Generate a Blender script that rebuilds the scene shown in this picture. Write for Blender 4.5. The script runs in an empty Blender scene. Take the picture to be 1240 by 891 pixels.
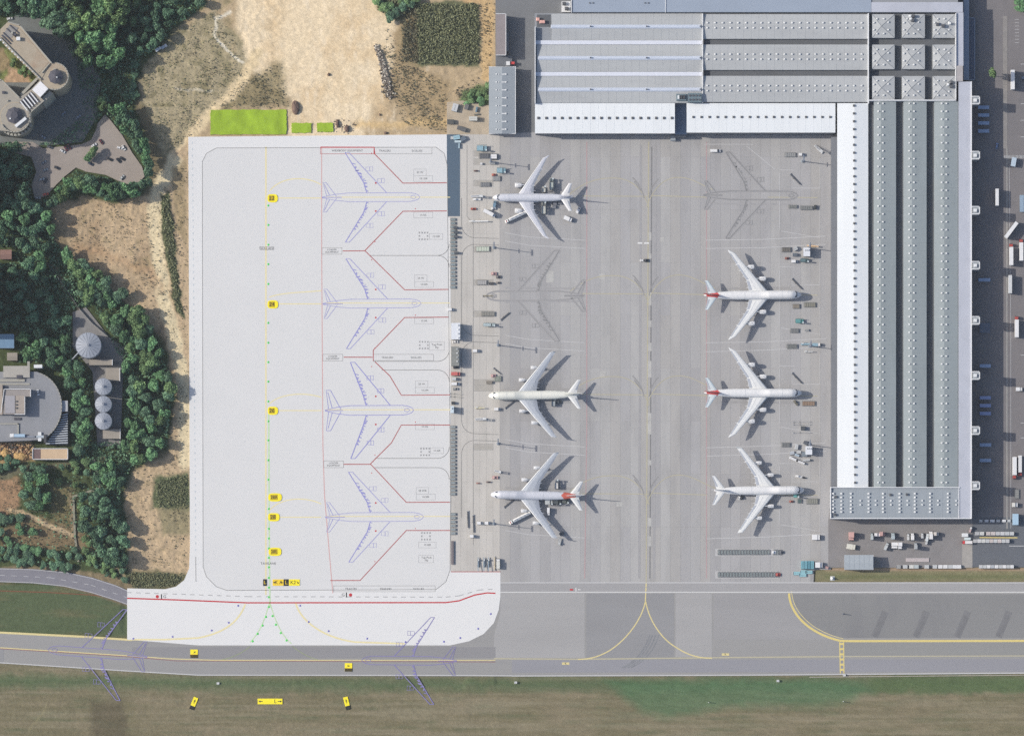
import bpy, math, random
import numpy as np
from mathutils import Vector, Matrix

# ------------------------------------------------------------------ camera, sky, sun, exposure
SC = bpy.context.scene
COL = SC.collection
MPP = 0.64                      # metres per photograph pixel on the ground
HC = 4000.0
NPX, NPY = 620.0, 1000.0      # the point straight under it
def G(px, py):
    return ((px - 620.0) * MPP, (445.5 - py) * MPP)
CX, CY = G(NPX, NPY)
def W(px, py, z=0.0):
    gx, gy = G(px, py)
    t = z / HC
    return (gx + (CX - gx) * t, gy + (CY - gy) * t, z)

cam_d = bpy.data.cameras.new('camera')
cam_d.sensor_width = 36.0
cam_d.lens = 36.0 * HC / (1240 * MPP)
cam_d.shift_x = (620.0 - NPX) / 1240.0
cam_d.shift_y = (NPY - 445.5) / 1240.0
cam_d.clip_start = 10.0
cam_d.clip_end = 20000.0
cam = bpy.data.objects.new('camera', cam_d)
COL.objects.link(cam)
cam.location = (CX, CY, HC)
cam.rotation_euler = (0, 0, 0)
SC.camera = cam

SUN_EL = 33.0
SHDX, SHDY = math.cos(math.radians(-7.5)), math.sin(math.radians(-7.5))   # shadows run east, a little south
wd = bpy.data.worlds.new('World')
SC.world = wd
wd.use_nodes = True
nt = wd.node_tree
bg = nt.nodes['Background']
sky = nt.nodes.new('ShaderNodeTexSky')
sky.sky_type = 'NISHITA'
sky.sun_disc = False
sky.sun_elevation = math.radians(SUN_EL)
sky.sun_rotation = math.atan2(-SHDX, -SHDY)
sky.altitude = 200.0
sky.dust_density = 2.5
sky.ozone_density = 0.7
nt.links.new(sky.outputs[0], bg.inputs[0])
bg.inputs[1].default_value = 0.125

sun_d = bpy.data.lights.new('sun', 'SUN')
sun_d.energy = 4.0
sun_d.angle = math.radians(0.53)
sun_d.color = (1.0, 0.94, 0.83)
sun = bpy.data.objects.new('sun', sun_d)
COL.objects.link(sun)
cel = math.cos(math.radians(SUN_EL))
sdir = Vector((SHDX * cel, SHDY * cel, -math.sin(math.radians(SUN_EL))))
sun.rotation_euler = sdir.to_track_quat('-Z', 'Y').to_euler()
sun.location = (-400, 60, 400)

SC.view_settings.view_transform = 'Standard'
SC.view_settings.look = 'None'
SC.view_settings.gamma = 1.0
SC.view_settings.exposure = 0.33
SC.render.engine = 'CYCLES'
SC.cycles.max_bounces = 6
SC.cycles.diffuse_bounces = 3
SC.cycles.use_denoising = False

# ------------------------------------------------------------------ materials
def lin(c):
    c = c / 255.0
    return c / 12.92 if c <= 0.04045 else ((c + 0.055) / 1.055) ** 2.4
KEXP = 1.32
def T(r, g, b):
    """albedo of a level surface that the survey shows as this sRGB value in full sun"""
    return tuple(min(0.85, lin(v) / KEXP) for v in (r, g, b))

MATS = {}
def mat(name, col, rough=0.85, var=0.12, scale=0.25, metal=0.0, rnd=0.0, fine=0.06, bump=0.0,
        streak=None, spec=0.3, stain=None):
    if name in MATS:
        return MATS[name]
    m = bpy.data.materials.new(name)
    m.use_nodes = True
    t = m.node_tree
    N, L = t.nodes, t.links
    b = N['Principled BSDF']
    b.inputs['Roughness'].default_value = rough
    b.inputs['Metallic'].default_value = metal
    b.inputs['Specular IOR Level'].default_value = spec
    geo = N.new('ShaderNodeNewGeometry')
    pos = geo.outputs['Position']
    if streak:
        mp = N.new('ShaderNodeVectorMath'); mp.operation = 'MULTIPLY'
        mp.inputs[1].default_value = (streak[0], streak[1], 1.0)
        L.new(pos, mp.inputs[0]); vec = mp.outputs[0]
    else:
        vec = pos
    n1 = N.new('ShaderNodeTexNoise'); n1.inputs['Scale'].default_value = scale
    n1.inputs['Detail'].default_value = 5.0; n1.inputs['Roughness'].default_value = 0.6
    L.new(vec, n1.inputs['Vector'])
    n2 = N.new('ShaderNodeTexNoise'); n2.inputs['Scale'].default_value = 1.6
    n2.inputs['Detail'].default_value = 3.0
    L.new(pos, n2.inputs['Vector'])
    def ramp(src, amt):
        r = N.new('ShaderNodeMapRange')
        r.inputs['From Min'].default_value = 0.3; r.inputs['From Max'].default_value = 0.7
        r.inputs['To Min'].default_value = 1.0 - amt; r.inputs['To Max'].default_value = 1.0 + amt
        L.new(src, r.inputs['Value']); return r.outputs[0]
    f = N.new('ShaderNodeMath'); f.operation = 'MULTIPLY'
    L.new(ramp(n1.outputs['Fac'], var), f.inputs[0]); L.new(ramp(n2.outputs['Fac'], fine), f.inputs[1])
    fac = f.outputs[0]
    if rnd:
        oi = N.new('ShaderNodeObjectInfo')
        r = N.new('ShaderNodeMapRange')
        r.inputs['To Min'].default_value = 1 - rnd; r.inputs['To Max'].default_value = 1 + rnd
        L.new(oi.outputs['Random'], r.inputs['Value'])
        g = N.new('ShaderNodeMath'); g.operation = 'MULTIPLY'
        L.new(fac, g.inputs[0]); L.new(r.outputs[0], g.inputs[1]); fac = g.outputs[0]
    sc = N.new('ShaderNodeVectorMath'); sc.operation = 'SCALE'
    sc.inputs[0].default_value = col[:3]
    L.new(fac, sc.inputs['Scale'])
    out = sc.outputs[0]
    if stain:
        n3 = N.new('ShaderNodeTexNoise'); n3.inputs['Scale'].default_value = stain[0]
        n3.inputs['Detail'].default_value = 6.0; n3.inputs['Roughness'].default_value = 0.65
        sv = N.new('ShaderNodeVectorMath'); sv.operation = 'MULTIPLY'
        sv.inputs[1].default_value = (stain[3], stain[4], 1.0)
        L.new(pos, sv.inputs[0]); L.new(sv.outputs[0], n3.inputs['Vector'])
        r3 = N.new('ShaderNodeMapRange')
        r3.inputs['From Min'].default_value = 0.5; r3.inputs['From Max'].default_value = 0.72
        r3.inputs['To Max'].default_value = stain[1]
        L.new(n3.outputs['Fac'], r3.inputs['Value'])
        mx = N.new('ShaderNodeMix'); mx.data_type = 'RGBA'
        L.new(r3.outputs[0], mx.inputs['Factor']); L.new(out, mx.inputs['A'])
        mx.inputs['B'].default_value = (*stain[2], 1.0)
        out = mx.outputs['Result']
    L.new(out, b.inputs['Base Color'])
    if bump:
        bp = N.new('ShaderNodeBump'); bp.inputs['Strength'].default_value = bump
        bp.inputs['Distance'].default_value = 0.3
        L.new(n2.outputs['Fac'], bp.inputs['Height']); L.new(bp.outputs[0], b.inputs['Normal'])
    MATS[name] = m
    return m

def plain(name, rgb, rough=0.5, metal=0.0, spec=0.5):
    return mat(name, rgb, rough=rough, metal=metal, var=0.05, scale=0.8, fine=0.04, spec=spec)

M_CONCS = [mat('apron_concrete_%d' % i, T(*c), rnd=0.012, var=0.05, scale=0.09, streak=(1.0, 0.10), fine=0.04,
             stain=(0.045, 0.4, T(138, 137, 139), 1.0, 0.3)) for i, c in enumerate(((176, 174, 173), (173, 172, 173), (179, 178, 178), (169, 168, 170), (175, 174, 176)))]
M_CONCL = mat('lane_concrete', T(199, 195, 190), rnd=0.02, var=0.06, scale=0.12, streak=(1, .2), fine=0.07,
              stain=(0.06, 0.3, T(160, 156, 150), 1.0, 0.5))
M_JOINT = mat('joint_filler', T(160, 159, 160), var=0.1)
M_NEW = mat('fresh_pale_concrete', T(221, 221, 222), var=0.012, scale=0.05, fine=0.012)
M_NEWEDGE = mat('fresh_pale_concrete_margin', T(229, 229, 230), var=0.012, scale=0.05, fine=0.012)
M_TAXI = mat('taxiway_asphalt', T(156, 155, 155), var=0.035, scale=0.06, streak=(0.08, 1.0), fine=0.04,
             stain=(0.05, 0.25, T(136, 136, 143), 0.12, 1.0))
M_TAXID = mat('taxiway_asphalt_bluish', T(149, 149, 152), var=0.05, scale=0.06, streak=(0.2, 1.0), fine=0.04)
M_TAXIG = mat('taxiway_asphalt_dark', T(139, 139, 140), var=0.05, scale=0.05, streak=(0.12, 1.0), fine=0.05,
              stain=(0.02, 0.5, T(112, 112, 120), 1.0, 0.25))
M_TAXIL = mat('taxiway_concrete_light', T(168, 167, 168), var=0.05, scale=0.06, streak=(0.12, 1.0), fine=0.04)
M_ROAD = mat('road_asphalt', T(134, 133, 142), var=0.06, scale=0.2, fine=0.06)
M_YARD = mat('yard_asphalt', T(141, 138, 139), var=0.06, scale=0.1, fine=0.06, stain=(0.08, .4, T(118, 115, 116), 1, 1))
M_YARD2 = mat('yard_asphalt_dark', T(104, 108, 116), var=0.06, scale=0.1, fine=0.06)
M_EAST = mat('truck_court_asphalt', T(128, 124, 126), var=0.06, scale=0.1, fine=0.05, stain=(0.05, .4, T(112, 110, 114), 1, .4))
M_NWYARD = mat('service_yard_asphalt', T(124, 126, 130), var=0.06, scale=0.1, fine=0.06)
M_PARK = mat('car_park_asphalt', T(164, 154, 147), var=0.07, scale=0.08, fine=0.06)
M_SHADOW = mat('painted_shadow_blue_grey', T(88, 106, 124), var=0.03, scale=0.2, fine=0.03)  # a building's shadow put into the colour
M_GRAVEL = mat('gravel_yard', T(186, 172, 152), var=0.12, scale=0.15, fine=0.12)
M_WHITE = plain('white_paint', T(226, 226, 226), 0.6)
M_LWHITE = plain('worn_white_paint', T(196, 196, 198), 0.7)
M_YEL = plain('yellow_line_paint', T(222, 207, 150), 0.6)
M_LYEL = plain('worn_yellow_paint', T(186, 180, 156), 0.7)
M_PYEL = plain('pale_yellow_paint', T(236, 224, 176), 0.7)
M_YEL2 = plain('strong_yellow_paint', T(224, 205, 130), 0.7)
M_RED = plain('red_line_paint', T(178, 92, 92), 0.6)
M_LRED = plain('pale_red_paint', T(214, 172, 170), 0.7)
M_SRED = plain('strong_red_paint', T(196, 44, 56), 0.6)
M_WRED = plain('worn_red_paint', T(186, 158, 160), 0.7)
M_GLINE = plain('grey_line_paint', T(128, 127, 126), 0.7)
M_LGLINE = plain('light_grey_line_paint', T(160, 160, 163), 0.7)
M_BLUE = plain('blue_line_paint', T(148, 148, 208), 0.7)
M_BLUE2 = plain('pale_blue_line_paint', T(164, 164, 212), 0.7)
M_DLINE = plain('dark_grey_line_paint', T(138, 138, 140), 0.7)
M_DLINE2 = plain('faded_grey_line_paint', T(150, 149, 150), 0.7)
M_TEXT = plain('dark_lettering_paint', T(64, 64, 66), 0.7)
M_BLACK = plain('black_paint', (0.012, 0.012, 0.012), 0.5)
M_SIGNY = plain('sign_yellow', (0.80, 0.68, 0.015), 0.5)
M_SIGNO = plain('sign_golden_yellow', (0.74, 0.52, 0.02), 0.5)
M_GREEN = plain('green_lamp_glass', T(84, 214, 100), 0.4)
M_PURP = plain('blue_lamp_glass', T(120, 116, 190), 0.4)
M_LGREEN = plain('pale_green_line_paint', T(196, 226, 176), 0.7)

# ------------------------------------------------------------------ mesh builder
class MB:
    K = 0
    def __init__(s):
        s.v = []; s.f = []; s.m = []
    def add(s, vs, fs, m=0):
        o = len(s.v); s.v.extend([tuple(p) for p in vs])
        for f in fs:
            s.f.append(tuple(i + o for i in f)); s.m.append(m)
        return s
    def box(s, cx, cy, z0, lx, ly, h, rot=0.0, m=0, taper=1.0):
        c, sn = math.cos(rot), math.sin(rot)
        vs = []
        for z, k in ((z0, 1.0), (z0 + h, taper)):
            for dx, dy in ((-1, -1), (1, -1), (1, 1), (-1, 1)):
                x, y = dx * lx / 2 * k, dy * ly / 2 * k
                vs.append((cx + x * c - y * sn, cy + x * sn + y * c, z))
        return s.add(vs, [(3, 2, 1, 0), (4, 5, 6, 7), (0, 1, 5, 4), (1, 2, 6, 5), (2, 3, 7, 6), (3, 0, 4, 7)], m)
    def prism(s, pts, z0, z1, m=0, cap=True):
        n = len(pts)
        a = sum(pts[i][0] * pts[(i + 1) % n][1] - pts[(i + 1) % n][0] * pts[i][1] for i in range(n))
        if a < 0: pts = pts[::-1]
        vs = [(p[0], p[1], z0) for p in pts] + [(p[0], p[1], z1) for p in pts]
        fs = [(i, (i + 1) % n, n + (i + 1) % n, n + i) for i in range(n)]
        if cap:
            fs += [tuple(range(n - 1, -1, -1)), tuple(range(n, 2 * n))]
        return s.add(vs, fs, m)
    def hull(s, lo, hi, m=0):
        """lower ring of 3-D points and upper ring of the same count"""
        n = len(lo)
        fs = [(i, (i + 1) % n, n + (i + 1) % n, n + i) for i in range(n)]
        fs += [tuple(range(n - 1, -1, -1)), tuple(range(n, 2 * n))]
        return s.add(list(lo) + list(hi), fs, m)
    def cyl(s, cx, cy, z0, r, h, n=12, r2=None, m=0):
        r2 = r if r2 is None else r2
        vs = []
        for z, q in ((z0, r), (z0 + h, max(r2, 1e-3))):
            for i in range(n):
                a = 2 * math.pi * i / n
                vs.append((cx + q * math.cos(a), cy + q * math.sin(a), z))
        fs = [(i, (i + 1) % n, n + (i + 1) % n, n + i) for i in range(n)]
        fs += [tuple(range(n - 1, -1, -1)), tuple(range(n, 2 * n))]
        return s.add(vs, fs, m)
    def axcyl(s, p0, p1, r0, r1=None, n=8, m=0):
        r1 = r0 if r1 is None else r1
        p0, p1 = Vector(p0), Vector(p1)
        d = (p1 - p0).normalized()
        u = d.orthogonal().normalized(); w = d.cross(u)
        vs = []
        for p, r in ((p0, r0), (p1, r1)):
            for i in range(n):
                a = 2 * math.pi * i / n
                vs.append(p + (u * math.cos(a) + w * math.sin(a)) * r)
        fs = [(i, (i + 1) % n, n + (i + 1) % n, n + i) for i in range(n)]
        fs += [tuple(range(n - 1, -1, -1)), tuple(range(n, 2 * n))]
        return s.add(vs, fs, m)
    def poly(s, pts, z, m=0):
        n = len(pts)
        a = sum(pts[i][0] * pts[(i + 1) % n][1] - pts[(i + 1) % n][0] * pts[i][1] for i in range(n))
        if a < 0: pts = pts[::-1]
        return s.add([(p[0], p[1], z) for p in pts], [tuple(range(n))], m)
    def strip(s, pts, w, z, m=0, closed=False):
        P = [Vector((p[0], p[1])) for p in pts]
        MB.K += 1; z = z + (MB.K % 37) * .0004
        if closed: P = P + [P[0]]
        Lp, Rp = [], []
        for i in range(len(P)):
            d = Vector((0, 0))
            if i > 0: d += (P[i] - P[i - 1]).normalized()
            if i < len(P) - 1: d += (P[i + 1] - P[i]).normalized()
            if closed and i in (0, len(P) - 1):
                d = (P[1] - P[0]).normalized() + (P[-1] - P[-2]).normalized()
            if d.length < 1e-6: d = Vector((1, 0))
            d.normalize()
            nrm = Vector((-d.y, d.x))
            Lp.append(P[i] + nrm * w / 2); Rp.append(P[i] - nrm * w / 2)
        for i in range(len(P) - 1):
            s.add([(Rp[i].x, Rp[i].y, z), (Rp[i + 1].x, Rp[i + 1].y, z), (Lp[i + 1].x, Lp[i + 1].y, z), (Lp[i].x, Lp[i].y, z)],
                  [(0, 1, 2, 3)], m)
        return s
    def dash(s, pts, w, z, on, off, m=0):
        for i in range(len(pts) - 1):
            a, b = Vector(pts[i][:2]), Vector(pts[i + 1][:2])
            L = (b - a).length; d = (b - a) / L; t = 0
            while t < L:
                e = min(t + on, L)
                s.strip([a + d * t, a + d * e], w, z, m); t += on + off
        return s
    def mesh(s, name, mats, smooth=False):
        me = bpy.data.meshes.new(name)
        me.from_pydata(s.v, [], s.f)
        for m_ in (mats if isinstance(mats, (list, tuple)) else [mats]):
            me.materials.append(m_)
        if any(s.m): me.polygons.foreach_set('material_index', s.m)
        if smooth: me.polygons.foreach_set('use_smooth', [True] * len(me.polygons))
        me.update()
        return me
    def build(s, name, mats, parent=None, smooth=False, world=True):
        """vertices are world coordinates; with a parent they are moved into its frame"""
        if parent is not None and world:
            o = Vector(parent.location); p_ = parent.parent
            while p_ is not None: o = o + p_.location; p_ = p_.parent
            s.v = [(p[0] - o[0], p[1] - o[1], p[2] - o[2]) for p in s.v]
        return link(name, s.mesh(name, mats, smooth), parent)

def link(name, data, parent=None, loc=None, rz=0.0):
    o = bpy.data.objects.new(name, data)
    COL.objects.link(o)
    if parent is not None: o.parent = parent
    if loc is not None: o.location = loc
    if rz: o.rotation_euler = (0, 0, rz)
    return o
def tag(o, label=None, cat=None, group=None, kind=None):
    if label: o['label'] = label
    if cat: o['category'] = cat
    if group: o['group'] = group
    if kind: o['kind'] = kind
    return o
def empty(name, loc=(0, 0, 0), rz=0.0):
    o = bpy.data.objects.new(name, None)
    o.empty_display_size = 1.0
    COL.objects.link(o)
    o.location = loc; o.rotation_euler = (0, 0, rz)
    return o
KIDS = {}
def kids(o):
    return [c for c in o.children]
def clone(o, parent=None, mats=None):
    c = o.copy(); COL.objects.link(c); c.parent = parent
    for ch in list(o.children): clone(ch, c)
    return c
ORD = 'first second third fourth fifth sixth seventh eighth ninth tenth eleventh twelfth thirteenth fourteenth fifteenth sixteenth seventeenth eighteenth nineteenth twentieth'.split()
TENS = {2: 'twenty', 3: 'thirty', 4: 'forty', 5: 'fifty', 6: 'sixty'}
def ordw(n):
    if n <= 20: return ORD[n - 1]
    t, u = divmod(n, 10)
    if u == 0: return TENS[t][:-1] + 'ieth'
    return TENS[t] + '-' + ORD[u - 1]
def arc(cx, cy, r, a0, a1, n=10):
    return [(cx + r * math.cos(math.radians(a0 + (a1 - a0) * i / n)), cy - r * math.sin(math.radians(a0 + (a1 - a0) * i / n))) for i in range(n + 1)]
def bez(p0, p1, p2, p3, n=14):
    out = []
    for i in range(n + 1):
        t = i / n; u = 1 - t
        out.append(tuple(u**3 * a + 3 * u * u * t * b + 3 * u * t * t * c + t**3 * d for a, b, c, d in zip(p0, p1, p2, p3)))
    return out
def GP(pts): return [G(*p) for p in pts]
rng = random.Random(7)
# ------------------------------------------------------------------ terrain
def vnoise(x, y, s, seed):
    r = np.random.RandomState(seed)
    tab = r.rand(256, 256)
    u, v = x / s + 1000.3, y / s + 1000.7
    iu, iv = np.floor(u).astype(int), np.floor(v).astype(int)
    fu, fv = u - iu, v - iv
    fu = fu * fu * (3 - 2 * fu); fv = fv * fv * (3 - 2 * fv)
    a = tab[iu & 255, iv & 255]; b = tab[(iu + 1) & 255, iv & 255]
    c = tab[iu & 255, (iv + 1) & 255]; d = tab[(iu + 1) & 255, (iv + 1) & 255]
    return (a * (1 - fu) + b * fu) * (1 - fv) + (c * (1 - fu) + d * fu) * fv
def fbm(x, y, s, seed, o=4):
    t = 0; a = 1; n = 0
    for i in range(o):
        t = t + a * vnoise(x, y, s / 2**i, seed + i); n += a; a *= 0.55
    return t / n
def sdist(X, Y, poly):
    """signed distance, positive inside"""
    P = np.array(poly, float); n = len(P)
    d = np.full(X.shape, 1e9); ins = np.zeros(X.shape, bool)
    for i in range(n):
        ax, ay = P[i]; bx, by = P[(i + 1) % n]
        ex, ey = bx - ax, by - ay
        t = np.clip(((X - ax) * ex + (Y - ay) * ey) / (ex * ex + ey * ey + 1e-9), 0, 1)
        d = np.minimum(d, np.hypot(X - ax - t * ex, Y - ay - t * ey))
        if ay != by:
            c = ((ay > Y) != (by > Y)) & (X < (bx - ax) * (Y - ay) / (by - ay) + ax)
            ins ^= c
    return np.where(ins, d, -d)
def ldist(X, Y, pts):
    d = np.full(X.shape, 1e9)
    for (ax, ay), (bx, by) in zip(pts[:-1], pts[1:]):
        ex, ey = bx - ax, by - ay
        t = np.clip(((X - ax) * ex + (Y - ay) * ey) / (ex * ex + ey * ey + 1e-9), 0, 1)
        d = np.minimum(d, np.hypot(X - ax - t * ex, Y - ay - t * ey))
    return d

def axis(segs, far):
    a = []
    for x0, x1, st in segs: a += list(np.arange(x0, x1, st))
    a.append(segs[-1][1])
    out = [-f for f in far[::-1]]
    lo, hi = a[0], a[-1]
    return np.array([lo - f for f in far[::-1]] + a + [hi + f for f in far])
FAR = [20, 60, 140, 300, 700, 1500, 3500, 9000]
gx = axis([(-60, 245, 1.25), (245, 605, 2.0), (605, 1300, 6.0)], FAR)
gy = axis([(-60, 720, 1.5), (720, 960, 2.0)], FAR)
X, Y = np.meshgrid(gx, gy)
WX = X + (fbm(X, Y, 14, 11) - .5) * 9 + (fbm(X, Y, 4, 51, 2) - .5) * 3
WY = Y + (fbm(X, Y, 14, 31) - .5) * 9 + (fbm(X, Y, 4, 71, 2) - .5) * 3
C = np.empty(X.shape + (3,)); C[:] = T(126, 114, 90)
def mix(mask, rgb, k=1.0):
    mk = np.clip(mask * k, 0, 1)[..., None]
    C[:] = C * (1 - mk) + np.array(T(*rgb)) * mk
def area(poly, rgb, soft=3.0, k=1.0, warp=True):
    a, b = (WX, WY) if warp else (X, Y)
    mix(np.clip(sdist(a, b, poly) / soft + .5, 0, 1), rgb, k)
def trail(pts, w, rgb, soft=2.5, k=1.0):
    mix(np.clip((w / 2 - ldist(WX, WY, pts)) / soft + .5, 0, 1), rgb, k)
WOOD = [(-300, -300), (262, -300), (250, 8), (214, 34), (188, 66), (172, 76), (165, 130), (180, 182), (184, 214), (172, 238), (140, 246), (100, 236),
        (60, 250), (62, 290), (100, 330), (160, 372), (200, 420), (212, 480), (205, 540), (160, 570), (150, 600), (156, 690), (158, 712), (-300, 695)]
area([(200, -300), (620, -300), (620, 170), (200, 170)], (178, 158, 128), 8)
# dry scrubby field north of the new apron
area([(205, 40), (262, 12), (300, 60), (302, 96), (232, 165), (200, 190), (170, 120), (172, 78)], (166, 154, 126), 6)
mix(np.clip(fbm(X, Y, 9, 5) * 3.2 - 1.5, 0, 1) * (X > 170) * (X < 300) * (Y < 130), (118, 112, 82), .7)
area([(290, -40), (500, -40), (496, 20), (474, 40), (480, 90), (452, 130), (440, 170), (345, 170), (352, 118), (312, 96), (288, 42)], (222, 203, 172), 7)
mix(np.clip(fbm(X, Y, 26, 15) * 3.4 - 1.7, 0, 1) * (X > 280) * (X < 500) * (Y < 165), (204, 178, 140), .6)
mix(np.clip(fbm(X * 3, Y, 16, 25) * 3.4 - 1.9, 0, 1) * (X > 290) * (X < 520) * (Y < 165), (232, 216, 190), .6)
area([(300, 96), (340, 74), (350, 128), (262, 132)], (130, 120, 90), 10, .8)
area([(480, 30), (500, 10), (508, 80), (545, 100), (540, 160), (500, 155), (470, 110)], (160, 140, 108), 8, .8)
area([(500, 3), (581, 2), (581, 80), (502, 80)], (104, 106, 80), 3)
area([(484, 14), (504, 6), (506, 80), (486, 76)], (150, 134, 104), 6)
area([(455, -20), (508, -20), (500, 14), (478, 26), (456, 12)], (84, 92, 62), 3)
area([(560, 110), (594, 100), (594, 130), (558, 128)], (100, 118, 80), 3)
trail([(560, 0), (590, 0)], 8, (190, 160, 120)); trail([(590, -10), (590, 90)], 14, (196, 168, 126))
trail([(310, 66), (296, 96), (262, 130), (235, 160), (214, 190), (198, 220)], 13, (214, 194, 158), 4)
trail([(278, 14), (262, 22), (260, 42), (268, 56), (282, 68), (294, 76)], 3.2, (228, 220, 202), 2, .9)
trail([(214, 106), (232, 110), (256, 110)], 2.6, (216, 206, 186), 2.5, .8)
trail([(430, 150), (560, 150)], 8, (204, 176, 130), 6, .8)
# tan slope between the woods and the new apron
area([(60, 250), (98, 234), (140, 244), (184, 236), (196, 200), (228, 170), (234, 720), (156, 712), (150, 640), (145, 580), (205, 548), (212, 480), (200, 410), (160, 370), (90, 316)], (186, 164, 134), 5)
mix(np.clip(fbm(X, Y, 30, 45) * 3.5 - 1.6, 0, 1) * (X > 60) * (X < 200) * (Y > 240) * (Y < 560), (152, 130, 104), .8)
mix(np.clip(fbm(X, Y, 8, 85) * 4 - 2.3, 0, 1) * (X > 60) * (X < 235) * (Y > 240) * (Y < 700), (140, 128, 96), .5)
trail([(210, 196), (190, 232), (188, 262), (192, 310), (196, 350), (208, 400), (216, 430), (224, 470), (224, 560)], 16, (214, 198, 164), 5)
trail([(196, 350), (180, 330), (120, 305), (90, 300)], 9, (176, 144, 112), 8, .5)
area([(194, 236), (204, 232), (212, 280), (218, 360), (224, 386), (214, 380), (206, 340), (194, 280)], (80, 88, 62), 2.5)
area([(206, 208), (224, 190), (226, 300), (214, 280)], (150, 134, 104), 5, .8)
area([(186, 580), (230, 570), (230, 620), (184, 616)], (96, 104, 76), 5)
area([(190, 616), (230, 612), (230, 650), (196, 646)], (132, 126, 98), 6, .8)
area([(150, 690), (228, 694), (222, 716), (150, 718)], (104, 102, 76), 6)
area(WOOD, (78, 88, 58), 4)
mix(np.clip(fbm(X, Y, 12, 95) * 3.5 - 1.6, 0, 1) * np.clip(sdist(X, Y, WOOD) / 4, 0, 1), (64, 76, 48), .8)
# clearings in the wood
area([(-10, 578), (24, 578), (26, 612), (4, 626), (-10, 640)], (164, 134, 106), 5)
area([(62, 590), (90, 585), (95, 660), (60, 664), (44, 650), (64, 634)], (124, 116, 84), 6)
area([(0, 640), (50, 625), (110, 650), (118, 664), (0, 664)], (136, 118, 92), 6, .9)
trail([(8, 616), (30, 622), (68, 640), (84, 650)], 6, (196, 174, 142), 2)
trail([(86, 600), (88, 650)], 4, (170, 150, 124), 3, .8)
trail([(0, 577), (40, 568), (90, 562), (124, 555)], 7, (112, 110, 88), 2)
trail([(96, 664), (124, 672), (140, 684), (152, 696)], 3, (160, 146, 118), 2)
trail([(62, 322), (76, 345), (95, 372), (108, 390)], 4, (150, 134, 110), 2)
area([(0, 686), (60, 684), (160, 700), (160, 722), (60, 700), (0, 700)], (140, 126, 100), 3)
area([(14, 60), (44, 94), (40, 100), (0, 96), (0, 64)], (120, 128, 80), 3)
area([(10, 80), (34, 88), (38, 104), (4, 100)], (186, 156, 130), 3, .9)
area([(-10, 55), (6, 60), (14, 80), (-10, 92)], (150, 132, 104), 3, .9)
area([(0, 535), (38, 535), (40, 560), (0, 562)], (176, 150, 112), 4)
# airfield grass
area([(-300, 706), (62, 708), (112, 720), (160, 736), (160, 782), (-300, 765)], (92, 104, 76), 1.5, 1, False)
mix(np.clip(fbm(X * .12, Y, 7, 105) * 3.5 - 1.8, 0, 1) * (X < 160) * (Y > 706) * (Y < 775), (116, 112, 84), .7)
below = np.clip((Y - 798) / 2, 0, 1)
mix(below, (124, 117, 92))
mix(below * np.clip(fbm(X * .07, Y, 5, 115) * 3.6 - 1.6, 0, 1), (142, 132, 109), .75)
mix(below * np.clip(fbm(X * .10, Y, 3.5, 125) * 3.6 - 1.9, 0, 1), (108, 112, 86), .75)
mix(below * np.clip(fbm(X * .03, Y, 2.6, 175, 2) * 4 - 1.9, 0, 1), (150, 142, 120), .5)
mix(below * np.clip(fbm(X, Y, 40, 135) * 3.6 - 1.8, 0, 1), (146, 134, 112), .5)
gb = np.clip(1 - np.abs(WY - (828 - 4 * np.clip((300 - X) / 300, 0, 1))) / 12, 0, 1) ** .6
mix(below * gb, (84, 106, 74), .8)
mix(np.clip(1 - np.abs(Y - (818 - 14 * np.clip((250 - X) / 250, 0, 1))) / 4, 0, 1) * (X < 640) * below, (132, 128, 106), .7)
area([(735, 824), (1030, 822), (1060, 834), (1018, 852), (880, 856), (806, 868), (780, 862), (757, 844)], (84, 118, 84), 13, .72)
area([(1050, 818), (1500, 816), (1500, 838), (1060, 838)], (92, 110, 74), 6, .8)
area([(108, 848), (150, 850), (155, 895), (112, 895)], (92, 84, 68), 10, .6)
trail([(56, 850), (36, 888)], 1.6, (150, 142, 110), 1.5, .8)
# verge south of the yard
area([(985, 686), (1300, 686), (1300, 704), (985, 704)], (134, 130, 100), 1.5, 1, False)
mix((X > 1000) * np.clip(1 - np.abs(Y - 689) / 3, 0, 1) * (Y < 705), (182, 152, 132), .8)
mix((X > 1000) * np.clip(1 - np.abs(Y - 698) / 4, 0, 1) * (Y < 705) * (Y > 680), (104, 112, 76), .7)
area([(1226, -20), (1300, -20), (1300, 40), (1242, 30)], (88, 112, 72), 2)
ins = (X > -80) & (X < 1320) & (Y > -80) & (Y < 980)
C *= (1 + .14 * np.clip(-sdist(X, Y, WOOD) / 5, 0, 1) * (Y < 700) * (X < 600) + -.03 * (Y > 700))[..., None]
C *= (1 + (fbm(X, Y, 2.6, 145, 2) - .5) * .34)[..., None]
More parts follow.
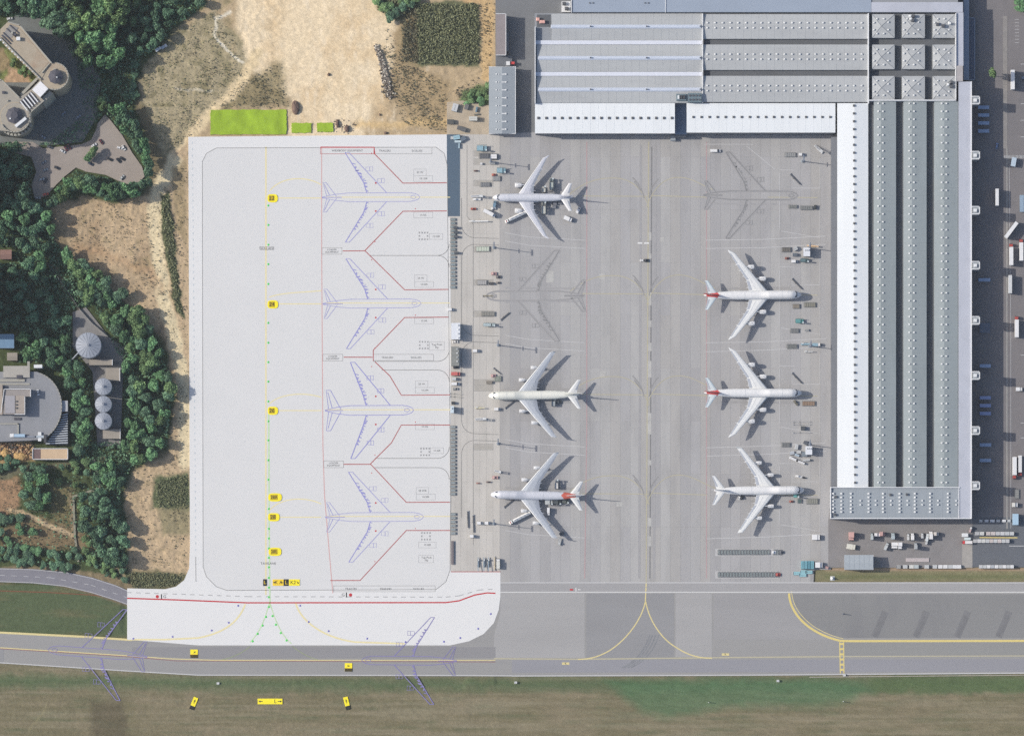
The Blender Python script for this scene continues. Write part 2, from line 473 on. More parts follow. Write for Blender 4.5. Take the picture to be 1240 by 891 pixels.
# relief: gentle hummocks off the pavement, everything kept under the paved sheets
Z = (fbm(X, Y, 9, 155) - .5) * 1.1 + (fbm(X, Y, 3.2, 165, 2) - .5) * .55
PAVED = [[(545, 120), (1300, 120), (1300, 708), (600, 708), (560, 830), (-100, 812), (-100, 755), (150, 768), (150, 700), (224, 700), (226, 160), (545, 160)],
         [(596, -40), (1300, -40), (1300, 130), (596, 130)]]
pm = np.zeros(X.shape)
for p in PAVED: pm = np.maximum(pm, np.clip(sdist(X, Y, p) / 5 + 1.0, 0, 1))
pm = np.maximum(pm, (X > 600) * np.clip((Y - 120) / 5, 0, 1) * (Y < 830))
flat = 1 - pm
airf = np.clip((Y - 700) / 5, 0, 1)
Z = Z * flat * (1 - .8 * airf) * np.where(ins, 1, .3) - 0.75
Z = Z + .58 * flat * airf
wz = np.clip(sdist(X, Y, [(330, -30), (520, -30), (500, 150), (345, 150)]) / 12, 0, 1)
Z = Z * (1 - wz) + wz * (-0.75 + (Z + .75) * .45)
ny, nx = X.shape
co = np.empty((ny * nx, 3), np.float32)
co[:, 0] = ((X - 620) * MPP).ravel(); co[:, 1] = ((445.5 - Y) * MPP).ravel(); co[:, 2] = Z.ravel()
i0 = (np.arange(ny - 1)[:, None] * nx + np.arange(nx - 1)[None, :]).ravel()
quads = np.stack([i0, i0 + nx, i0 + nx + 1, i0 + 1], 1).astype(np.int32)
me = bpy.data.meshes.new('ground')
me.vertices.add(ny * nx); me.vertices.foreach_set('co', co.ravel())
me.loops.add(quads.size); me.loops.foreach_set('vertex_index', quads.ravel())
me.polygons.add(len(quads))
me.polygons.foreach_set('loop_start', np.arange(0, quads.size, 4, dtype=np.int32))
me.polygons.foreach_set('use_smooth', np.ones(len(quads), bool))
me.update(calc_edges=True)
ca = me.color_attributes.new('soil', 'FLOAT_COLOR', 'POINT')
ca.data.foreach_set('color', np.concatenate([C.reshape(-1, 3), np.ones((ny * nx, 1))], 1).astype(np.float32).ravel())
mg = bpy.data.materials.new('soil_and_grass'); mg.use_nodes = True
t_ = mg.node_tree; bs = t_.nodes['Principled BSDF']; bs.inputs['Roughness'].default_value = 0.95
bs.inputs['Specular IOR Level'].default_value = 0.1
at = t_.nodes.new('ShaderNodeAttribute'); at.attribute_name = 'soil'
geo = t_.nodes.new('ShaderNodeNewGeometry')
nz = t_.nodes.new('ShaderNodeTexNoise'); nz.inputs['Scale'].default_value = 0.9; nz.inputs['Detail'].default_value = 6
nz.inputs['Roughness'].default_value = 0.75
t_.links.new(geo.outputs['Position'], nz.inputs['Vector'])
mr = t_.nodes.new('ShaderNodeMapRange'); mr.inputs['From Min'].default_value = .3; mr.inputs['From Max'].default_value = .7
mr.inputs['To Min'].default_value = .74; mr.inputs['To Max'].default_value = 1.26
t_.links.new(nz.outputs['Fac'], mr.inputs['Value'])
vs = t_.nodes.new('ShaderNodeVectorMath'); vs.operation = 'SCALE'
t_.links.new(at.outputs['Color'], vs.inputs[0]); t_.links.new(mr.outputs[0], vs.inputs['Scale'])
t_.links.new(vs.outputs[0], bs.inputs['Base Color'])
bp = t_.nodes.new('ShaderNodeBump'); bp.inputs['Strength'].default_value = .5; bp.inputs['Distance'].default_value = .25
t_.links.new(nz.outputs['Fac'], bp.inputs['Height']); t_.links.new(bp.outputs[0], bs.inputs['Normal'])
me.materials.append(mg)
tag(link('ground', me), 'dry grass, bare sand and mown turf around the airfield', kind='structure')
del X, Y, WX, WY, C, Z, co, quads

def lettering(cu, parent, loc, rot=0.0):
    t = bpy.data.objects.new('lettering', cu); COL.objects.link(t)
    bpy.context.view_layer.update()
    me_ = bpy.data.meshes.new_from_object(t.evaluated_get(bpy.context.evaluated_depsgraph_get()))
    bpy.data.objects.remove(t)
    return link('lettering', me_, parent, loc, rot)
def textobj(parent, s_, px, py, size, m, z, rot=0.0, center=True):
    cu = bpy.data.curves.new('lettering', 'FONT'); cu.body = s_; cu.size = size
    cu.align_x = 'CENTER'; cu.align_y = 'CENTER'; cu.resolution_u = 2
    cu.materials.append(m)
    x, y = G(px, py)
    return lettering(cu, parent, (x - parent.location[0], y - parent.location[1], z), rot)
# ------------------------------------------------------------------ pavements
def sheet(name, pts, z, m, label=None, thick=0.9, parent=None):
    mb = MB(); mb.prism(GP(pts), z - thick, z)
    o = mb.build(name, m, parent)
    if parent is None: tag(o, label, kind='structure')
    return o
# old apron with its cast slabs
ap = empty('apron', (*G(805, 435), 0)); tag(ap, 'old concrete apron of long slabs between the stands and the cargo halls', kind='structure')
mb = MB(); mb.prism(GP([(605, 120), (1050, 120), (1050, 600), (1006, 600), (1004, 688), (986, 690), (985, 706), (605, 706)]), -0.9, 0.0); mb.build('base', M_JOINT, ap)
lw = 12.13
slabmesh = {}
def slab(x0, x1, y0, y1, parent, m, z=0.05, gap=0.07):
    w, h = (x1 - x0) * MPP - gap, (y1 - y0) * MPP - gap
    key = (round(w, 2), round(h, 2), m.name)
    if key not in slabmesh:
        q = MB(); q.box(0, 0, -z, w, h, z); slabmesh[key] = q.mesh('slab', m)
    cx, cy = G((x0 + x1) / 2, (y0 + y1) / 2)
    return link('slab', slabmesh[key], parent, (cx - parent.location[0], cy - parent.location[1], z))
ys = [161] + [190 + 64 * i for i in range(0, 9)]; ys[-1] = 705.5
for i in range(33):
    for a, b in zip(ys[:-1], ys[1:]):
        k_ = int(a * 7 + i * 13) % 17
        slab(605.6 + i * lw, 605.6 + (i + 1) * lw, a, b if (b < 700 or i < 31) else 689.5, ap, M_CONCS[((i * 3 + i // 4) + (2 if k_ == 3 else 3 if k_ == 9 else 0)) % 5])
# pale service lane west of the old apron
sl = empty('service_lane', (*G(575, 435), 0)); tag(sl, 'pale warm concrete service lane between the new apron and the old one', kind='structure')
mb = MB(); mb.prism(GP([(541, 128), (592, 128), (605, 160), (605, 706), (541, 706)]), -0.9, 0.0); mb.build('base', mat('lane_joint_filler', T(165, 161, 156)), sl)
xs = [543.5, 551, 558, 565.5, 573, 581, 589, 597, 605.3]
yl = [163 + 60 * i for i in range(10)]; yl[-1] = 705
for i in range(8):
    for a, b in zip(yl[:-1], yl[1:]):
        slab(xs[i], xs[i + 1], a, b, sl, M_CONCL)
sheet('gravel_yard', [(541, 124), (560, 122), (592, 128), (594, 163), (541, 163)], 0.03, M_GRAVEL, 'tan gravel storage yard beside the small grey warehouse')
sheet('painted_shadow_strip', [(541, 163), (557, 163), (557, 262), (541, 262)], 0.09, M_SHADOW, 'dark blue grey strip of painted building shadow beside the pale new apron')  # flat sheet coloured as the shadow of a building that isn't modelled
# new pale apron
fil = arc(206, 690, 22, 0, -80, 8)
newpts = [(228, 166), (541, 163), (541.5, 262), (545.6, 264), (545.8, 692), (606, 692), (606, 722), (604, 738), (598, 754), (586, 767), (568, 776), (545, 781),
          (240, 781), (154, 774), (154, 712), (200, 713), (213, 710), (223, 702), (229, 688), (230, 660)]
na = empty('new_apron', (*G(390, 440), 0)); tag(na, 'pale grey new concrete apron with coloured stand markings', kind='structure')
mb = MB(); mb.prism(GP(newpts), -0.9, 0.10); mb.build('base', M_NEWEDGE, na)
inner = [(245, 196), (250, 186), (262, 179.5), (528, 178.5), (538, 186), (541.5, 200), (545.8, 600), (545, 690), (540, 704), (528, 713.5),
         (275, 714.5), (262, 710), (250, 698), (246, 686)]
mb = MB(); mb.prism(GP(inner), 0.09, 0.115); mb.build('slab', M_NEW, na)

# taxiway
tw = empty('taxiway', (*G(620, 770), 0)); tag(tw, 'grey asphalt taxiway running the whole width below the aprons', kind='structure')
top = [(-400, 748), (0, 765), (155, 773.5), (240, 777), (540, 777), (600, 700), (600, 705.5), (1700, 705.5)]
bot = [(1700, 813), (1240, 815), (900, 817.5), (620, 818.5), (240, 817.5), (155, 812.5), (0, 802.5), (-400, 777)]
mb = MB(); mb.prism(GP(top + bot), -0.9, 0.02); mb.build('base', M_TAXI, tw)
PANZ = [0.03]
def panel(pts, m, z=0.04):
    PANZ[0] += 0.0028; z = PANZ[0]; q = MB(); q.prism(GP(pts), 0.0, z); return q.build('panel', m, tw)
panel([(710, 718), (816, 718), (816, 813), (710, 813)], M_TAXID)
panel([(606, 718), (708, 718), (708, 796), (598, 796), (598, 770), (606, 740)], M_TAXIL)
panel([(818, 718), (862, 718), (862, 795), (818, 795)], M_TAXIL)
panel([(864, 718), (955, 718), (960, 740), (980, 764), (1010, 774), (864, 774)], mat('taxiway_concrete_mid', T(158, 157, 159), var=.05, scale=.06, streak=(.12, 1), fine=.04))
panel([(958, 719), (1700, 719), (1700, 772), (1018, 772), (992, 764), (970, 748)], M_TAXIG)
panel([(1021, 777), (1700, 777), (1700, 793), (1021, 793)], mat('taxiway_asphalt_olive', T(147, 147, 146), var=.05, scale=.06, streak=(.12, 1), fine=.04))
panel([(620, 799), (1700, 796), (1700, 812), (620, 814)], mat('taxiway_asphalt_lilac', T(150, 150, 157), var=.04, scale=.06, streak=(.1, 1), fine=.04))
panel([(160, 783), (600, 783), (600, 796), (240, 797), (160, 793)], mat('taxiway_asphalt_mid', T(146, 145, 148), var=.04, scale=.06, streak=(.08, 1), fine=.04))
panel([(0, 784.6), (4.6, 784.8), (4.6, 801), (0, 801)], M_TAXID)
sheet('perimeter_road', [(600, 705.6), (1700, 705.6), (1700, 716.5), (606, 716.5), (606, 706)], 0.06, mat('perimeter_road_asphalt', T(165, 164, 166), var=.05, scale=.1, streak=(.1, 1), fine=.06), 'grey perimeter road between the old apron and the taxiway')
sheet('access_road', [(-400, 676), (0, 687.5), (40, 688.5), (80, 692), (112, 699), (140, 708), (156, 715), (156, 733), (140, 727), (110, 717.5), (78, 710), (40, 706), (0, 704.5), (-400, 694)],
      0.03, M_ROAD, 'lilac grey access road curving along the woodland edge')
sheet('yard', [(1006, 600), (1177.5, 600), (1177.5, 687), (1003, 687), (1003, 630)], 0.09, M_YARD, 'grey asphalt equipment yard south of the east hall')
sheet('freight_yard', [(1177.6, 626), (1500, 626), (1500, 686.5), (1177.6, 686.5)], 0.10, M_YARD2, 'dark asphalt freight yard in the lower right corner')
sheet('gate_pavement', [(1165, 658), (1177.5, 658), (1177.5, 687), (1165, 687)], 0.12, mat('gate_concrete', T(168, 164, 160)), 'pale concrete strip at the yard gate')
sheet('truck_court', [(1110, -60), (1500, -60), (1500, 626), (1110, 626)], 0.05, M_EAST, 'grey asphalt truck court along the east hall')
sheet('court_kerb', [(1218.6, 180), (1220.2, 180), (1220.2, 640), (1218.6, 640)], 0.20, mat('kerb_concrete', T(160, 158, 156)), 'pale kerb running along the truck court')
sheet('court_pavement', [(1214.5, 20), (1220, 20), (1220, 180), (1214.5, 180)], 0.17, mat('pavement_concrete', T(146, 142, 140)), 'raised pavement beside the truck court')
sheet('north_yard', [(600, -60), (1200, -60), (1200, 160), (645, 160), (600, 163)], 0.04, M_NWYARD, 'grey asphalt service yard between warehouses')
sheet('car_park', [(40, 172), (52, 180), (98, 175), (110, 170), (117, 156), (118, 150), (127, 139), (134, 146), (148, 164), (160, 185), (172, 202), (175, 214), (168, 221), (158, 224),
                   (143, 219), (128, 212), (104, 208), (92, 203), (78, 214), (66, 226), (56, 238), (42, 240), (38, 224), (44, 208), (38, 190), (20, 186), (14, 172)], 0.05, M_PARK,
      'pinkish grey car park in the wood clearing')
sheet('silo_yard', [(88, 378), (104, 372), (132, 408), (150, 420), (146, 540), (118, 540), (112, 450), (88, 420)], 0.02, mat('silo_yard_concrete', T(138, 136, 136)), 'grey concrete yard around the silos')
sheet('courtyard', [(-60, 100), (-60, 175), (60, 176), (100, 172), (118, 140), (122, 96), (96, 50), (30, 10), (10, 26), (60, 76), (40, 100)], -0.25, mat('courtyard_paving', T(118, 122, 122), var=.1), 'dark paved court around the round-towered building')
sheet('concrete_track', [(112, 556), (115, 556), (122, 592), (90, 602), (92, 650), (96, 680), (93.5, 680), (89.5, 650), (87.5, 600), (119, 590)], 0.15, mat('track_concrete', T(150, 148, 132)), 'narrow pale concrete track through the scrub', thick=.6)
for pts_, lab_ in (([(255, 133), (347, 133), (347, 163), (255, 163)], 'large lime green turf rectangle on the sand above the new apron'),
                   ([(353, 149), (377, 149), (377, 161), (353, 161)], 'small lime green turf patch beside a dark soil heap'),
                   ([(384, 149), (403.5, 149), (403.5, 160), (384, 160)], 'smallest lime green turf patch, the easternmost of three')):
    q = MB(); g4 = GP(pts_)
    g4 = [(a[0] + (b[0] - a[0]) * k / 14 + rng.uniform(-.35, .35), a[1] + (b[1] - a[1]) * k / 14 + rng.uniform(-.35, .35)) for a, b in zip(g4, g4[1:] + g4[:1]) for k in range(14)]
    q.prism(g4, -0.9, 0.0)
    o = q.build('turf_patch', mat('lime_turf', T(156, 186, 50), var=.26, scale=.12, fine=.16, streak=(1, .5), stain=(.07, .9, T(132, 156, 60), 1, .4)))
    tag(o, lab_, 'turf patch', 'lime green turf patches')
mp_ = MATS['lime_turf']

# ------------------------------------------------------------------ painted markings
ZM = 0.085
def paint(parent, m, z, polylines, w, name='painted_line', label=None, closed=False, dash=None):
    q = MB()
    for p in polylines:
        if dash: q.dash(GP(p), w, z, dash[0], dash[1])
        else: q.strip(GP(p), w, z, closed=closed)
    o = q.build(name, m, parent)
    if label: o['label'] = label
    return o
# old apron
for x in (710.5, 855.5):
    for y0, y1 in ((172, 330), (330, 520), (520, 700)):
        dx = 0 if y1 < 520 else (1.0 if x > 800 else -1.0)
        paint(ap, M_WRED, ZM, [[(x, y0), (x + (-2.5 if (x < 800 and y1 > 520) else 0) * (y1 > 520), y1)]], .7)
paint(ap, M_LYEL, ZM, [[(785.5, 172), (782.5, 705)]], .8, label='worn yellow taxi centreline')
for y in (239, 357, 479, 599):
    paint(ap, M_LYEL, ZM, [[(705, y - 1.5), (787, y - 1)], [(790, y - 2), (856, y)], [(930, y), (990, y + .5)]], .6)
    paint(ap, M_LYEL, ZM, [bez((690, y - 4), (712, y - 22), (730, y - 24), (748, y - 23)) + bez((748, y - 23), (766, y - 21), (778, y - 10), (786, y + 12)),
                           bez((783, y + 12), (792, y - 14), (806, y - 24), (822, y - 24)) + bez((822, y - 24), (838, y - 24), (850, y - 14), (866, y - 8))], .55)
for y in (291, 301, 415, 425, 541, 551, 651):
    paint(ap, M_LWHITE, ZM, [[(855, y + (1 if y > 420 else 0)), (925, y - 1), (1000, y - 5)]], .5)
    paint(ap, M_LWHITE, ZM, [[(612, y - 9), (640, y - 4), (708, y)]], .45)
for y in (240, 357, 477, 595):
    paint(ap, M_LWHITE, ZM, [[(993, y - 48), (993, y - 12)], [(944, y - 30), (944, y + 36)], [(993, y + 12), (993, y + 48), (946, y + 40)], [(944, y - 34), (962, y - 34), (960, y - 12), (993, y - 12)]], .45)
paint(ap, M_LWHITE, ZM, [[(853, 175), (912, 175)], [(904, 177), (938, 205)]], .5)
paint(ap, M_WHITE, ZM, [[(772, 294.5), (778, 294.5)], [(780, 294.5), (786, 294.5)]], 1.2)
for y, h in ((286, 10), (310, 6), (362, 16), (392, 8), (420, 10), (447, 20), (513, 26), (560, 6), (632, 10), (655, 12)):
    paint(ap, mat('repair_patch_concrete', T(186, 185, 183)), ZM - .01, [[(786.5, y - h / 2), (786.5, y + h / 2)]], 3.0, name='repair_patch')
for (x, y, w_, h_) in ((729, 335, 7, 7), (730, 453, 7, 7), (666, 335, 9, 14), (802, 290, 5, 5), (750, 610, 7, 6)):
    paint(ap, MATS['repair_patch_concrete'], ZM - .012, [[(x, y - h_ / 2), (x, y + h_ / 2)]], w_ * MPP, name='repair_patch')
paint(ap, mat('worn_joint_sealant', T(128, 128, 130)), ZM - .012, [[(789.3, 178), (787, 700)]], .8, name='expansion_joint')
tm = mat('tyre_rubber_stain', T(152, 151, 152), var=.1)
for y in (239, 357, 479, 599):
    paint(ap, tm, ZM + .008, [bez((766, y - 24), (774, y - 16), (778, y - 8), (780, y + 1)), bez((797, y - 22), (790, y - 14), (787, y - 8), (786, y + 1)), [(768, y - 19), (776, y - 8)]], .9, name='tyre_mark')
for y in (239, 357, 479, 599):
    for dy in (-8.5, 8.5):
        paint(ap, mat('faint_tyre_film', T(166, 165, 167), var=.06), ZM - .014, [[(612, y + dy), (706, y + dy * .9)], [(862, y + dy * .9), (960, y + dy)]], 1.5, name='tyre_mark')
for dx in (-9, 9):
    paint(ap, MATS['faint_tyre_film'], ZM - .014, [[(785 + dx, 176), (783 + dx, 700)]], 1.8, name='tyre_mark')
# service lane lines
for y in (300, 418, 537):
    paint(sl, M_GLINE, ZM, [arc(575, y + 14, 14, 90, 180, 8)[::-1] and [(559, y + 90)] + arc(575, y + 12, 16, 180, 90, 8) + [(604, y - 3)]], .35)
    paint(sl, M_GLINE, ZM, [[(559, y - 60)] + arc(575, y - 28, 16, 180, 270, 8) + [(604, y - 11)]], .35)
paint(sl, M_GLINE, ZM, [[(565.5, 176), (565.5, 262), (573, 272), (573, 660)]], .35)
for y in (186, 196, 222, 302, 342, 380, 463, 470, 541):
    paint(sl, M_GLINE, ZM, [[(574, y - 3.5), (597, y - 3.5), (597, y + 3.5), (574, y + 3.5)]], .3, closed=True)
    q = MB(); q.prism(GP([(574.8, y - 3), (596.4, y - 3), (596.4, y + 3), (574.8, y + 3)]), 0.0, .07); q.build('painted_bay', mat('worn_bay_paint', T(178, 174, 168), var=.08), sl)
# perimeter road and taxiway lines
paint(tw, M_LWHITE, 0.075, [[(606, 705.2), (1700, 705.2)]], .8)
paint(tw, plain('road_edge_white', T(210, 210, 210), .6), 0.075, [[(606, 716.8), (1700, 716.8)]], .9)
paint(tw, M_LGLINE, 0.075, [[(620, 711), (1700, 710.5)]], .35, dash=(6, 5))
paint(tw, M_LYEL, 0.065, [[(598, 797), (700, 797.8), (900, 795.5), (1018, 794.5)]], 1.0, label='pale yellow taxiway centreline')
paint(tw, M_LYEL, 0.065, [[(1018, 794.5), (1700, 792)]], .8)
cl = [(782.5, 705), (781.5, 728)]
paint(tw, M_YEL, 0.065, [cl + bez((781.5, 728), (776, 755), (752, 780), (735, 789)) + bez((735, 789), (722, 796), (712, 797.5), (700, 798))], .9, label='yellow curve turning west off the apron centreline')
paint(tw, M_YEL, 0.065, [bez((781.8, 728), (786, 750), (798, 768), (812, 779)) + bez((812, 779), (828, 790), (840, 796.5), (862, 796.5))], .9, label='yellow curve turning east off the apron centreline')
tc = bez((955.5, 718), (956, 740), (976, 766), (1018, 775.5), 20)
paint(tw, M_YEL2, 0.065, [tc + [(1030, 775.8), (1700, 775)]], 1.7, label='broad yellow double line bending towards the right edge')
paint(tw, M_YEL, 0.065, [[(x + 3.2, y - 2.6) for x, y in tc]], .5)
paint(tw, M_YEL2, 0.065, [[(1016.8, 777), (1017.6, 815)], [(1021.5, 777), (1022, 815)]], .8)
paint(tw, M_YEL2, 0.066, [[(1019.3, 778), (1019.8, 815)]], 2.6, dash=(1.6, 2.4))
paint(tw, M_LWHITE, 0.065, [[(620, 818), (900, 817), (1240, 814.5), (1700, 812.5)]], .9)
paint(tw, M_LWHITE, 0.065, [[(-400, 777), (0, 802), (155, 812), (240, 817), (560, 817.3), (620, 817.8)]], .8)
paint(tw, M_YEL, 0.065, [[(-400, 748.5), (0, 765.5), (100, 770.5), (160, 774.5)]], 1.6, label='bright yellow taxiway edge line')
paint(tw, M_YEL, 0.065, [[(0, 783.8), (60, 787.5), (155, 793.5), (205, 797.2), (260, 799), (600, 799)]], .7)
paint(tw, mat('dark_red_paint', T(150, 108, 108)), 0.066, [[(0, 785), (60, 788.7), (155, 794.7), (215, 799.8), (600, 801)]], .5, label='thin dark red line along the taxiway centre')
paint(tw, mat('pale_edge_verge', T(172, 168, 156)), 0.03, [[(980, 819.5), (1020, 819), (1240, 817)]], .6)
# skid marks
for dx in (-3, 0, 4, 8):
    paint(tw, mat('skid_rubber', T(136, 138, 143), var=.1), 0.05, [bez((790 + dx, 768), (784 + dx, 786), (774 + dx, 800), (756 + dx, 808))], .9, name='tyre_mark')
for x in (1060, 1110, 1160, 1210):
    for k_, (w_, c_) in enumerate(((5.2, 127), (3.4, 124), (1.8, 121))):
        paint(tw, mat('rubber_smudge_%d' % k_, T(c_, c_, c_ + 3), var=.08), 0.062 + k_ * .003, [[(x + 12 - k_, 740 + k_ * 6), (x - 1, 771)]], w_, name='tyre_mark')
for px_, py_, t_ in ((685, 803, 'K'), (878.5, 792, 'K')):
    paint(tw, M_YEL, 0.07, [[(px_ - 4.5, py_), (px_ + 4.5, py_)]], 1.9, name='painted_location_sign')
    textobj(tw, t_, px_, py_, 2.2, M_TEXT, .10)
paint(tw, M_SRED, 0.13, [[(690, 713.6), (694, 713.6)]], 1.3); paint(tw, M_WHITE, 0.13, [[(697.5, 711), (697.5, 716)], [(700, 713.5), (703, 713.5)]], .7)
# access road lines
paint(sl, M_LWHITE, 0.05, [[(-200, 682), (0, 688.3), (40, 689.4), (80, 693), (112, 700), (140, 709), (156, 716)]], .35)
paint(sl, M_LWHITE, 0.05, [[(-200, 698), (0, 703.8), (40, 705.2), (78, 709.2), (110, 716.6), (140, 726), (156, 732)]], .35)
paint(sl, M_LWHITE, 0.05, [[(-200, 690), (0, 696), (60, 699), (110, 708), (156, 724)]], .3, dash=(4, 5))
paint(sl, mat('dark_red_edge_paint', T(128, 84, 62)), -0.0, [[(-100, 712), (0, 715), (60, 717), (110, 720), (155, 724)]], .7)

# new apron drawing
ZN = 0.13
paint(na, M_GLINE, ZN, [inner], .4, closed=True)
paint(na, M_SRED, ZN + .004, [[(154, 724), (215, 726), (300, 729.5), (540, 729.2), (556, 727), (575, 720), (590, 717.5), (600, 718)]], 1.0, label='strong red line along the south edge')
paint(na, M_LGLINE, ZN, [[(154, 717), (230, 719.5), (300, 722), (540, 722.6), (556, 721), (580, 714), (600, 713)]], .5, dash=(3.5, 3.5))
paint(na, mat('light_blue_dash_paint', T(196, 206, 214)), ZN, [[(233, 172), (237, 670)]], .6, dash=(1.6, 3.4))
paint(na, M_GLINE, ZN, [[(237, 674), (237.3, 704)]], .4)
paint(na, M_LRED, ZN, [[(389.5, 178), (389.5, 300), (391, 540), (393, 600), (398, 660), (403, 718)]], .7, label='pale red line west of the stand outlines')
paint(na, M_PYEL, ZN, [[(322, 178), (322, 720)]], 1.1, label='pale yellow line down the middle')
paint(na, M_LGREEN, ZN + .003, [[(325.5, 500), (326, 640), (327, 735)]], 1.0)
paint(na, M_LGREEN, ZN + .003, [bez((326.5, 728), (320, 755), (312, 768), (303, 777)), bez((326.5, 728), (334, 755), (342, 770), (353, 779))], .7)
paint(tw, mat('worn_green_paint', T(150, 160, 128)), 0.07, [bez((303, 782), (294, 790), (282, 796), (266, 799)), bez((354, 782), (364, 790), (374, 796), (388, 799.5))], .6)
paint(na, M_PYEL, ZN, [bez((297, 731), (290, 752), (272, 766), (240, 772)) + [(200, 774), (160, 774)], bez((358, 730), (364, 752), (392, 772), (430, 777)) + [(490, 779)]], 1.3)
for y, arcs in ((240, (-25,)), (368, (-12,)), (497, (-20,)), (626, (-23,))):
    paint(na, M_PYEL, ZN, [[(333, y), (389, y)], bez((326, y - 8), (340, y + arcs[0] - 2), (372, y + arcs[0] - 2), (389, y - 16))], .8)
    paint(na, M_PYEL, ZN, [[(395, y - 1), (545, y - 1)]], .7)
# safety outlines between stands
Bl = [[(388, 178.5), (453, 178.5), (454, 187), (488, 222), (541, 221.5)],
      [(541, 255.6), (488, 256), (442, 303.5)], [(415, 304), (442, 303.8), (490, 351), (543, 350.5)],
      [(543, 384), (490, 384.5), (452, 424), (452, 437)], [(416, 432.5), (451, 432.5)],
      [(454, 438), (472, 455), (486, 478.5), (545, 478)], [(545, 514.5), (486, 514.5), (474, 536), (448, 562)],
      [(416, 562), (449, 562), (492, 608), (545, 607.8)], [(545, 642), (492, 642), (436, 702.5), (400, 702.5)]]
paint(na, M_RED, ZN + .004, Bl, .7, label='dark red stand safety line')
paint(na, M_SRED, ZN + .006, [[(388, 178.5), (453, 178.5), (453, 187)]], .8)
for y in (297, 310, 440, 448, 554, 566): pass
lanes = [(448, 309.5, 317, 1), (448, 309.5, 297.8, -1), (452, 437.5, 424, -2), (462, 448, 460, 1), (454, 554.8, 545, -1), (454, 566, 578, 1)]
for x0, y, yb, s_ in lanes:
    e = 540.5 if abs(s_) else 540
    cy_ = y + 14 * (1 if s_ > 0 else -1)
    a = arc(530, cy_, 14, 90 if s_ > 0 else 270, 0 if s_ > 0 else 360, 6)
    paint(na, M_GLINE, ZN, [[(x0, y)] + a], .4)
def tbox(x0, y0, x1, y1, m=M_GLINE, w=.35, txt=None, size=2.0):
    paint(na, m, ZN + .003, [[(x0, y0), (x1, y0), (x1, y1), (x0, y1)]], w, closed=True)
    if txt: textobj(na, txt, (x0 + x1) / 2, (y0 + y1) / 2, size, M_TEXT, ZN + .008)
tbox(388, 179, 453, 186.5, M_RED, .5, 'WIDEBODY EQUIPMENT', 2.2)
tbox(453, 178.5, 523, 186.5); textobj(na, 'TRAILERS', 466, 183, 2.2, M_TEXT, ZN + .008); textobj(na, 'DOLLIES', 505, 183, 2.2, M_TEXT, ZN + .008)
tbox(452, 429, 525, 436.5); textobj(na, 'TRAILERS', 469, 433, 2.2, M_TEXT, ZN + .008); textobj(na, 'DOLLIES', 504, 433, 2.2, M_TEXT, ZN + .008)
tbox(404, 709, 527, 716)
for tx, t_ in ((425, 'TRAILERS'), (467, 'TRAILERS'), (507, 'DOLLIES')): textobj(na, t_, tx, 712.8, 2.2, M_TEXT, ZN + .008)
for bx, by in ((390, 300), (391, 429), (392, 558)):
    tbox(bx, by, bx + 24, by + 8); textobj(na, 'LOADER\nEQUIPMENT', bx + 12, by + 4, 1.9, M_TEXT, ZN + .008)
for n_, (y, t1, t2, t3) in enumerate(((210, '22 W', '10L.22R', '10.22L'), (338, '24 W', '10.24R', '10.24L'), (466, '26 W', '10.26R', '10.26L'), (595, '28 WB', '10.28R', '10.28L'))):
    tbox(501 + n_, y - 5, 516 + n_, y + 3, M_LGLINE, .3, t1, 2.2); tbox(501 + n_, y + 3, 524 + n_, y + 10, M_LGLINE, .3, t2, 2.0)
    if n_ < 3: tbox(501 + n_, y + 47, 524 + n_, y + 54, M_LGLINE, .3, t3, 2.0)
for (x, y) in ((513, 286), (513.5, 418), (515, 547), (516, 649)):
    q = MB()
    for i in range(4):
        for j in range(3):
            if (i, j) in ((1, 1), (2, 1)): continue
            a, b = x - 5 + i * 3.3, y - 4 + j * 4
            q.strip(GP([(a - 1, b - 1), (a + .6, b + .8)]), .4, ZN + .004); q.strip(GP([(a - 1, b + .8), (a + .6, b - 1)]), .4, ZN + .004)
    q.build('hatched_marking', M_DLINE, na)
tbox(520, 283, 536, 290, M_LGLINE, .3, '10.22B', 2.0); tbox(521, 542, 537, 549, M_LGLINE, .3, '10.26B', 2.0)
tbox(507, 656, 528, 663, M_LGLINE, .3, '10.28B', 2.0); tbox(507, 672, 525, 681, M_LGLINE, .3)
textobj(na, 'Tug Push\nHp', 516.5, 676.5, 2.2, M_TEXT, ZN + .008)
tbox(520, 414, 538, 424, M_LGLINE, .3); textobj(na, 'Tug Push\nHp', 529, 419, 2.2, M_TEXT, ZN + .008)
textobj(na, 'TAXILANE', 323, 301, 2.6, M_TEXT, ZN + .008); textobj(na, 'TAXILANE', 325, 682, 2.6, M_TEXT, ZN + .008)
tbox(315, 299, 331, 302.5, M_GLINE, .35)
# red dots with stop bars
for x, y, d in ((190.5, 722, 1), (424.5, 720, -1)):
    q = MB(); cx_, cy_ = G(x, y); q.cyl(cx_, cy_, ZN - .01, 1.3, .02, 16); q.build('stop_dot', M_SRED, na)
    paint(na, M_BLACK, ZN + .004, [[(x + 5 * d, y - 3), (x + 5 * d, y + 3)]], .8)
    textobj(na, 'G', x + 9 * d, y, 3.4, M_TEXT, ZN + .008)
paint(sl, M_RED, .09, [[(546, 692), (606, 692)]], .6)
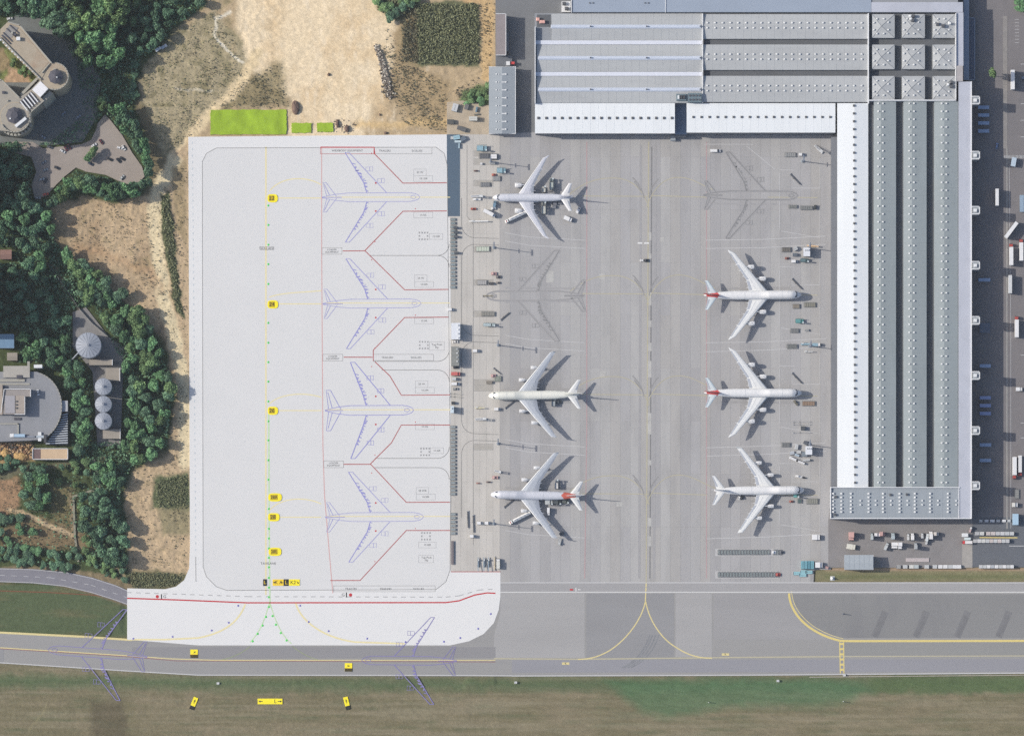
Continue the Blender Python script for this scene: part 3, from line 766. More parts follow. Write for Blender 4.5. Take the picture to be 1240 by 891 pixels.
# ------------------------------------------------------------------ aircraft
# kind: length, half width, half span, root LE x, root TE x, kink (span y, TE x), tip LE x, tip chord, engines [(y, front x, length, radius)], tail (root LE, tip LE, half span)
KIND = {
 'jumbo':  dict(L=70.0, r=3.35, hs=32.6, rl=22.5, rt=37.0, ky=11.0, kt=38.6, tl=48.0, tc=4.0, eng=[(12.0, 23.6, 6.0, 1.45), (21.3, 32.9, 6.0, 1.45)],
                tail=(60.5, 69.0, 11.2, 7.5, 2.4), fin=(57.5, 69.0, 19.4), hump=True, wing_z=(3.9, 8.2)),
 'long_jumbo': dict(L=75.6, r=3.4, hs=34.6, rl=25.7, rt=40.5, ky=11.5, kt=42.5, tl=53.5, tc=3.6, eng=[(12.8, 27.4, 6.6, 1.75), (21.8, 36.4, 6.6, 1.75)],
                tail=(64.5, 72.4, 11.3, 7.5, 2.4), fin=(62.0, 73.2, 19.4), hump=True, wing_z=(4.1, 9.0), rake=True),
 'twin':   dict(L=62.0, r=3.1, hs=32.2, rl=19.5, rt=31.5, ky=9.5, kt=31.8, tl=40.2, tc=2.6, eng=[(9.8, 17.0, 6.8, 1.95)],
                tail=(52.0, 58.8, 10.7, 7.0, 2.4), fin=(49.5, 59.5, 18.5), hump=False, wing_z=(3.9, 8.0), rake=True),
 'double_decker': dict(L=68.0, r=3.7, hs=37.0, rl=18.0, rt=36.0, ky=12.0, kt=38.0, tl=44.0, tc=4.0, eng=[(15.0, 23.0, 6.2, 1.7), (25.0, 31.0, 6.2, 1.7)],
                tail=(56.0, 64.0, 15.5, 9.5, 3.4), fin=(54, 65, 24), hump=False, wing_z=(4, 9)),
}
def fus_sections(k):
    L, r = k['L'], k['r']
    S = []
    nose = [(0.0, .02, 4.9, 5.0), (.4, .30, 4.45, 5.6), (1.2, .48, 3.7, 6.5), (2.6, .68, 2.95, 7.6), (4.6, .86, 2.35, 8.7 if k['hump'] else 8.0), (7.5, .97, 2.0, 9.8 if k['hump'] else 8.3), (11, 1, 1.9, 10.0 if k['hump'] else 8.4)]
    if k['hump']:
        he = 20 if k['L'] < 72 else 25
        mid = [(he, 1, 1.9, 9.9), (he + 5, 1, 1.9, 8.9), (he + 8, 1, 1.9, 8.6)]
    else:
        mid = [(20, 1, 1.9, 8.4), (28, 1, 1.9, 8.4)]
    ta = [(L * .66, 1, 1.9, 8.6 if k['hump'] else 8.4), (L * .75, .95, 2.2, 8.55 if k['hump'] else 8.35), (L * .83, .80, 3.2, 8.45), (L * .90, .56, 4.6, 8.3), (L * .955, .33, 5.9, 8.0), (L * .99, .15, 6.7, 7.7), (L, .05, 7.1, 7.4)]
    return nose + mid + ta
def fus_pt(S, r, x, th, off=0.0):
    for a, b in zip(S[:-1], S[1:]):
        if x <= b[0] or b is S[-1]:
            t = (x - a[0]) / (b[0] - a[0]); t = min(max(t, 0), 1)
            w = (a[1] + (b[1] - a[1]) * t) * r; z0 = a[2] + (b[2] - a[2]) * t; z1 = a[3] + (b[3] - a[3]) * t
            break
    zc = z0 + min(r, (z1 - z0) / 2); hl = zc - z0; hu = z1 - zc
    c, s = math.cos(th), math.sin(th)
    return (-x, (w + off) * c, zc + ((hu if s > 0 else hl) + off) * s)
def fus_patch(S, r, x0, x1, t0, t1, nx, nt, off):
    q = MB(); vs = []
    for i in range(nx + 1):
        for j in range(nt + 1):
            vs.append(fus_pt(S, r, x0 + (x1 - x0) * i / nx, math.radians(t0 + (t1 - t0) * j / nt), off))
    fs = [(i * (nt + 1) + j, (i + 1) * (nt + 1) + j, (i + 1) * (nt + 1) + j + 1, i * (nt + 1) + j + 1) for i in range(nx) for j in range(nt)]
    return q.add(vs, fs)
def wing_le(k, y):
    return k['rl'] + (k['tl'] - k['rl']) * (y - 2.5) / (k['hs'] - 2.5)
def wing_te(k, y):
    if y < k['ky']: return k['rt'] + (k['kt'] - k['rt']) * (y - 2.5) / (k['ky'] - 2.5)
    return k['kt'] + (k['tl'] + k['tc'] - k['kt']) * (y - k['ky']) / (k['hs'] - k['ky'])
def wing_z(k, y):
    t = (y - 2.5) / (k['hs'] - 2.5); return k['wing_z'][0] + (k['wing_z'][1] - k['wing_z'][0]) * (t * .75 + t * t * .25)
def foil(q, secs, side, m=0):
    """secs: (y, xle, chord, z, thickness)"""
    prof = [(0, 0), (.08, .6), (.3, 1), (.65, .7), (1, .04), (.65, -.35), (.3, -.6), (.08, -.45)]
    n = len(prof); vs = []
    for (y, x, c, z, t) in secs:
        for (u, w) in prof: vs.append((-(x + u * c), side * y, z + w * t))
    fs = []
    for i in range(len(secs) - 1):
        for j in range(n):
            f = (i * n + j, i * n + (j + 1) % n, (i + 1) * n + (j + 1) % n, (i + 1) * n + j)
            fs.append(f if side > 0 else f[::-1])
    a = tuple(range(n)); b = tuple(range((len(secs) - 1) * n, len(secs) * n))
    fs += [a[::-1] if side > 0 else a, b if side > 0 else b[::-1]]
    q.add(vs, fs, m)
PW = plain('aircraft_white', T(236, 236, 238), 0.35)
PCREAM = plain('aircraft_cream', T(238, 238, 230), 0.35)
PLIL = plain('aircraft_pale_lilac', T(214, 216, 226), 0.35)
PWING = plain('wing_light_grey', T(190, 196, 206), 0.4)
PWINGW = plain('wing_white_grey', T(226, 228, 230), 0.4)
PFLAP = plain('flap_grey', T(170, 176, 188), 0.45)
PEDGE = plain('polished_leading_edge', T(232, 234, 236), 0.3)
PRED = plain('tail_red', T(214, 84, 84), 0.4)
PORG = plain('tail_orange_red', T(208, 104, 88), 0.4)
PGLASS = plain('cockpit_glass', (0.03, 0.04, 0.06), 0.1)
PDARK = plain('dark_metal', (0.05, 0.05, 0.055), 0.5)
PTYRE = plain('tyre_rubber', (0.02, 0.02, 0.02), 0.8)
PENG = plain('engine_cowl_white', T(232, 232, 234), 0.35)
PBLUET = plain('stabiliser_pale_blue', T(206, 220, 228), 0.4)
PINT = plain('bare_aluminium', T(198, 200, 204), 0.3, metal=0.3)

def aircraft(kind, tailpx, nosepx, zpx, label, body, wingm, tailm=None, band=None, group='parked freighters', stabm=None, doors=True):
    k = KIND[kind]; L, r = k['L'], k['r']
    n = Vector(W(*nosepx, 5.5)); t = Vector(W(*tailpx, 7.0))
    ang = math.atan2(n.y - t.y, n.x - t.x)
    root = empty(zpx, (n.x, n.y, 0.06), ang); tag(root, label, 'cargo plane', group)
    S = fus_sections(k)
    # fuselage
    xs = sorted(set([s[0] for s in S] + [L * i / 34 for i in range(35)])); nt = 24
    q = MB(); vs = []
    for x in xs:
        for j in range(nt): vs.append(fus_pt(S, r, x, 2 * math.pi * j / nt))
    fs = [(i * nt + j, i * nt + (j + 1) % nt, (i + 1) * nt + (j + 1) % nt, (i + 1) * nt + j) for i in range(len(xs) - 1) for j in range(nt)]
    fs = [f[::-1] for f in fs]
    fs += [tuple(range(nt)), tuple(range((len(xs) - 1) * nt, len(xs) * nt))[::-1]]
    q.add(vs, fs)
    fo = q.build('fuselage', body, root, smooth=True, world=False)
    # wing box fairing
    q = MB()
    q.hull([(-k['rl'] - 1, -3.6, 1.9), (-k['rl'] - 1, 3.6, 1.9), (-k['rt'] - 2, 3.6, 1.9), (-k['rt'] - 2, -3.6, 1.9)][::-1],
           [(-k['rl'] + 1, -3.2, 4.6), (-k['rl'] + 1, 3.2, 4.6), (-k['rt'] - 4, 3.2, 4.6), (-k['rt'] - 4, -3.2, 4.6)][::-1])
    q.build('wing_fairing', PWING, root, world=False)
    # cockpit windows
    for a0, a1 in ((62, 86), (94, 118), (40, 58), (122, 140)):
        fus_patch(S, r, 3.3 if a0 in (62, 94) else 3.7, 4.3 if a0 in (62, 94) else 5.2, a0 - 8, a1 - 8 if a0 < 90 else a1, 2, 3, .05).build('cockpit_window', PGLASS, root, world=False)
    # faint panel joints and door outlines on the crown
    for x in (L * .2, L * .58):
        fus_patch(S, r, x, x + .2, 0, 180, 1, 10, .03).build('fuselage_seam', PWING, root, world=False)
    if band:
        bb = fus_patch(S, r, band[0] * L, band[1] * L, -60, 240, 8, 18, .04); bb.v = [(v[0] + (1.6 - abs(v[1]) * .9) * (1 if n_i < 19 else 0), v[1], v[2]) for n_i, v in enumerate(bb.v)]; bb.build('tail_band', band[2], root, smooth=True, world=False)
    for s in (1, -1):
        ys = [2.4, k['ky'] * .6, k['ky'], (k['ky'] + k['hs']) / 2, k['hs'] * .93, k['hs']]
        secs = []
        for y in ys:
            le, te = wing_le(k, y), wing_te(k, y)
            if y == k['hs'] and k.get('rake'): le += 2.6
            if y == k['hs']: te = max(te, le + 1.0); 
            c = te - le
            secs.append((y, le, c, wing_z(k, y), max(.16, c * .075)))
        q = MB(); foil(q, secs, s)
        w = q.build('wing', wingm, root, world=False)
        # leading edge strip, flaps, ailerons, spoilers, track fairings
        def strip_on(name, y0, y1, u0, u1, m, dz, u2=None):
            v = []
            for y in (y0, y1):
                le, te = wing_le(k, y), wing_te(k, y); c = te - le; z = wing_z(k, y)
                for u in (u0, u1):
                    prof = [(0, 0), (.08, .6), (.3, 1), (.65, .7), (1, .04)]
                    for (a, b), (a2, b2) in zip(prof[:-1], prof[1:]):
                        if u <= a2: h = b + (b2 - b) * (u - a) / (a2 - a); break
                    v.append((-(le + u * c), s * y, z + h * max(.16, c * .075) + dz))
            f = (0, 1, 3, 2) if s < 0 else (2, 3, 1, 0)
            lo = [(p[0], p[1], p[2] - .12) for p in v]
            qq = MB(); qq.add(v + lo, [f, (4, 5, 7, 6)[::1] if s > 0 else (6, 7, 5, 4), (0, 1, 5, 4), (2, 3, 7, 6), (0, 2, 6, 4), (1, 3, 7, 5)])
            return qq.build(name, m, w, world=False)
        strip_on('leading_edge', 4.2, k['hs'] * .95, .012, .075, PEDGE, .05)
        ee = [e[0] for e in k['eng']]
        strip_on('flap', 4.0, k['ky'] - .4, .80, .985, PFLAP, .06)
        strip_on('flap', k['ky'] + .4, k['hs'] * .68, .76, .985, PFLAP, .05)
        strip_on('aileron', k['hs'] * .70, k['hs'] * .93, .76, .985, PFLAP, .05)
        for i in range(4):
            a = 5 + i * (k['hs'] * .62 - 5) / 4
            strip_on('spoiler', a, a + (k['hs'] * .62 - 5) / 4 - .4, .60, .74, wingm, .10)
        for i in range(5):
            y = k['hs'] * (.17 + .125 * i); te = wing_te(k, y); z = wing_z(k, y)
            qq = MB(); qq.axcyl((-(te - 3.2), s * y, z - .35), (-(te - .6), s * y, z - .25), .42, .40, 6); qq.axcyl((-(te - .6), s * y, z - .25), (-(te + 1.6), s * y, z - .1), .40, .05, 6)
            qq.build('flap_track_fairing', PEDGE if wingm is PWINGW else wingm, w, world=False)
        if not k.get('rake'):
            y = k['hs']; le = wing_le(k, y); z = wing_z(k, y)
            qq = MB(); qq.hull([(-le - .6, s * (y - .05), z), (-le - k['tc'], s * (y - .05), z), (-le - k['tc'], s * (y + .1), z), (-le - .6, s * (y + .1), z)],
                               [(-le - 2.6, s * (y + .5), z + 1.9), (-le - k['tc'] - .6, s * (y + .5), z + 1.9), (-le - k['tc'] - .6, s * (y + .6), z + 1.9), (-le - 2.6, s * (y + .6), z + 1.9)])
            qq.build('winglet', wingm, w, world=False)
        for (ey, ex, el, er) in k['eng']:
            z = wing_z(k, ey) - 1.25 - er * .55
            R = [(0, .92), (.06, 1.0), (.3, 1.06), (.62, .98), (.78, .84)]
            qq = MB(); n_ = 16
            vs = []
            for u, f_ in R:
                for j in range(n_):
                    a = 2 * math.pi * j / n_; vs.append((-(ex + u * el), s * ey + er * f_ * math.cos(a), z + er * f_ * math.sin(a)))
            fs = [(i * n_ + j, i * n_ + (j + 1) % n_, (i + 1) * n_ + (j + 1) % n_, (i + 1) * n_ + j) for i in range(len(R) - 1) for j in range(n_)]
            fs = [f[::-1] for f in fs]
            qq.add(vs, fs)
            en = qq.build('engine', PENG, root, smooth=True, world=False)
            qq = MB(); qq.axcyl((-(ex + .5), s * ey, z), (-(ex + .9), s * ey, z), er * .93, er * .93, 16); qq.build('fan', PDARK, en, world=False)
            qq = MB(); qq.axcyl((-(ex + .7 * el), s * ey, z), (-(ex + el), s * ey, z), er * .62, er * .38, 12)
            qq.axcyl((-(ex + el), s * ey, z), (-(ex + el * 1.18), s * ey, z), er * .26, .03, 10); qq.build('exhaust_cone', PINT, en, world=False)
            qq = MB(); wl = wing_le(k, ey); zt = wing_z(k, ey)
            qq.hull([(-(ex + el * .25), s * ey - .25, z + er * .9), (-(ex + el * .25), s * ey + .25, z + er * .9), (-(wl + 4), s * ey + .25, zt - .4), (-(wl + 4), s * ey - .25, zt - .4)],
                    [(-(ex + el * .35), s * ey - .2, z + er * 1.3), (-(ex + el * .35), s * ey + .2, z + er * 1.3), (-(wl + 3), s * ey + .2, zt + .32), (-(wl + 3), s * ey - .2, zt + .32)])
            qq.build('pylon', wingm, en, world=False)
        # stabiliser
        a, b, hs, c0, c1 = k['tail']
        q = MB(); foil(q, [(.6, a, c0, 7.0, .5), (hs * .6, a + (b - a) * .57, c0 + (c1 - c0) * .6, 7.6, .35), (hs, b, c1, 8.1, .2)], s)
        st = q.build('stabiliser', stabm or wingm, root, world=False)
        q = MB(); p0 = (a + c0 * .72, 7.28); p1 = (b + c1 * .72, 8.22)
        q.hull([(-(a + c0 * .99), s * 1.6, 7.0), (-(b + c1 * .98), s * hs * .95, 8.06), (-(b + c1 * .72), s * hs * .95, 8.06), (-(a + c0 * .74), s * 1.6, 7.1)],
               [(-(a + c0 * .99), s * 1.6, 7.12), (-(b + c1 * .98), s * hs * .95, 8.16), (-(b + c1 * .72), s * hs * .95, 8.26), (-(a + c0 * .74), s * 1.6, 7.36)])
        q.build('elevator', PFLAP, st, world=False)
    fa, fb, fh = k['fin']
    q = MB(); prof = [(0, 0), (.12, .7), (.4, 1), (1, .05)]
    lo, hi = [], []
    cb, ct = L * .965 - fa, 3.4
    for side in (1, -1):
        pr = prof if side > 0 else prof[::-1][1:-1]
        for u, w_ in pr:
            lo.append((-(fa + u * cb), side * w_ * .45, 7.9)); hi.append((-(fb + u * ct), side * w_ * .2, fh))
    q.hull(lo[::-1], hi[::-1])
    fn = q.build('fin', tailm or body, root, world=False)
    q = MB(); q.hull([(-(fa + cb * .74), .3, 8.2), (-(fa + cb * .99), .06, 8.2), (-(fa + cb * .99), -.06, 8.2), (-(fa + cb * .74), -.3, 8.2)],
                     [(-(fb + ct * .74), .16, fh - .5), (-(fb + ct * .99), .05, fh - .5), (-(fb + ct * .99), -.05, fh - .5), (-(fb + ct * .74), -.16, fh - .5)])
    q.build('rudder', tailm or PFLAP, fn, world=False)
    # undercarriage
    def gear(x, y, nw):
        q = MB(); q.axcyl((-x, y, 2.6), (-x, y, .7), .22, .18, 8); g = q.build('landing_gear', PINT, root, world=False)
        for dx in ([0] if nw == 2 else [-.75, .75]):
            for dy in (-.55, .55):
                q = MB(); q.axcyl((-(x + dx), y + dy - .2, .62), (-(x + dx), y + dy + .2, .62), .62, .62, 12); q.build('wheel', PTYRE, g, world=False)
    gear(L * .115, 0, 2)
    xm = k['rt'] - 3.4
    for y in ((-5.5, 5.5) if kind == 'twin' else (-5.5, -1.9, 1.9, 5.5)): gear(xm if abs(y) > 2 else xm + 3, y, 4)
    return root

aircraft('twin', (694.5, 239), (596.8, 239.3), 'cargo_plane', 'white twin-engine cargo plane parked at the top of the west row', PLIL, PLIL, stabm=PW)
aircraft('jumbo', (702.5, 477.4), (591.6, 479), 'cargo_plane', 'cream white four-engine jumbo freighter, middle of the three facing left', PCREAM, PWING, stabm=PWINGW)
aircraft('jumbo', (702.5, 600.3), (594.2, 598.6), 'cargo_plane', 'four-engine jumbo freighter facing left with orange red band before its tail', PLIL, PWING, band=(.80, .94, PORG), stabm=PWINGW, tailm=PW)
aircraft('long_jumbo', (852, 357.6), (970.6, 356.8), 'cargo_plane', 'red-tailed four-engine freighter facing right, uppermost of the east row', PW, PWINGW, band=(.86, .975, PRED), tailm=PRED, stabm=PBLUET)
aircraft('long_jumbo', (853, 475.4), (971.0, 475.8), 'cargo_plane', 'red-tailed four-engine freighter facing right, middle of the east row', PW, PWINGW, band=(.86, .975, PRED), tailm=PRED, stabm=PBLUET)
aircraft('jumbo', (862.5, 593.8), (974, 593.2), 'cargo_plane', 'all white four-engine freighter facing right at the bottom of the east row', PW, PWINGW, stabm=PWINGW, tailm=PW)

# ------------------------------------------------------------------ painted aircraft outlines
def outline(kind, nose, tail, parent, m, m2, z, w=.45, label=None, rough=False):
    k = KIND[kind]; L, r = k['L'], k['r']
    n, t = Vector(G(*nose)), Vector(G(*tail))
    d = (n - t); sc = d.length / L; d.normalize(); p_ = Vector((-d.y, d.x))
    def tr(x, y): return n - d * x * sc + p_ * y * sc
    q = MB(); q2 = MB(); rj = random.Random(3)
    q.strip([tr(0, 0), tr(1.5, r * .5), tr(4, r * .8), tr(8, r), tr(L * .72, r), tr(L * .86, r * .7), tr(L, r * .12), tr(L, -r * .12), tr(L * .86, -r * .7), tr(L * .72, -r), tr(8, -r), tr(4, -r * .8), tr(1.5, -r * .5)], w, z, closed=True)
    q.strip([tr(3, 0), tr(4.6, 1.4), tr(7, .8), tr(7, -.8), tr(4.6, -1.4)], w * .9, z, closed=True)
    for s in (1, -1):
        q.strip([tr(k['rl'], s * r), tr(k['tl'] + 1.2, s * k['hs'])], w * 1.3, z)
        q.strip([tr(k['tl'] + 1.2, s * k['hs']), tr(k['tl'] + k['tc'] + .6, s * k['hs'])], w, z)
        q2.strip([tr(k['tl'] + k['tc'] + .6, s * k['hs']), tr(k['kt'] + 1, s * k['ky']), tr(k['rt'] + .5, s * r)], w * 1.5, z)
        for i in range(17):
            y = r + 1.5 + i * (k['hs'] * .72 - r) / 17 + rj.uniform(-.5, .5)
            te = wing_te(k, y)
            q2.strip([tr(te - rj.uniform(.1, 1.8), s * y), tr(te + rj.uniform(.2, 1.4), s * (y + rj.uniform(-.6, .8)))], w * rj.uniform(.8, 2.2), z)
        a, b, hs, c0, c1 = k['tail']
        q.strip([tr(a, s * .8), tr(b, s * hs)], w, z); q.strip([tr(b, s * hs), tr(b + c1, s * hs), tr(a + c0, s * .8)], w, z)
        q2.strip([tr(a + c0 * .7, s * 1.4), tr(b + c1 * .6, s * hs * .9)], w, z)
        for (ey, ex, el, er) in k['eng']:
            q.strip([tr(ex, s * (ey - er)), tr(ex, s * (ey + er)), tr(ex + el * .8, s * (ey + er * .8)), tr(ex + el * .8, s * (ey - er * .8))], w * .8, z, closed=True)
            q2.strip([tr(ex + el * .35, s * (ey - er)), tr(ex + el * .35, s * (ey + er))], w * .8, z)
    q2.strip([tr(L * .80, 0), tr(L, 0)], w * 1.2, z)
    a = q.build('aircraft_outline', m, parent); b = q2.build('aircraft_outline_detail', m2, parent)
    if label: a['label'] = label
outline('long_jumbo', (508.5, 238.8), (390, 239.3), na, M_BLUE2, M_BLUE, ZN + .012, .44, 'blue painted freighter outline at the top stand')
outline('long_jumbo', (510, 367.3), (391, 368), na, M_BLUE2, M_BLUE, ZN + .012, .44, 'blue painted freighter outline at the second stand')
outline('double_decker', (501, 496.5), (394, 497), na, M_BLUE, M_BLUE, ZN + .012, .5, 'blue painted double-decker outline at the third stand')
outline('long_jumbo', (513, 625.5), (394, 626), na, M_BLUE2, M_BLUE, ZN + .012, .44, 'blue painted freighter outline at the lowest stand')
m_tb = plain('faded_violet_paint', T(136, 130, 184), .7)
outline('long_jumbo', (58, 786), (178, 795), tw, m_tb, m_tb, 0.115, .46, 'faded blue outline painted across the taxiway at far left')
outline('long_jumbo', (438, 799), (553, 800), tw, m_tb, m_tb, 0.14, .46, 'faded blue outline painted across the taxiway below the new apron')
outline('jumbo', (589, 358.5), (707, 358), ap, M_DLINE2, M_DLINE, .1, .55, 'dark freighter outline painted on the empty west stand')
outline('long_jumbo', (966, 237), (852, 236.5), ap, M_DLINE, M_DLINE, .1, .62, 'dark freighter outline painted on the empty east stand')

for y in (238.8, 367.6, 496.8, 625.6):
    q = MB()
    for px_, py_, r_ in ((455, y - 17, .7), (455, y + 17, .7), (503, y + 14, .4), (454, y + 54, .4), (450, y - 53, .4)):
        cx_, cy_ = G(px_, py_); q.cyl(cx_, cy_, ZN, r_, .025, 10)
    q.build('stand_dot', M_SRED, na)
MG_ = plain('worn_outline_film', T(165, 164, 166), .7)
outline('jumbo', (589, 358.5), (707, 358), ap, MG_, MG_, .09, 1.5)
outline('long_jumbo', (966, 237), (852, 236.5), ap, MG_, MG_, .09, 1.7)
# ------------------------------------------------------------------ signs and lamps set on the pavement
def sign(px, py, w, h, rot, m, label, marks=(), pill=False, group='taxi guidance signs'):
    cx, cy = G(px, py)
    r0 = empty('guidance_sign', (cx, cy, .12 if (py < 780 and px < 600) else .05), math.radians(rot)); tag(r0, label, 'sign', group)
    q = MB(); w, h = w * MPP, h * MPP
    if pill:
        pts = [(w / 2 * math.copysign(abs(math.cos(a)) ** .6, math.cos(a)), h / 2 * math.copysign(abs(math.sin(a)) ** .6, math.sin(a))) for a in [2 * math.pi * i / 24 for i in range(24)]]
        q.prism(pts, 0, .3); q.build('panel', m, r0, world=False)
        q = MB(); q.strip(pts, .3, .31, closed=True); q.build('border', M_SIGNY, r0, world=False)
    else:
        q.box(0, 0, 0, w, h, .3); q.build('panel', m, r0, world=False)
    for mk in marks:
        if mk[0] == 'box':
            q = MB(); q.box(mk[1] * MPP, mk[2] * MPP, .28, mk[3] * MPP, mk[4] * MPP, .05); q.build('panel_field', mk[5], r0, world=False)
        elif mk[0] == 'arrow':
            q = MB(); L = mk[4]; a = math.radians(mk[3]); x, y = mk[1] * MPP, mk[2] * MPP
            dx, dy = math.cos(a), math.sin(a)
            q.strip([(x - dx * L / 2, y - dy * L / 2), (x + dx * L * .2, y + dy * L * .2)], .45, .345)
            q.add([(x + dx * L * .5, y + dy * L * .5, .345), (x - dy * .75, y + dx * .75, .345), (x + dy * .75, y - dx * .75, .345)], [(0, 1, 2)])
            q.build('arrow', M_BLACK, r0, world=False)
        elif mk[0] == 'text':
            cu = bpy.data.curves.new('lettering', 'FONT'); cu.body = mk[1]; cu.size = mk[4]; cu.align_x = 'CENTER'; cu.align_y = 'CENTER'
            cu.materials.append(mk[5] if len(mk) > 5 else M_BLACK)
            lettering(cu, r0, (mk[2] * MPP, mk[3] * MPP, .35))
    return r0
for (px, py, w_, tx), nth in zip(((330, 240.3, 12, '22'), (330.3, 368.7, 12.5, '24'), (330.3, 497.3, 12, '26'), (333, 602, 16, '28R'), (331.5, 626, 13.5, '28'), (333, 667.8, 15, '28L')), ('topmost', 'second from the top', 'third from the top', 'third from the bottom', 'second from the bottom', 'lowest')):
    sign(px, py, w_, 9.5, 0, M_SIGNY, 'yellow pill-shaped stand sign on the pale taxilane, ' + nth, (('box', -1.0, 0, w_ * .55, 6.4, mat('sign_ochre', (.42, .31, .01), fine=.3)), ('text', tx, -1, 0, 4.4 if len(tx) < 3 else 3.4)), True)
sign(320.8, 705, 4.4, 8, 0, M_BLACK, 'small black sign standing alone left of the yellow panel row', (('text', 'L', 0, 0, 3.6, M_SIGNO),))
sign(336.8, 705, 13.2, 7.6, 0, M_SIGNO, 'golden sign panel with arrow, left end of the panel row', (('arrow', -4.4, 0, 180, 2.2), ('text', 'K A', 0.6, 0, 3.8), ('arrow', 4.6, 0, 180, 2)))
sign(346.6, 705, 5.6, 8, 0, M_BLACK, 'black sign panel with one letter inside the yellow panel row', (('text', 'L', 0, 0, 4.2, M_SIGNO),))
sign(356.4, 705, 13, 7.6, 0, M_SIGNY, 'yellow sign panel with slanted arrow, right end of the row', (('text', 'K2', -1.5, 0, 3.8), ('arrow', 4.2, 0, -45, 2.6)))
sign(235, 791, 9, 10, 0, M_SIGNY, 'yellow and black square sign on the taxiway, the left one', (('box', 0, -3.2, 9, 3.8, mat('sign_brown_black', (.05, .04, .01))), ('box', 0, -.8, 9, .6, M_SIGNO), ('arrow', .6, 1.6, 45, 2.0)))
sign(422, 807.5, 9, 10, 0, M_SIGNY, 'yellow and black square sign on the taxiway, the right one', (('box', 0, -3.2, 9, 3.8, MATS['sign_brown_black']), ('box', 0, -.8, 9, .6, M_SIGNO), ('arrow', 0, 1.6, 180, 2.2)))
sign(234.6, 851.2, 5.6, 15.5, -22, M_SIGNY, 'tilted yellow sign with black foot lying on the grass, far left', (('box', 0, -5.6, 5.6, 4.6, M_BLACK), ('arrow', 0, 2.6, 90, 3.4)))
sign(420, 851, 5.6, 15.5, 14, M_SIGNY, 'tilted yellow sign with black foot on the grass, the right one', (('box', 0, -5.6, 5.6, 4.6, M_BLACK), ('arrow', 0, 2.6, 90, 3.4)))
sign(327, 848.8, 30, 6.8, 0, M_SIGNY, 'long horizontal yellow sign on the grass with arrows at both ends', (('arrow', -11.5, 0, 180, 3.4), ('arrow', 12, 0, 0, 3.4), ('text', 'L', 6.5, 0, 4.2)))
def lampset(pts, m, cat_label, group, r=.75, z0=.11):
    q = MB(); q.cyl(0, 0, 0, r, .10, 10, r * .8); hou = q.mesh('lamp_housing', m)
    q = MB(); q.cyl(0, 0, .09, r * .5, .08, 8, r * .3); dome = q.mesh('lamp_dome', m)
    for i, (x, y) in enumerate(pts):
        gx_, gy_ = G(x, y)
        o = link('taxiway_lamp', hou, None, (gx_, gy_, z0)); link('dome', dome, o)
        tag(o, cat_label % ordw(i + 1), 'lamp', group)
gl = [(325, y) for y in (249, 272.6, 296.5, 320, 344, 391, 415, 438.5, 462, 486, 510, 533, 557, 580.6)] + [(325.5, y) for y in (616, 628, 640, 651.6, 663.7, 675, 686.5, 699.3, 711, 722.6, 734.5)]
lampset(gl, M_GREEN, 'green flush lamp, %s from the top of the taxilane centreline', 'green centreline lamps', .85, .13)
lampset([(322, 746.5), (318, 757), (312, 767), (306, 776)], M_GREEN, 'green flush lamp, %s along the left fork of the centreline', 'green left fork lamps', .9, .13)
lampset([(330, 745.5), (334, 756), (340, 766), (347, 775)], M_GREEN, 'green flush lamp, %s along the right fork of the centreline', 'green right fork lamps', .9, .13)
lampset([(288.5, 733), (277, 753.5), (256.4, 763), (209, 770.5), (161.5, 773)], M_PURP, 'blue edge lamp, %s from the fork along the left yellow curve', 'blue lamps left', .8, .13)
lampset([(363.5, 733), (373.8, 752.6), (398, 763.8), (444.6, 772.8), (491, 777), (537.6, 776.6), (557.4, 772), (579, 760.8), (594.3, 743)], M_PURP, 'blue edge lamp, %s from the fork along the right curve', 'blue lamps right', .8, .13)
# ------------------------------------------------------------------ buildings
R_GREYL = mat('roof_sheet_light_grey', T(184, 187, 190), rough=.6, var=.05, scale=.05, fine=.04, streak=(.3, 1), stain=(.08, .35, T(158, 160, 164), .25, 1.0))
R_GREY = mat('roof_sheet_grey', T(170, 174, 177), rough=.6, var=.04, scale=.04, fine=.03)
R_EAST = mat('roof_sheet_green_grey', T(155, 164, 168), rough=.6, var=.05, scale=.05, fine=.04, streak=(1, .2), stain=(.09, .35, T(132, 142, 146), 1.0, .25))
R_WHITE = mat('roof_sheet_white', T(236, 240, 244), rough=.55, var=.03, scale=.12, fine=.02, streak=(1, .1))
R_LAV = mat('roof_membrane_lavender', T(188, 192, 205), rough=.7, var=.05, scale=.08, fine=.04, stain=(.12, .4, T(168, 172, 184), 1, .5))
R_BLUE = mat('roof_membrane_blue_grey', T(156, 168, 186), rough=.7, var=.04, scale=.05, fine=.03)
R_DARK = mat('gutter_membrane_dark', T(100, 103, 108), rough=.8, var=.08, scale=.06, fine=.04)
R_STRIP = mat('ridge_light_panel', T(208, 216, 232), rough=.4, var=.03, scale=.2)
R_STRIPW = mat('valley_cover_white', T(224, 228, 240), rough=.4, var=.03, scale=.2)
R_SMALL = mat('roof_sheet_steel', T(158, 166, 174), rough=.6, var=.05, scale=.08, fine=.04)
WALLM = mat('cladding_grey', T(150, 154, 160), rough=.6, var=.05, scale=.2)
WALLD = mat('cladding_dark', T(112, 116, 124), rough=.6, var=.05, scale=.2)
VENTW = plain('vent_white', T(230, 232, 235), .5)
VENTD = plain('vent_dark', T(90, 92, 98), .5)
TRIMW = plain('parapet_white', T(232, 234, 238), .5)
DOORM = plain('dock_door_grey', T(120, 128, 138), .5)

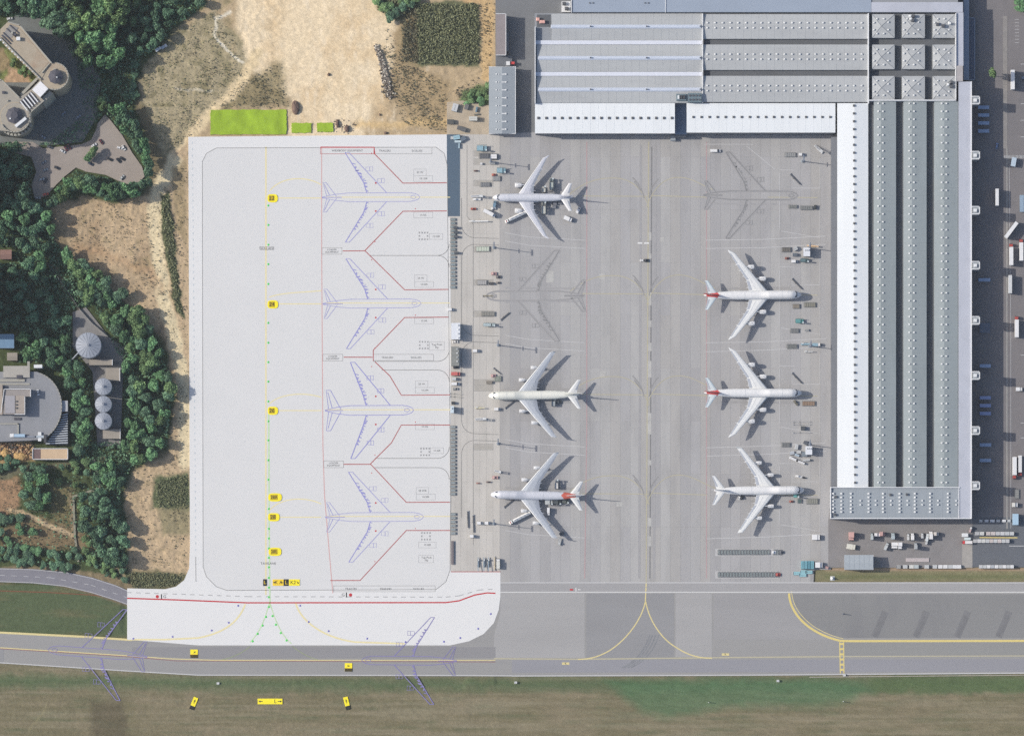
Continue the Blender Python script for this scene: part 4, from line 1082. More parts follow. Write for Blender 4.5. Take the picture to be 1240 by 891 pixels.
def wr(x0, y0, x1, y1, z):
    return [W(x0, y1, z), W(x1, y1, z), W(x1, y0, z), W(x0, y0, z)]      # sw se ne nw
def block(parent, name, m, x0, y0, x1, y1, z, z0=-.3):
    q = MB(); p = wr(x0, y0, x1, y1, z); q.prism([(a[0], a[1]) for a in p], z0, z); return q.build(name, m, parent)
def bpoly(parent, name, m, pts, z, z0=-.3):
    q = MB(); q.prism([W(a, b, z)[:2] for a, b in pts], z0, z); return q.build(name, m, parent)
def gable(parent, name, m, x0, y0, x1, y1, ze, zr, ridge, along='x', thick=.35, ribs=0):
    """pitched roof, both slopes as one sheet of real thickness"""
    q = MB()
    if along == 'x':
        e = [W(x0, y1, ze), W(x1, y1, ze), W(x0, ridge, zr), W(x1, ridge, zr), W(x0, y0, ze), W(x1, y0, ze)]
    else:
        e = [W(x0, y0, ze), W(x0, y1, ze), W(ridge, y0, zr), W(ridge, y1, zr), W(x1, y0, ze), W(x1, y1, ze)]
    lo = [(p[0], p[1], p[2] - thick) for p in e]
    vs = e + lo
    q.add(vs, [(0, 1, 3, 2), (2, 3, 5, 4), (6, 8, 9, 7), (8, 10, 11, 9), (0, 6, 7, 1), (4, 5, 11, 10), (0, 2, 8, 6), (2, 4, 10, 8), (1, 7, 9, 3), (3, 9, 11, 5)])
    return q.build(name, m, parent)
def rib_lines(parent, m, x0, y0, x1, y1, ze, zr, ridge, along, step):
    q = MB()
    if along == 'x':
        x = x0 + step
        while x < x1 - 1:
            for (ya, za), (yb, zb) in (((y0, ze), (ridge, zr)), ((ridge, zr), (y1, ze))):
                a, b = Vector(W(x, ya, za)), Vector(W(x, yb, zb))
                q.add([a + Vector((-.1, 0, 0)), a + Vector((.1, 0, 0)), b + Vector((.1, 0, 0)), b + Vector((-.1, 0, 0)),
                       a + Vector((-.1, 0, .05)), a + Vector((.1, 0, .05)), b + Vector((.1, 0, .05)), b + Vector((-.1, 0, .05))],
                      [(4, 5, 6, 7), (0, 1, 5, 4), (1, 2, 6, 5), (2, 3, 7, 6), (3, 0, 4, 7)])
            x += step
    else:
        y = y0 + step
        while y < y1 - 1:
            for (xa, za), (xb, zb) in (((x0, ze), (ridge, zr)), ((ridge, zr), (x1, ze))):
                a, b = Vector(W(xa, y, za)), Vector(W(xb, y, zb))
                q.add([a + Vector((0, -.1, 0)), b + Vector((0, -.1, 0)), b + Vector((0, .1, 0)), a + Vector((0, .1, 0)),
                       a + Vector((0, -.1, .05)), b + Vector((0, -.1, .05)), b + Vector((0, .1, .05)), a + Vector((0, .1, .05))],
                      [(4, 5, 6, 7), (0, 1, 5, 4), (1, 2, 6, 5), (2, 3, 7, 6), (3, 0, 4, 7)])
            y += step
    o = q.build('standing_seams', m, parent); o['kind'] = 'stuff'; return o
def edge(parent, name, m, p, q_, z0, z1, w=.5):
    a, b = Vector(W(p[0], p[1], z1)), Vector(W(q_[0], q_[1], z1)); c = (a + b) / 2
    q = MB(); q.box(c.x, c.y, z0, (b - a).length + w, w, z1 - z0, math.atan2(b.y - a.y, b.x - a.x)); return q.build(name, m, parent)
ventmesh = {}
def vent(parent, px, py, z, m=None, s=1.25, h=.9, name='roof_vent'):
    m = m or VENTW; key = (m.name, s, h)
    if key not in ventmesh:
        q = MB(); q.box(0, 0, -.25, s, s, .25 + h * .55); q.box(0, 0, h * .5, s * 1.15, s * 1.15, h * .5, taper=.7); ventmesh[key] = q.mesh('roof_vent', m)
    x, y, _ = W(px, py, z); l = parent.location
    return link(name, ventmesh[key], parent, (x - l[0], y - l[1], z - l[2]))
def bthing(name, label, px, py, cat='warehouse', group=None):
    x, y = G(px, py); o = empty(name, (x, y, 0)); return tag(o, label, cat, group)
def doors_along(parent, m, pts, wall, w, h, z0=.1, n_off=.12):
    """roller doors standing just proud of a wall; wall = outward normal"""
    for (px, py, z) in pts:
        x, y, _ = W(px, py, z); q = MB()
        if abs(wall[0]): q.box(x + wall[0] * n_off, y, z0, .25, w, h)
        else: q.box(x, y + wall[1] * n_off, z0, w, .25, h)
        d = q.build('door', m, parent)

PZ = 16.2
# north hall, ridged west half
nh = bthing('cargo_hall', 'long north cargo hall with three light-stripped ridges', 750, 70)
block(nh, 'wall', WALLM, 647.5, 16.5, 851, 125, 14.2)
for i, (a, rd, b) in enumerate(((17, 32.5, 49), (54.4, 70.5, 87), (92.4, 108.7, 124.6))):
    x0 = 668 if i == 0 else 650
    gable(nh, 'roof', R_GREYL, x0 if i == 0 else 650, a, 850.5, b, 14.3, 16.3, rd)
    q = MB(); a1, a2 = Vector(W(667 if i == 0 else 652, rd, 16.3)), Vector(W(849, rd, 16.3)); c = (a1 + a2) / 2
    q.hull([(a1.x, a1.y - 1.5, 16.2), (a2.x, a2.y - 1.5, 16.2), (a2.x, a2.y + 1.5, 16.2), (a1.x, a1.y + 1.5, 16.2)],
           [(a1.x + .3, a1.y - .5, 17.0), (a2.x - .3, a2.y - .5, 17.0), (a2.x - .3, a2.y + .5, 17.0), (a1.x + .3, a1.y + .5, 17.0)])
    q.build('ridge_light', R_STRIP, nh)
    for x in (715, 783, 848):
        vent(nh, x, rd - .2, 16.9, VENTD, .9, 1.6, 'smoke_outlet')
    rib_lines(nh, R_GREYL, 652 if i else 669, a, 849, b, 14.3, 16.3, rd, 'x', 9.4)
for y in (51.7, 89.8):
    block(nh, 'valley_cover', R_STRIPW, 648.5, y - 2.4, 850, y + 2.4, 14.9, 14.0)
edge(nh, 'parapet', TRIMW, (648, 33), (648, 125), 14, 17.6, .6)
block(nh, 'roof_step', R_DARK, 650, 18, 667, 33, 14.26, 14.0)
for x in (651.5, 655.5, 658):
    vent(nh, x, 27 if x > 652 else 24, 14.8, mat('red_white_plant', T(226, 176, 166)), 2.4, 1.8, 'roof_plant')
# north hall, east half
ne = bthing('cargo_hall', 'north cargo hall section with three roofs of white paired vents', 950, 70)
block(ne, 'wall', WALLM, 851.2, 16.5, 1052, 125, 13.0)
block(ne, 'valley_floor', R_DARK, 851.5, 17, 1051.8, 124.8, 13.2, 13.0)
for a, rd, b in ((17.6, 31.3, 47.4), (54.3, 69.3, 85), (92.2, 107.4, 123.8)):
    q = MB(); p = wr(851.5, a, 1051.5, b, 15.0); q.prism([(v[0], v[1]) for v in p], 13.2, 14.95); q.build('roof_kerb', R_GREY, ne)
    gable(ne, 'roof', R_GREYL, 851.5, a, 1051.5, b, 15.2, 16.3, rd, thick=.2)
    for k in range(21):
        for dy in (-3.3, 2.8): vent(ne, 856.5 + k * 9.35 + (0 if k else 0), rd + dy, 16.0, VENTW, 1.15)
    rib_lines(ne, R_GREYL, 853, a, 1050, b, 15.2, 16.3, rd, 'x', 9.4)
edge(ne, 'parapet', TRIMW, (851, 17), (851, 124), 13, 16.9, .5)
edge(ne, 'parapet', TRIMW, (1051.6, 17), (1051.6, 125), 13, 17.2, .8)
# corner pavilion grid
cg = bthing('cargo_hall', 'corner hall roofed by nine square hipped pavilions', 1107, 70)
block(cg, 'wall', WALLM, 1052.4, 16.5, 1158, 122.5, 11.6)
block(cg, 'valley_floor', R_DARK, 1053, 17, 1157.5, 122, 11.9, 11.6)
for cx0, cx1 in ((1056, 1083.4), (1092.4, 1120), (1129.6, 1156.8)):
    for ry0, ry1 in ((17.6, 46.2), (54.4, 84), (92.4, 120.8)):
        lo = wr(cx0, ry0, cx1, ry1, 15.4); ap_ = W((cx0 + cx1) / 2 - 2.5, (ry0 + ry1) / 2, 16.75)
        q = MB(); q.prism([(v[0], v[1]) for v in lo], 11.9, 15.4)
        rf = q.build('roof_kerb', R_GREY, cg)
        lo = [(v[0], v[1], 15.42) for v in lo]
        for a, b in ((0, 1), (1, 2), (2, 3), (3, 0)):
            q = MB(); q.add([lo[a], lo[b], ap_, (lo[a][0], lo[a][1], 15.41), (lo[b][0], lo[b][1], 15.41)], [(0, 1, 2)]); q.f[0] = (0, 1, 2)
            q.add([(lo[a][0], lo[a][1], 15.3), (lo[b][0], lo[b][1], 15.3)], [])
            q.build('hip_panel', R_GREYL, rf)
        for a in range(4):
            q = MB(); q.axcyl((lo[a][0], lo[a][1], 15.45), (ap_[0], ap_[1], 16.8), .16, .16, 4); q.build('hip_cap', WALLM, rf)
        for fx, fy in ((.22, .2), (.52, .2), (.08, .36), (.72, .34), (.08, .66), (.72, .66), (.22, .82), (.52, .82)):
            vent(cg, cx0 + (cx1 - cx0) * fx, ry0 + (ry1 - ry0) * fy, 15.9, VENTW, 1.1)
for k_, (x, y) in enumerate(((1102, 20), (1106, 20), (1105, 25), (1103, 23.5), (1152, 100), (1152, 105), (1148, 103), (1135, 30), (1142, 32), (1150, 29))):
    vent(cg, x, y, 16.2, VENTD if k_ % 3 else VENTW, 1.8 + .3 * (k_ % 3), 2.2, 'roof_plant')
edge(cg, 'parapet', TRIMW, (1053, 121.6), (1157.5, 121.6), 12, 17.4, .8)
edge(cg, 'parapet', TRIMW, (1157.6, 16.5), (1157.6, 122), 12, 17.4, .5)
# north annex
na2 = bthing('office_annex', 'narrow blue-grey roofed annex along the top edge', 930, 8)
block(na2, 'wall', WALLM, 692.5, -16, 1160, 15.4, 15.6)
block(na2, 'roof', R_BLUE, 693, -15.5, 1055, 15, 16.2, 15.6)
block(na2, 'roof', R_LAV, 1055.2, 3, 1166, 15, 16.2, 15.6)
for x in (714, 718, 781, 785): vent(na2, x, 4, 16.3, VENTD, .8, .6)
edge(na2, 'parapet', TRIMW, (692, -14), (692, 15), 15, 16.8, .5); edge(na2, 'parapet', TRIMW, (806, -14), (806, 15), 15, 16.6, .4)
block(na2, 'parapet', TRIMW, 680, 2, 691, 15, 3.2)
for x, y in ((683, 5), (686, 11)): vent(na2, x, y, 3.4, VENTD, 2.4, 2.0, 'roof_plant')
# white-roofed wings
ww = bthing('white_roofed_wing', 'white-roofed wing on the apron side, west of the blue gap', 733, 143)
block(ww, 'wall', WALLD, 648.5, 125.6, 817, 161, 13.6)
gable(ww, 'roof', R_WHITE, 647.8, 125.2, 817.2, 161.4, 14.0, 14.9, 143.2)
rib_lines(ww, R_WHITE, 648, 125.3, 817, 161.3, 14.0, 14.9, 143.2, 'x', 9.55)
edge(ww, 'gutter', TRIMW, (648, 161.4), (817, 161.4), 13.4, 14.1, .5)
for k in range(18): vent(ww, 652 + k * 9.5, 143.2, 14.9, VENTD, 1.7, .7)
doors_along(ww, DOORM, [(662 + k * 16, 161, 13.6) for k in range(10)], (0, -1), 7, 6)
we = bthing('white_roofed_wing', 'white-roofed wing on the apron side, east of the blue gap', 922, 143)
block(we, 'wall', WALLD, 832, 125.6, 1011, 161, 13.6)
gable(we, 'roof', R_WHITE, 831.5, 125.2, 1011.6, 160.8, 14.0, 14.9, 143.2)
rib_lines(we, R_WHITE, 832, 125.3, 1011, 160.7, 14.0, 14.9, 143.2, 'x', 9.55)
for k in range(18): vent(we, 839.5 + k * 9.75, 142, 14.9, VENTD, 1.5, .7)
doors_along(we, DOORM, [(846 + k * 16, 161, 13.6) for k in range(10)], (0, -1), 7, 6)
gp = bthing('link_building', 'low blue-roofed link between the two white wings', 824, 143)
block(gp, 'wall', WALLD, 817.4, 125.6, 831.4, 166, 6.4)
block(gp, 'roof', mat('roof_deep_blue', T(120, 140, 166)), 817.3, 126, 831.6, 163, 6.9, 6.4)
block(gp, 'roof_ledge', R_SMALL, 812, 164, 818, 170.5, 3.0)
pl_ = bthing('cooling_plant', 'grey cooling plant on the roof above the blue link', 838, 119, 'cooling unit')
for nm, x0, y0, x1, y1, z in (('fan_housing', 833, 113, 849.5, 124, 18.2), ('pump_skid', 819, 114, 831, 122, 16.6)):
    block(pl_, nm, mat('plant_steel', T(110, 128, 138)), x0, y0, x1, y1, z, 14.5)
for i in range(4):
    for j in range(2):
        x, y, _ = W(835.5 + i * 3.8, 116 + j * 5, 18.2); q = MB(); q.cyl(x, y, 18.2, .85, .35, 10); q.build('fan', VENTD, pl_)
for i in range(3):
    x, y, _ = W(821.5 + i * 3.4, 118, 16.6); q = MB(); q.box(x, y, 16.6, 1.4, 3, .8); q.build('pump', VENTW if i == 0 else PDARK, pl_)
we2 = bthing('white_roofed_wing', 'tall narrow white roof running down beside the east hall', 1033, 358)
block(we2, 'wall', WALLD, 1014.4, 125.4, 1051.2, 590, 13.6)
gable(we2, 'roof', R_WHITE, 1013.8, 125.2, 1051.4, 589.6, 14.0, 15.2, 1034.5, 'y')
rib_lines(we2, R_WHITE, 1014, 125.4, 1051, 589, 14.0, 15.2, 1034.5, 'y', 9.55)
for k in range(49): vent(we2, 1034 + k * .03, 128.2 + k * 9.5, 15.2, VENTD, 1.5, .8)
block(we2, 'canopy', mat('canopy_membrane_grey', T(126, 130, 138), rough=.8, var=.04, scale=.1), 1006.5, 166, 1013.6, 589.4, 9.0, 8.2)
block(we2, 'canopy_wall', WALLD, 1008.5, 168, 1014.2, 589, 8.15)
doors_along(we2, DOORM, [(1008.5, 185 + k * 20, 8.15) for k in range(20)], (-1, 0), 7, 5.5)
for y in (230, 301, 338, 378, 521, 528, 568):
    pass
# east hall
eh = bthing('cargo_hall', 'very long east cargo hall with three ridges and vent rows', 1110, 356)
block(eh, 'wall', WALLM, 1051.8, 122.8, 1160.4, 590, 11.6)
block(eh, 'valley_floor', R_DARK, 1052, 123, 1160.2, 589.8, 12.0, 11.6)
for a, rd, b in ((1058.2, 1066.6, 1085), (1094.2, 1104.2, 1122), (1131.4, 1143.4, 1160)):
    q = MB(); p = wr(a, 122.9, b, 589.6, 15.2); q.prism([(v[0], v[1]) for v in p], 12.0, 15.1); q.build('roof_kerb', R_EAST, eh)
    gable(eh, 'roof', R_EAST, a, 122.9, b, 589.6, 15.3, 16.4, rd, 'y', thick=.18)
    rib_lines(eh, R_EAST, a, 123, b, 589, 15.3, 16.4, rd, 'y', 9.5)
    for k in range(49):
        for dx in (-2.9, 2.7): vent(eh, rd + dx, 125.6 + k * 9.55, 16.1, VENTW, 1.15)
es = bthing('office_strip', 'flat lavender roof strip along the court edge of the east hall', 1168, 360)
block(es, 'wall', WALLM, 1160.6, 99, 1176.6, 627.4, 16.0)
block(es, 'roof', R_LAV, 1160.7, 99.2, 1176, 627, 16.3, 16.0)
edge(es, 'parapet', TRIMW, (1176.3, 99.4), (1176.3, 627), 16, 17.1, .7)
block(es, 'stair_head', mat('lift_head_grey', T(176, 172, 174)), 1158.5, 80, 1166, 98.6, 17.4)
block(es, 'roof', R_LAV, 1158.2, 15.4, 1166.6, 80, 16.3, 15)
block(es, 'wall', WALLM, 1158.6, 15.5, 1166.4, 80, 14.9)
doors_along(es, DOORM, [(1176.6, 140 + k * 11, 16) for k in range(43)], (1, 0), 3.6, 4.2)
cp = bthing('cargo_hall', 'grey end pavilion with vent grid at the foot of the east hall', 1084, 608)
block(cp, 'wall', WALLM, 1006.2, 590.2, 1160.4, 627.2, 14.9)
gable(cp, 'roof', R_SMALL, 1006, 590, 1160.6, 627.4, 15.3, 16.0, 608)
edge(cp, 'parapet', TRIMW, (1006, 590), (1162, 590), 14.5, 16.9, .6); edge(cp, 'parapet', TRIMW, (1006, 590), (1006, 627.4), 14.5, 16.7, .6)
edge(cp, 'parapet', TRIMW, (1006, 627.4), (1176, 627.4), 14.5, 16.6, .6); edge(cp, 'parapet', TRIMW, (1161.4, 590), (1161.4, 627), 14.5, 16.7, .4)
for x in (1009, 1019, 1030.5, 1052, 1069.5, 1089.5, 1108, 1126.5, 1148):
    for y in (597.5, 602, 606.6, 611, 615.5, 619.6): vent(cp, x, y, 15.8, VENTW, 1.3)
for x in (1042, 1060.5, 1079, 1099, 1117, 1136, 1158):
    for y in (606, 611): vent(cp, x, y, 15.9, VENTW, 1.1)
for x, y in ((1012, 601.5), (1078, 599), (1098, 598.5), (1011, 623)): vent(cp, x, y, 15.8, VENTD, 1.6, 1.2, 'roof_plant')
rib_lines(cp, R_SMALL, 1008, 590.4, 1160, 627, 15.3, 16.0, 608, 'x', 9.5)
# stair towers on the truck court
for i in range(8):
    y = 121.5 + i * 66.6
    st = bthing('stair_tower', 'white-rimmed square stair tower, %s from the top of the truck court' % ordw(i + 1), 1181, y, 'stair tower', 'stair towers along the truck court')
    block(st, 'shaft', WALLM, 1177.6, y - 4.6, 1186.2, y + 4.6, 18.4)
    block(st, 'roof', R_SMALL, 1178.2, y - 4, 1185.6, y + 4, 18.5, 18.3)
    for p, r_ in (((1177.6, y - 4.6), (1186.2, y - 4.6)), ((1186.2, y - 4.6), (1186.2, y + 4.6)), ((1186.2, y + 4.6), (1177.6, y + 4.6))):
        edge(st, 'parapet', TRIMW, p, r_, 18.2, 19.4, .6)
    block(st, 'skylight', VENTW, 1179.4, y - 1.9, 1183, y + 1.9, 20.2, 18.5)
# dark low building in the shade
lb = bthing('low_office', 'low blue-roofed office in the shade by the top of the court', 1170, 50, 'office')
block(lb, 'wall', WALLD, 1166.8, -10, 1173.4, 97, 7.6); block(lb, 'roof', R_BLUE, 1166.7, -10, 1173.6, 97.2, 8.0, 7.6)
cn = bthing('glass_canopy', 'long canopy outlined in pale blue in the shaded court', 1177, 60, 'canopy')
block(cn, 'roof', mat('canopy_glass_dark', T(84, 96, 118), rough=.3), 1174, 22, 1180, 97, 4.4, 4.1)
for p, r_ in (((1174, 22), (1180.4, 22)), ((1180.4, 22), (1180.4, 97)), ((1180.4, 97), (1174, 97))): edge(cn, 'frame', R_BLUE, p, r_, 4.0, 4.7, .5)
for y in (24, 42, 60, 78, 95):
    x_, y_, _ = W(1179.6, y, 4); q = MB(); q.cyl(x_, y_, 0, .15, 4.1, 6); q.build('post', WALLM, cn)
# small warehouse and its neighbour
sw = bthing('small_warehouse', 'small grey gabled warehouse beside the gravel yard', 608, 121)
block(sw, 'wall', WALLM, 592.6, 81.6, 623.8, 161.6, 7.6)
gable(sw, 'roof', R_SMALL, 592, 81.2, 624.2, 162, 7.8, 9.2, 608, 'y')
rib_lines(sw, R_SMALL, 592, 81.4, 624, 161.8, 7.8, 9.2, 608, 'y', 9.4)
edge(sw, 'gutter', TRIMW, (592, 81.2), (624.2, 81.2), 7.6, 8.1, .4); edge(sw, 'gutter', TRIMW, (592, 162), (624.2, 162), 7.6, 8.1, .4); edge(sw, 'gutter', TRIMW, (624.2, 81), (624.2, 162), 7.5, 8.0, .4)
for k in range(8):
    y = 90.2 + k * 9.52
    vent(sw, 601.2, y, 8.8, VENTW, .9, .4, 'skylight'); vent(sw, 604.3, y, 9.0, VENTW, .6, .4, 'skylight'); vent(sw, 612.5, y, 8.9, VENTW, 1.1, .4, 'skylight')
    x_, y_, _ = W(609.5, y, 9.1); q = MB(); q.box(x_, y_, 8.9, 2.4, .7, .4); q.build('skylight', VENTW, sw)
sh = bthing('brown_shed', 'flat brown-grey roofed shed with a white edge, north of the small warehouse', 606, 42, 'shed')
block(sh, 'wall', WALLM, 601, 17.4, 612.4, 66.6, 9.0)
block(sh, 'roof', mat('roof_felt_brown', T(150, 142, 144), var=.06), 600.6, 17, 612.4, 67, 9.3, 9.0)
edge(sh, 'parapet', TRIMW, (612.6, 17), (612.6, 67), 8.8, 9.7, .4); edge(sh, 'parapet', TRIMW, (600.6, 67), (612.6, 67), 8.8, 9.7, .4); edge(sh, 'parapet', TRIMW, (600.6, 17), (612.6, 17), 8.8, 9.7, .4)
block(sh, 'loading_shelter', WALLD, 612.8, 40, 616, 62, 8.0)
block(sh, 'low_wing', WALLD, 601, 67.6, 620, 80.4, 2.6)
f1 = bthing('court_gate', 'red and white gate unit between brown shed and small warehouse', 617, 78, 'gate')
block(f1, 'panel', TRIMW, 613, 74.6, 617.5, 79.5, 4.4, 0); block(f1, 'panel', PRED, 617.6, 75, 623, 78, 3.6, 0)
# lane cabins
for nm, lab, x0, y0, x1, y1, z, m in (('site_cabin', 'white flat-roofed cabin at the edge of the service lane', 546.4, 391, 557.2, 411, 6.2, mat('cabin_white', T(226, 230, 238), var=.04)),
                                     ('service_shed', 'grey ribbed shed just south of the white lane cabin', 546.4, 419.6, 556, 443, 6.4, mat('shed_grey', T(140, 142, 140), var=.1, scale=.5)),
                                     ('site_cabin', 'small pale blue cabin beside the row of dollies', 545.5, 491.5, 549.6, 500, 5.0, mat('cabin_blue', T(206, 220, 230)))):
    c_ = bthing(nm, lab, (x0 + x1) / 2, (y0 + y1) / 2, 'cabin')
    block(c_, 'wall', WALLM, x0 + .4, y0 + .4, x1 - .4, y1 - .4, z - .3)
    block(c_, 'roof', m, x0, y0, x1, y1, z, z - .3)
    n_ = int((y1 - y0) / 5)
    for k in range(n_): vent(c_, x1 - 2.4, y0 + 3 + k * 5, z + .1, VENTW if k % 2 else mat('vent_grey', T(190, 194, 200)), .9, .5)
    doors_along(c_, DOORM, [(x1 - .4, (y0 + y1) / 2, z - .3)], (1, 0), 2, 2.4)
yc = bthing('machine_shed', 'pale grey gabled shed on the verge side of the yard', 1040, 681, 'shed')
block(yc, 'wall', WALLM, 1023, 672.6, 1056.6, 689, 7.4); gable(yc, 'roof', mat('roof_pale_blue_grey', T(170, 178, 186), var=.04), 1022.4, 671.6, 1057.4, 689.6, 7.8, 8.8, 681.4)
rib_lines(yc, R_SMALL, 1022.4, 671.8, 1057, 689.4, 7.8, 8.8, 681.4, 'x', 6)
edge(yc, 'gutter', TRIMW, (1057.4, 672), (1057.4, 689), 7.3, 7.9, .4)
# white cabins beside the east stands
for y0, lb_ in ((300, 'white square cabin by the east stands, beside the upper light mast'), (540, 'white square cabin by the east stands, beside the lower light mast')):
    x0 = 973 if y0 < 400 else 975.5
    c_ = bthing('stand_cabin', lb_, x0 + 4, y0 + 5, 'cabin')
    block(c_, 'wall', WALLM, x0 + .3, y0 + .3, x0 + 7.7, y0 + 10, 5.4); block(c_, 'roof', mat('cabin_white', T(226, 230, 238)), x0, y0, x0 + 8, y0 + 10.4, 5.8, 5.4)
    for k in range(3): vent(c_, x0 + 2 + k * 2, y0 + 3, 5.9, mat('vent_grey', T(190, 194, 200)), .9, .5)

# round-towered building, top left
ST = mat('stone_tan', T(178, 166, 148), var=.08, scale=.3); STR = mat('terrace_paving', T(176, 164, 146), var=.08, scale=.15, stain=(.1, .5, T(160, 128, 104), 1, 1))
STG = mat('stone_pale', T(170, 168, 160), var=.06); SLT = mat('slate_roof', T(86, 86, 96), var=.08, scale=.5)
cb = bthing('round_towered_building', 'tall stone building with two round ends and slate cones', 40, 90, 'building')
HB = 35.0
wing = [(9, 27), (23, 31), (62, 75), (50, 96), (0, 47), (0, 36)]
bpoly(cb, 'wing', ST, wing, HB)
bpoly(cb, 'terrace', STR, [(15, 45), (24, 35), (59, 76), (47, 89), (14, 54)], HB + .15, HB)
bpoly(cb, 'roof_deck', mat('roof_deck_grey', T(150, 148, 146), var=.08), [(2, 44), (12, 30), (22, 34), (14, 46)], HB + .3, HB)
for (a, b) in (((2, 43), (12, 53)), ((4, 40), (14, 50)), ((8, 35), (19, 45)), ((12, 31), (22, 40)), ((16, 42), (22, 48))):
    edge(cb, 'roof_beam', SLT, a, b, HB, HB + .9, .7)
for a, b in (((0, 46), (49, 96)), ((10, 27), (24, 31)), ((24, 31), (62, 76))): edge(cb, 'parapet', STG, a, b, HB - .2, HB + 1.2, .8)
for i in range(14):
    t = i / 13.0; vent(cb, 1 + 46 * t, 49 + 45 * t, HB - .6, TRIMW, 1.2, 1.6, 'balcony_post')
def disc(parent, name, m, px, py, r, z0, z1, n=28, r2=None):
    x, y, _ = W(px, py, z1); q = MB(); q.cyl(x, y, z0, r * MPP, z1 - z0, n, None if r2 is None else r2 * MPP); return q.build(name, m, parent)
def ringwall(parent, name, m, px, py, r, w, z0, z1, a0=0, a1=360, n=28):
    x, y, _ = W(px, py, z1); q = MB(); N_ = int(n * (a1 - a0) / 360) + 1
    P = [(x + r * MPP * math.cos(math.radians(a0 + (a1 - a0) * i / N_)), y + r * MPP * math.sin(math.radians(a0 + (a1 - a0) * i / N_))) for i in range(N_ + 1)]
    for i in range(N_):
        a, b = P[i], P[i + 1]; c = ((a[0] + b[0]) / 2, (a[1] + b[1]) / 2)
        q.box(c[0], c[1], z0, math.hypot(b[0] - a[0], b[1] - a[1]) + w * .5, w, z1 - z0, math.atan2(b[1] - a[1], b[0] - a[0]))
    return q.build(name, m, parent)
disc(cb, 'round_end', ST, 66.5, 92.5, 16.4, -.3, HB - .5)
disc(cb, 'round_terrace', STR, 66.5, 92.5, 15.4, HB - .5, HB - .3)
ringwall(cb, 'parapet', STG, 66.5, 92.5, 16, .7, HB - .6, HB + .6, -110, 80)
disc(cb, 'lantern_wall', STG, 67, 92.5, 8.2, HB - .3, HB + 2.0, 8)
disc(cb, 'cone_roof', SLT, 67, 92.5, 9, HB + 2.0, HB + 4.4, 8, .6)
vent(cb, 69, 94, HB + 3.4, VENTW, 1.0, 1.4, 'roof_lamp')
bpoly(cb, 'link_block', STG, [(38, 108), (49, 97), (60, 107), (49, 118)], HB - 2)
bpoly(cb, 'roof_hatch', plain('hatch_white', T(238, 238, 242)), [(39, 109), (49, 98.5), (58.4, 107.6), (48.6, 118)], HB - .4, HB - 2)
bpoly(cb, 'lower_wing', mat('terrace_pale', T(166, 160, 150), var=.06), [(-4, 96), (2, 96), (24, 118), (30, 114), (38, 108), (49, 118), (53, 122), (36, 136), (36, 150), (20, 160), (-4, 158)], HB - 3)
for i in range(5):
    p = (28 + i * 3.4, 129 - i * 3.4 + 0); edge(cb, 'pergola_slat', VENTW, (25 + i * 3.1, 121.5 - i * 2.6 + 2), (33 + i * 3.1, 133.5 - i * 2.6), HB - 2.8, HB - 1.6, .9)
bpoly(cb, 'pergola_bed', SLT, [(23, 124), (38, 111), (46, 122), (32, 135)], HB - 2.8, HB - 3)
disc(cb, 'round_end', ST, 18, 142, 18.4, -.3, HB - 2.9)
disc(cb, 'round_terrace', mat('terrace_pale', T(166, 160, 150)), 18, 142, 17.2, HB - 2.9, HB - 2.7)
ringwall(cb, 'parapet', STG, 18, 142, 18, .7, HB - 3, HB - 1.6, -150, 40)
ringwall(cb, 'lower_ledge', STG, 18, 143, 20.5, 1.6, HB - 9, HB - 7, -170, -20)
disc(cb, 'lantern_wall', STG, 17, 139.5, 9.2, HB - 2.8, HB - .8, 8)
disc(cb, 'cone_roof', SLT, 17, 139.5, 10.3, HB - .8, HB + 1.4, 8, 4.5)
vent(cb, 12.5, 144, HB + .4, VENTW, 1.1, 1, 'roof_lamp')
edge(cb, 'awning', VENTW, (20, 152), (30, 144), HB - 2.6, HB - .4, 2.2)
bpoly(cb, 'stair_bridge', STG, [(24, 114), (44, 94), (46, 96), (26, 117)], HB - 6)
for x, y, w_, h_, z_, m_ in ((22, 47, 4.6, 4.2, 2.6, VENTW), (18, 42, 3, 3, 2.0, SLT), (14.5, 40, 2.4, 2.6, 1.6, STG), (4, 112, 3, 3, 1.6, SLT), (9, 122, 2, 2, 1.2, STG), (84 - 18, 84, 3, 1.6, 1.0, STG)):
    block(cb, 'roof_plant', m_, x - w_ / 2, y - h_ / 2, x + w_ / 2, y + h_ / 2, (HB if y < 95 else HB - 3) + z_, (HB if y < 95 else HB - 3) - .4)
edge(cb, 'parapet', STG, (59, 78), (51, 88), HB - .2, HB + .9, .6)
for a, b in (((-4, 97), (2, 97)), ((2, 97), (23, 118)), ((53, 122), (37, 136)), ((37, 136), (37, 148))): edge(cb, 'parapet', STG, a, b, HB - 3.2, HB - 1.9, .7)
bpoly(cb, 'terrace_bay', STG, [(60, 110), (64, 113), (52, 126), (48, 122)], HB - 5)
for nm_, lab_, pts_, h_ in (('added_shade_block', 'tall added block beyond the left edge, unseen, shading the car park wood', [(-70, 172), (-10, 172), (-10, 248), (-70, 248)], 28),  # unseen blocks added only to cast deep shade on the wood and hollow
                           ('added_shade_block', 'taller added block beyond the left edge, unseen, shading the dark hollow', [(-80, 322), (-10, 322), (-10, 396), (-80, 396)], 40)):
    o_ = bthing(nm_, lab_, -40, (pts_[0][1] + pts_[2][1]) / 2, 'building'); bpoly(o_, 'wall', ST, pts_, h_); bpoly(o_, 'roof', SLT, [(a + (2 if a < -40 else -2), b + (2 if b < (pts_[0][1] + pts_[2][1]) / 2 else -2)) for a, b in pts_], h_ + .4, h_)
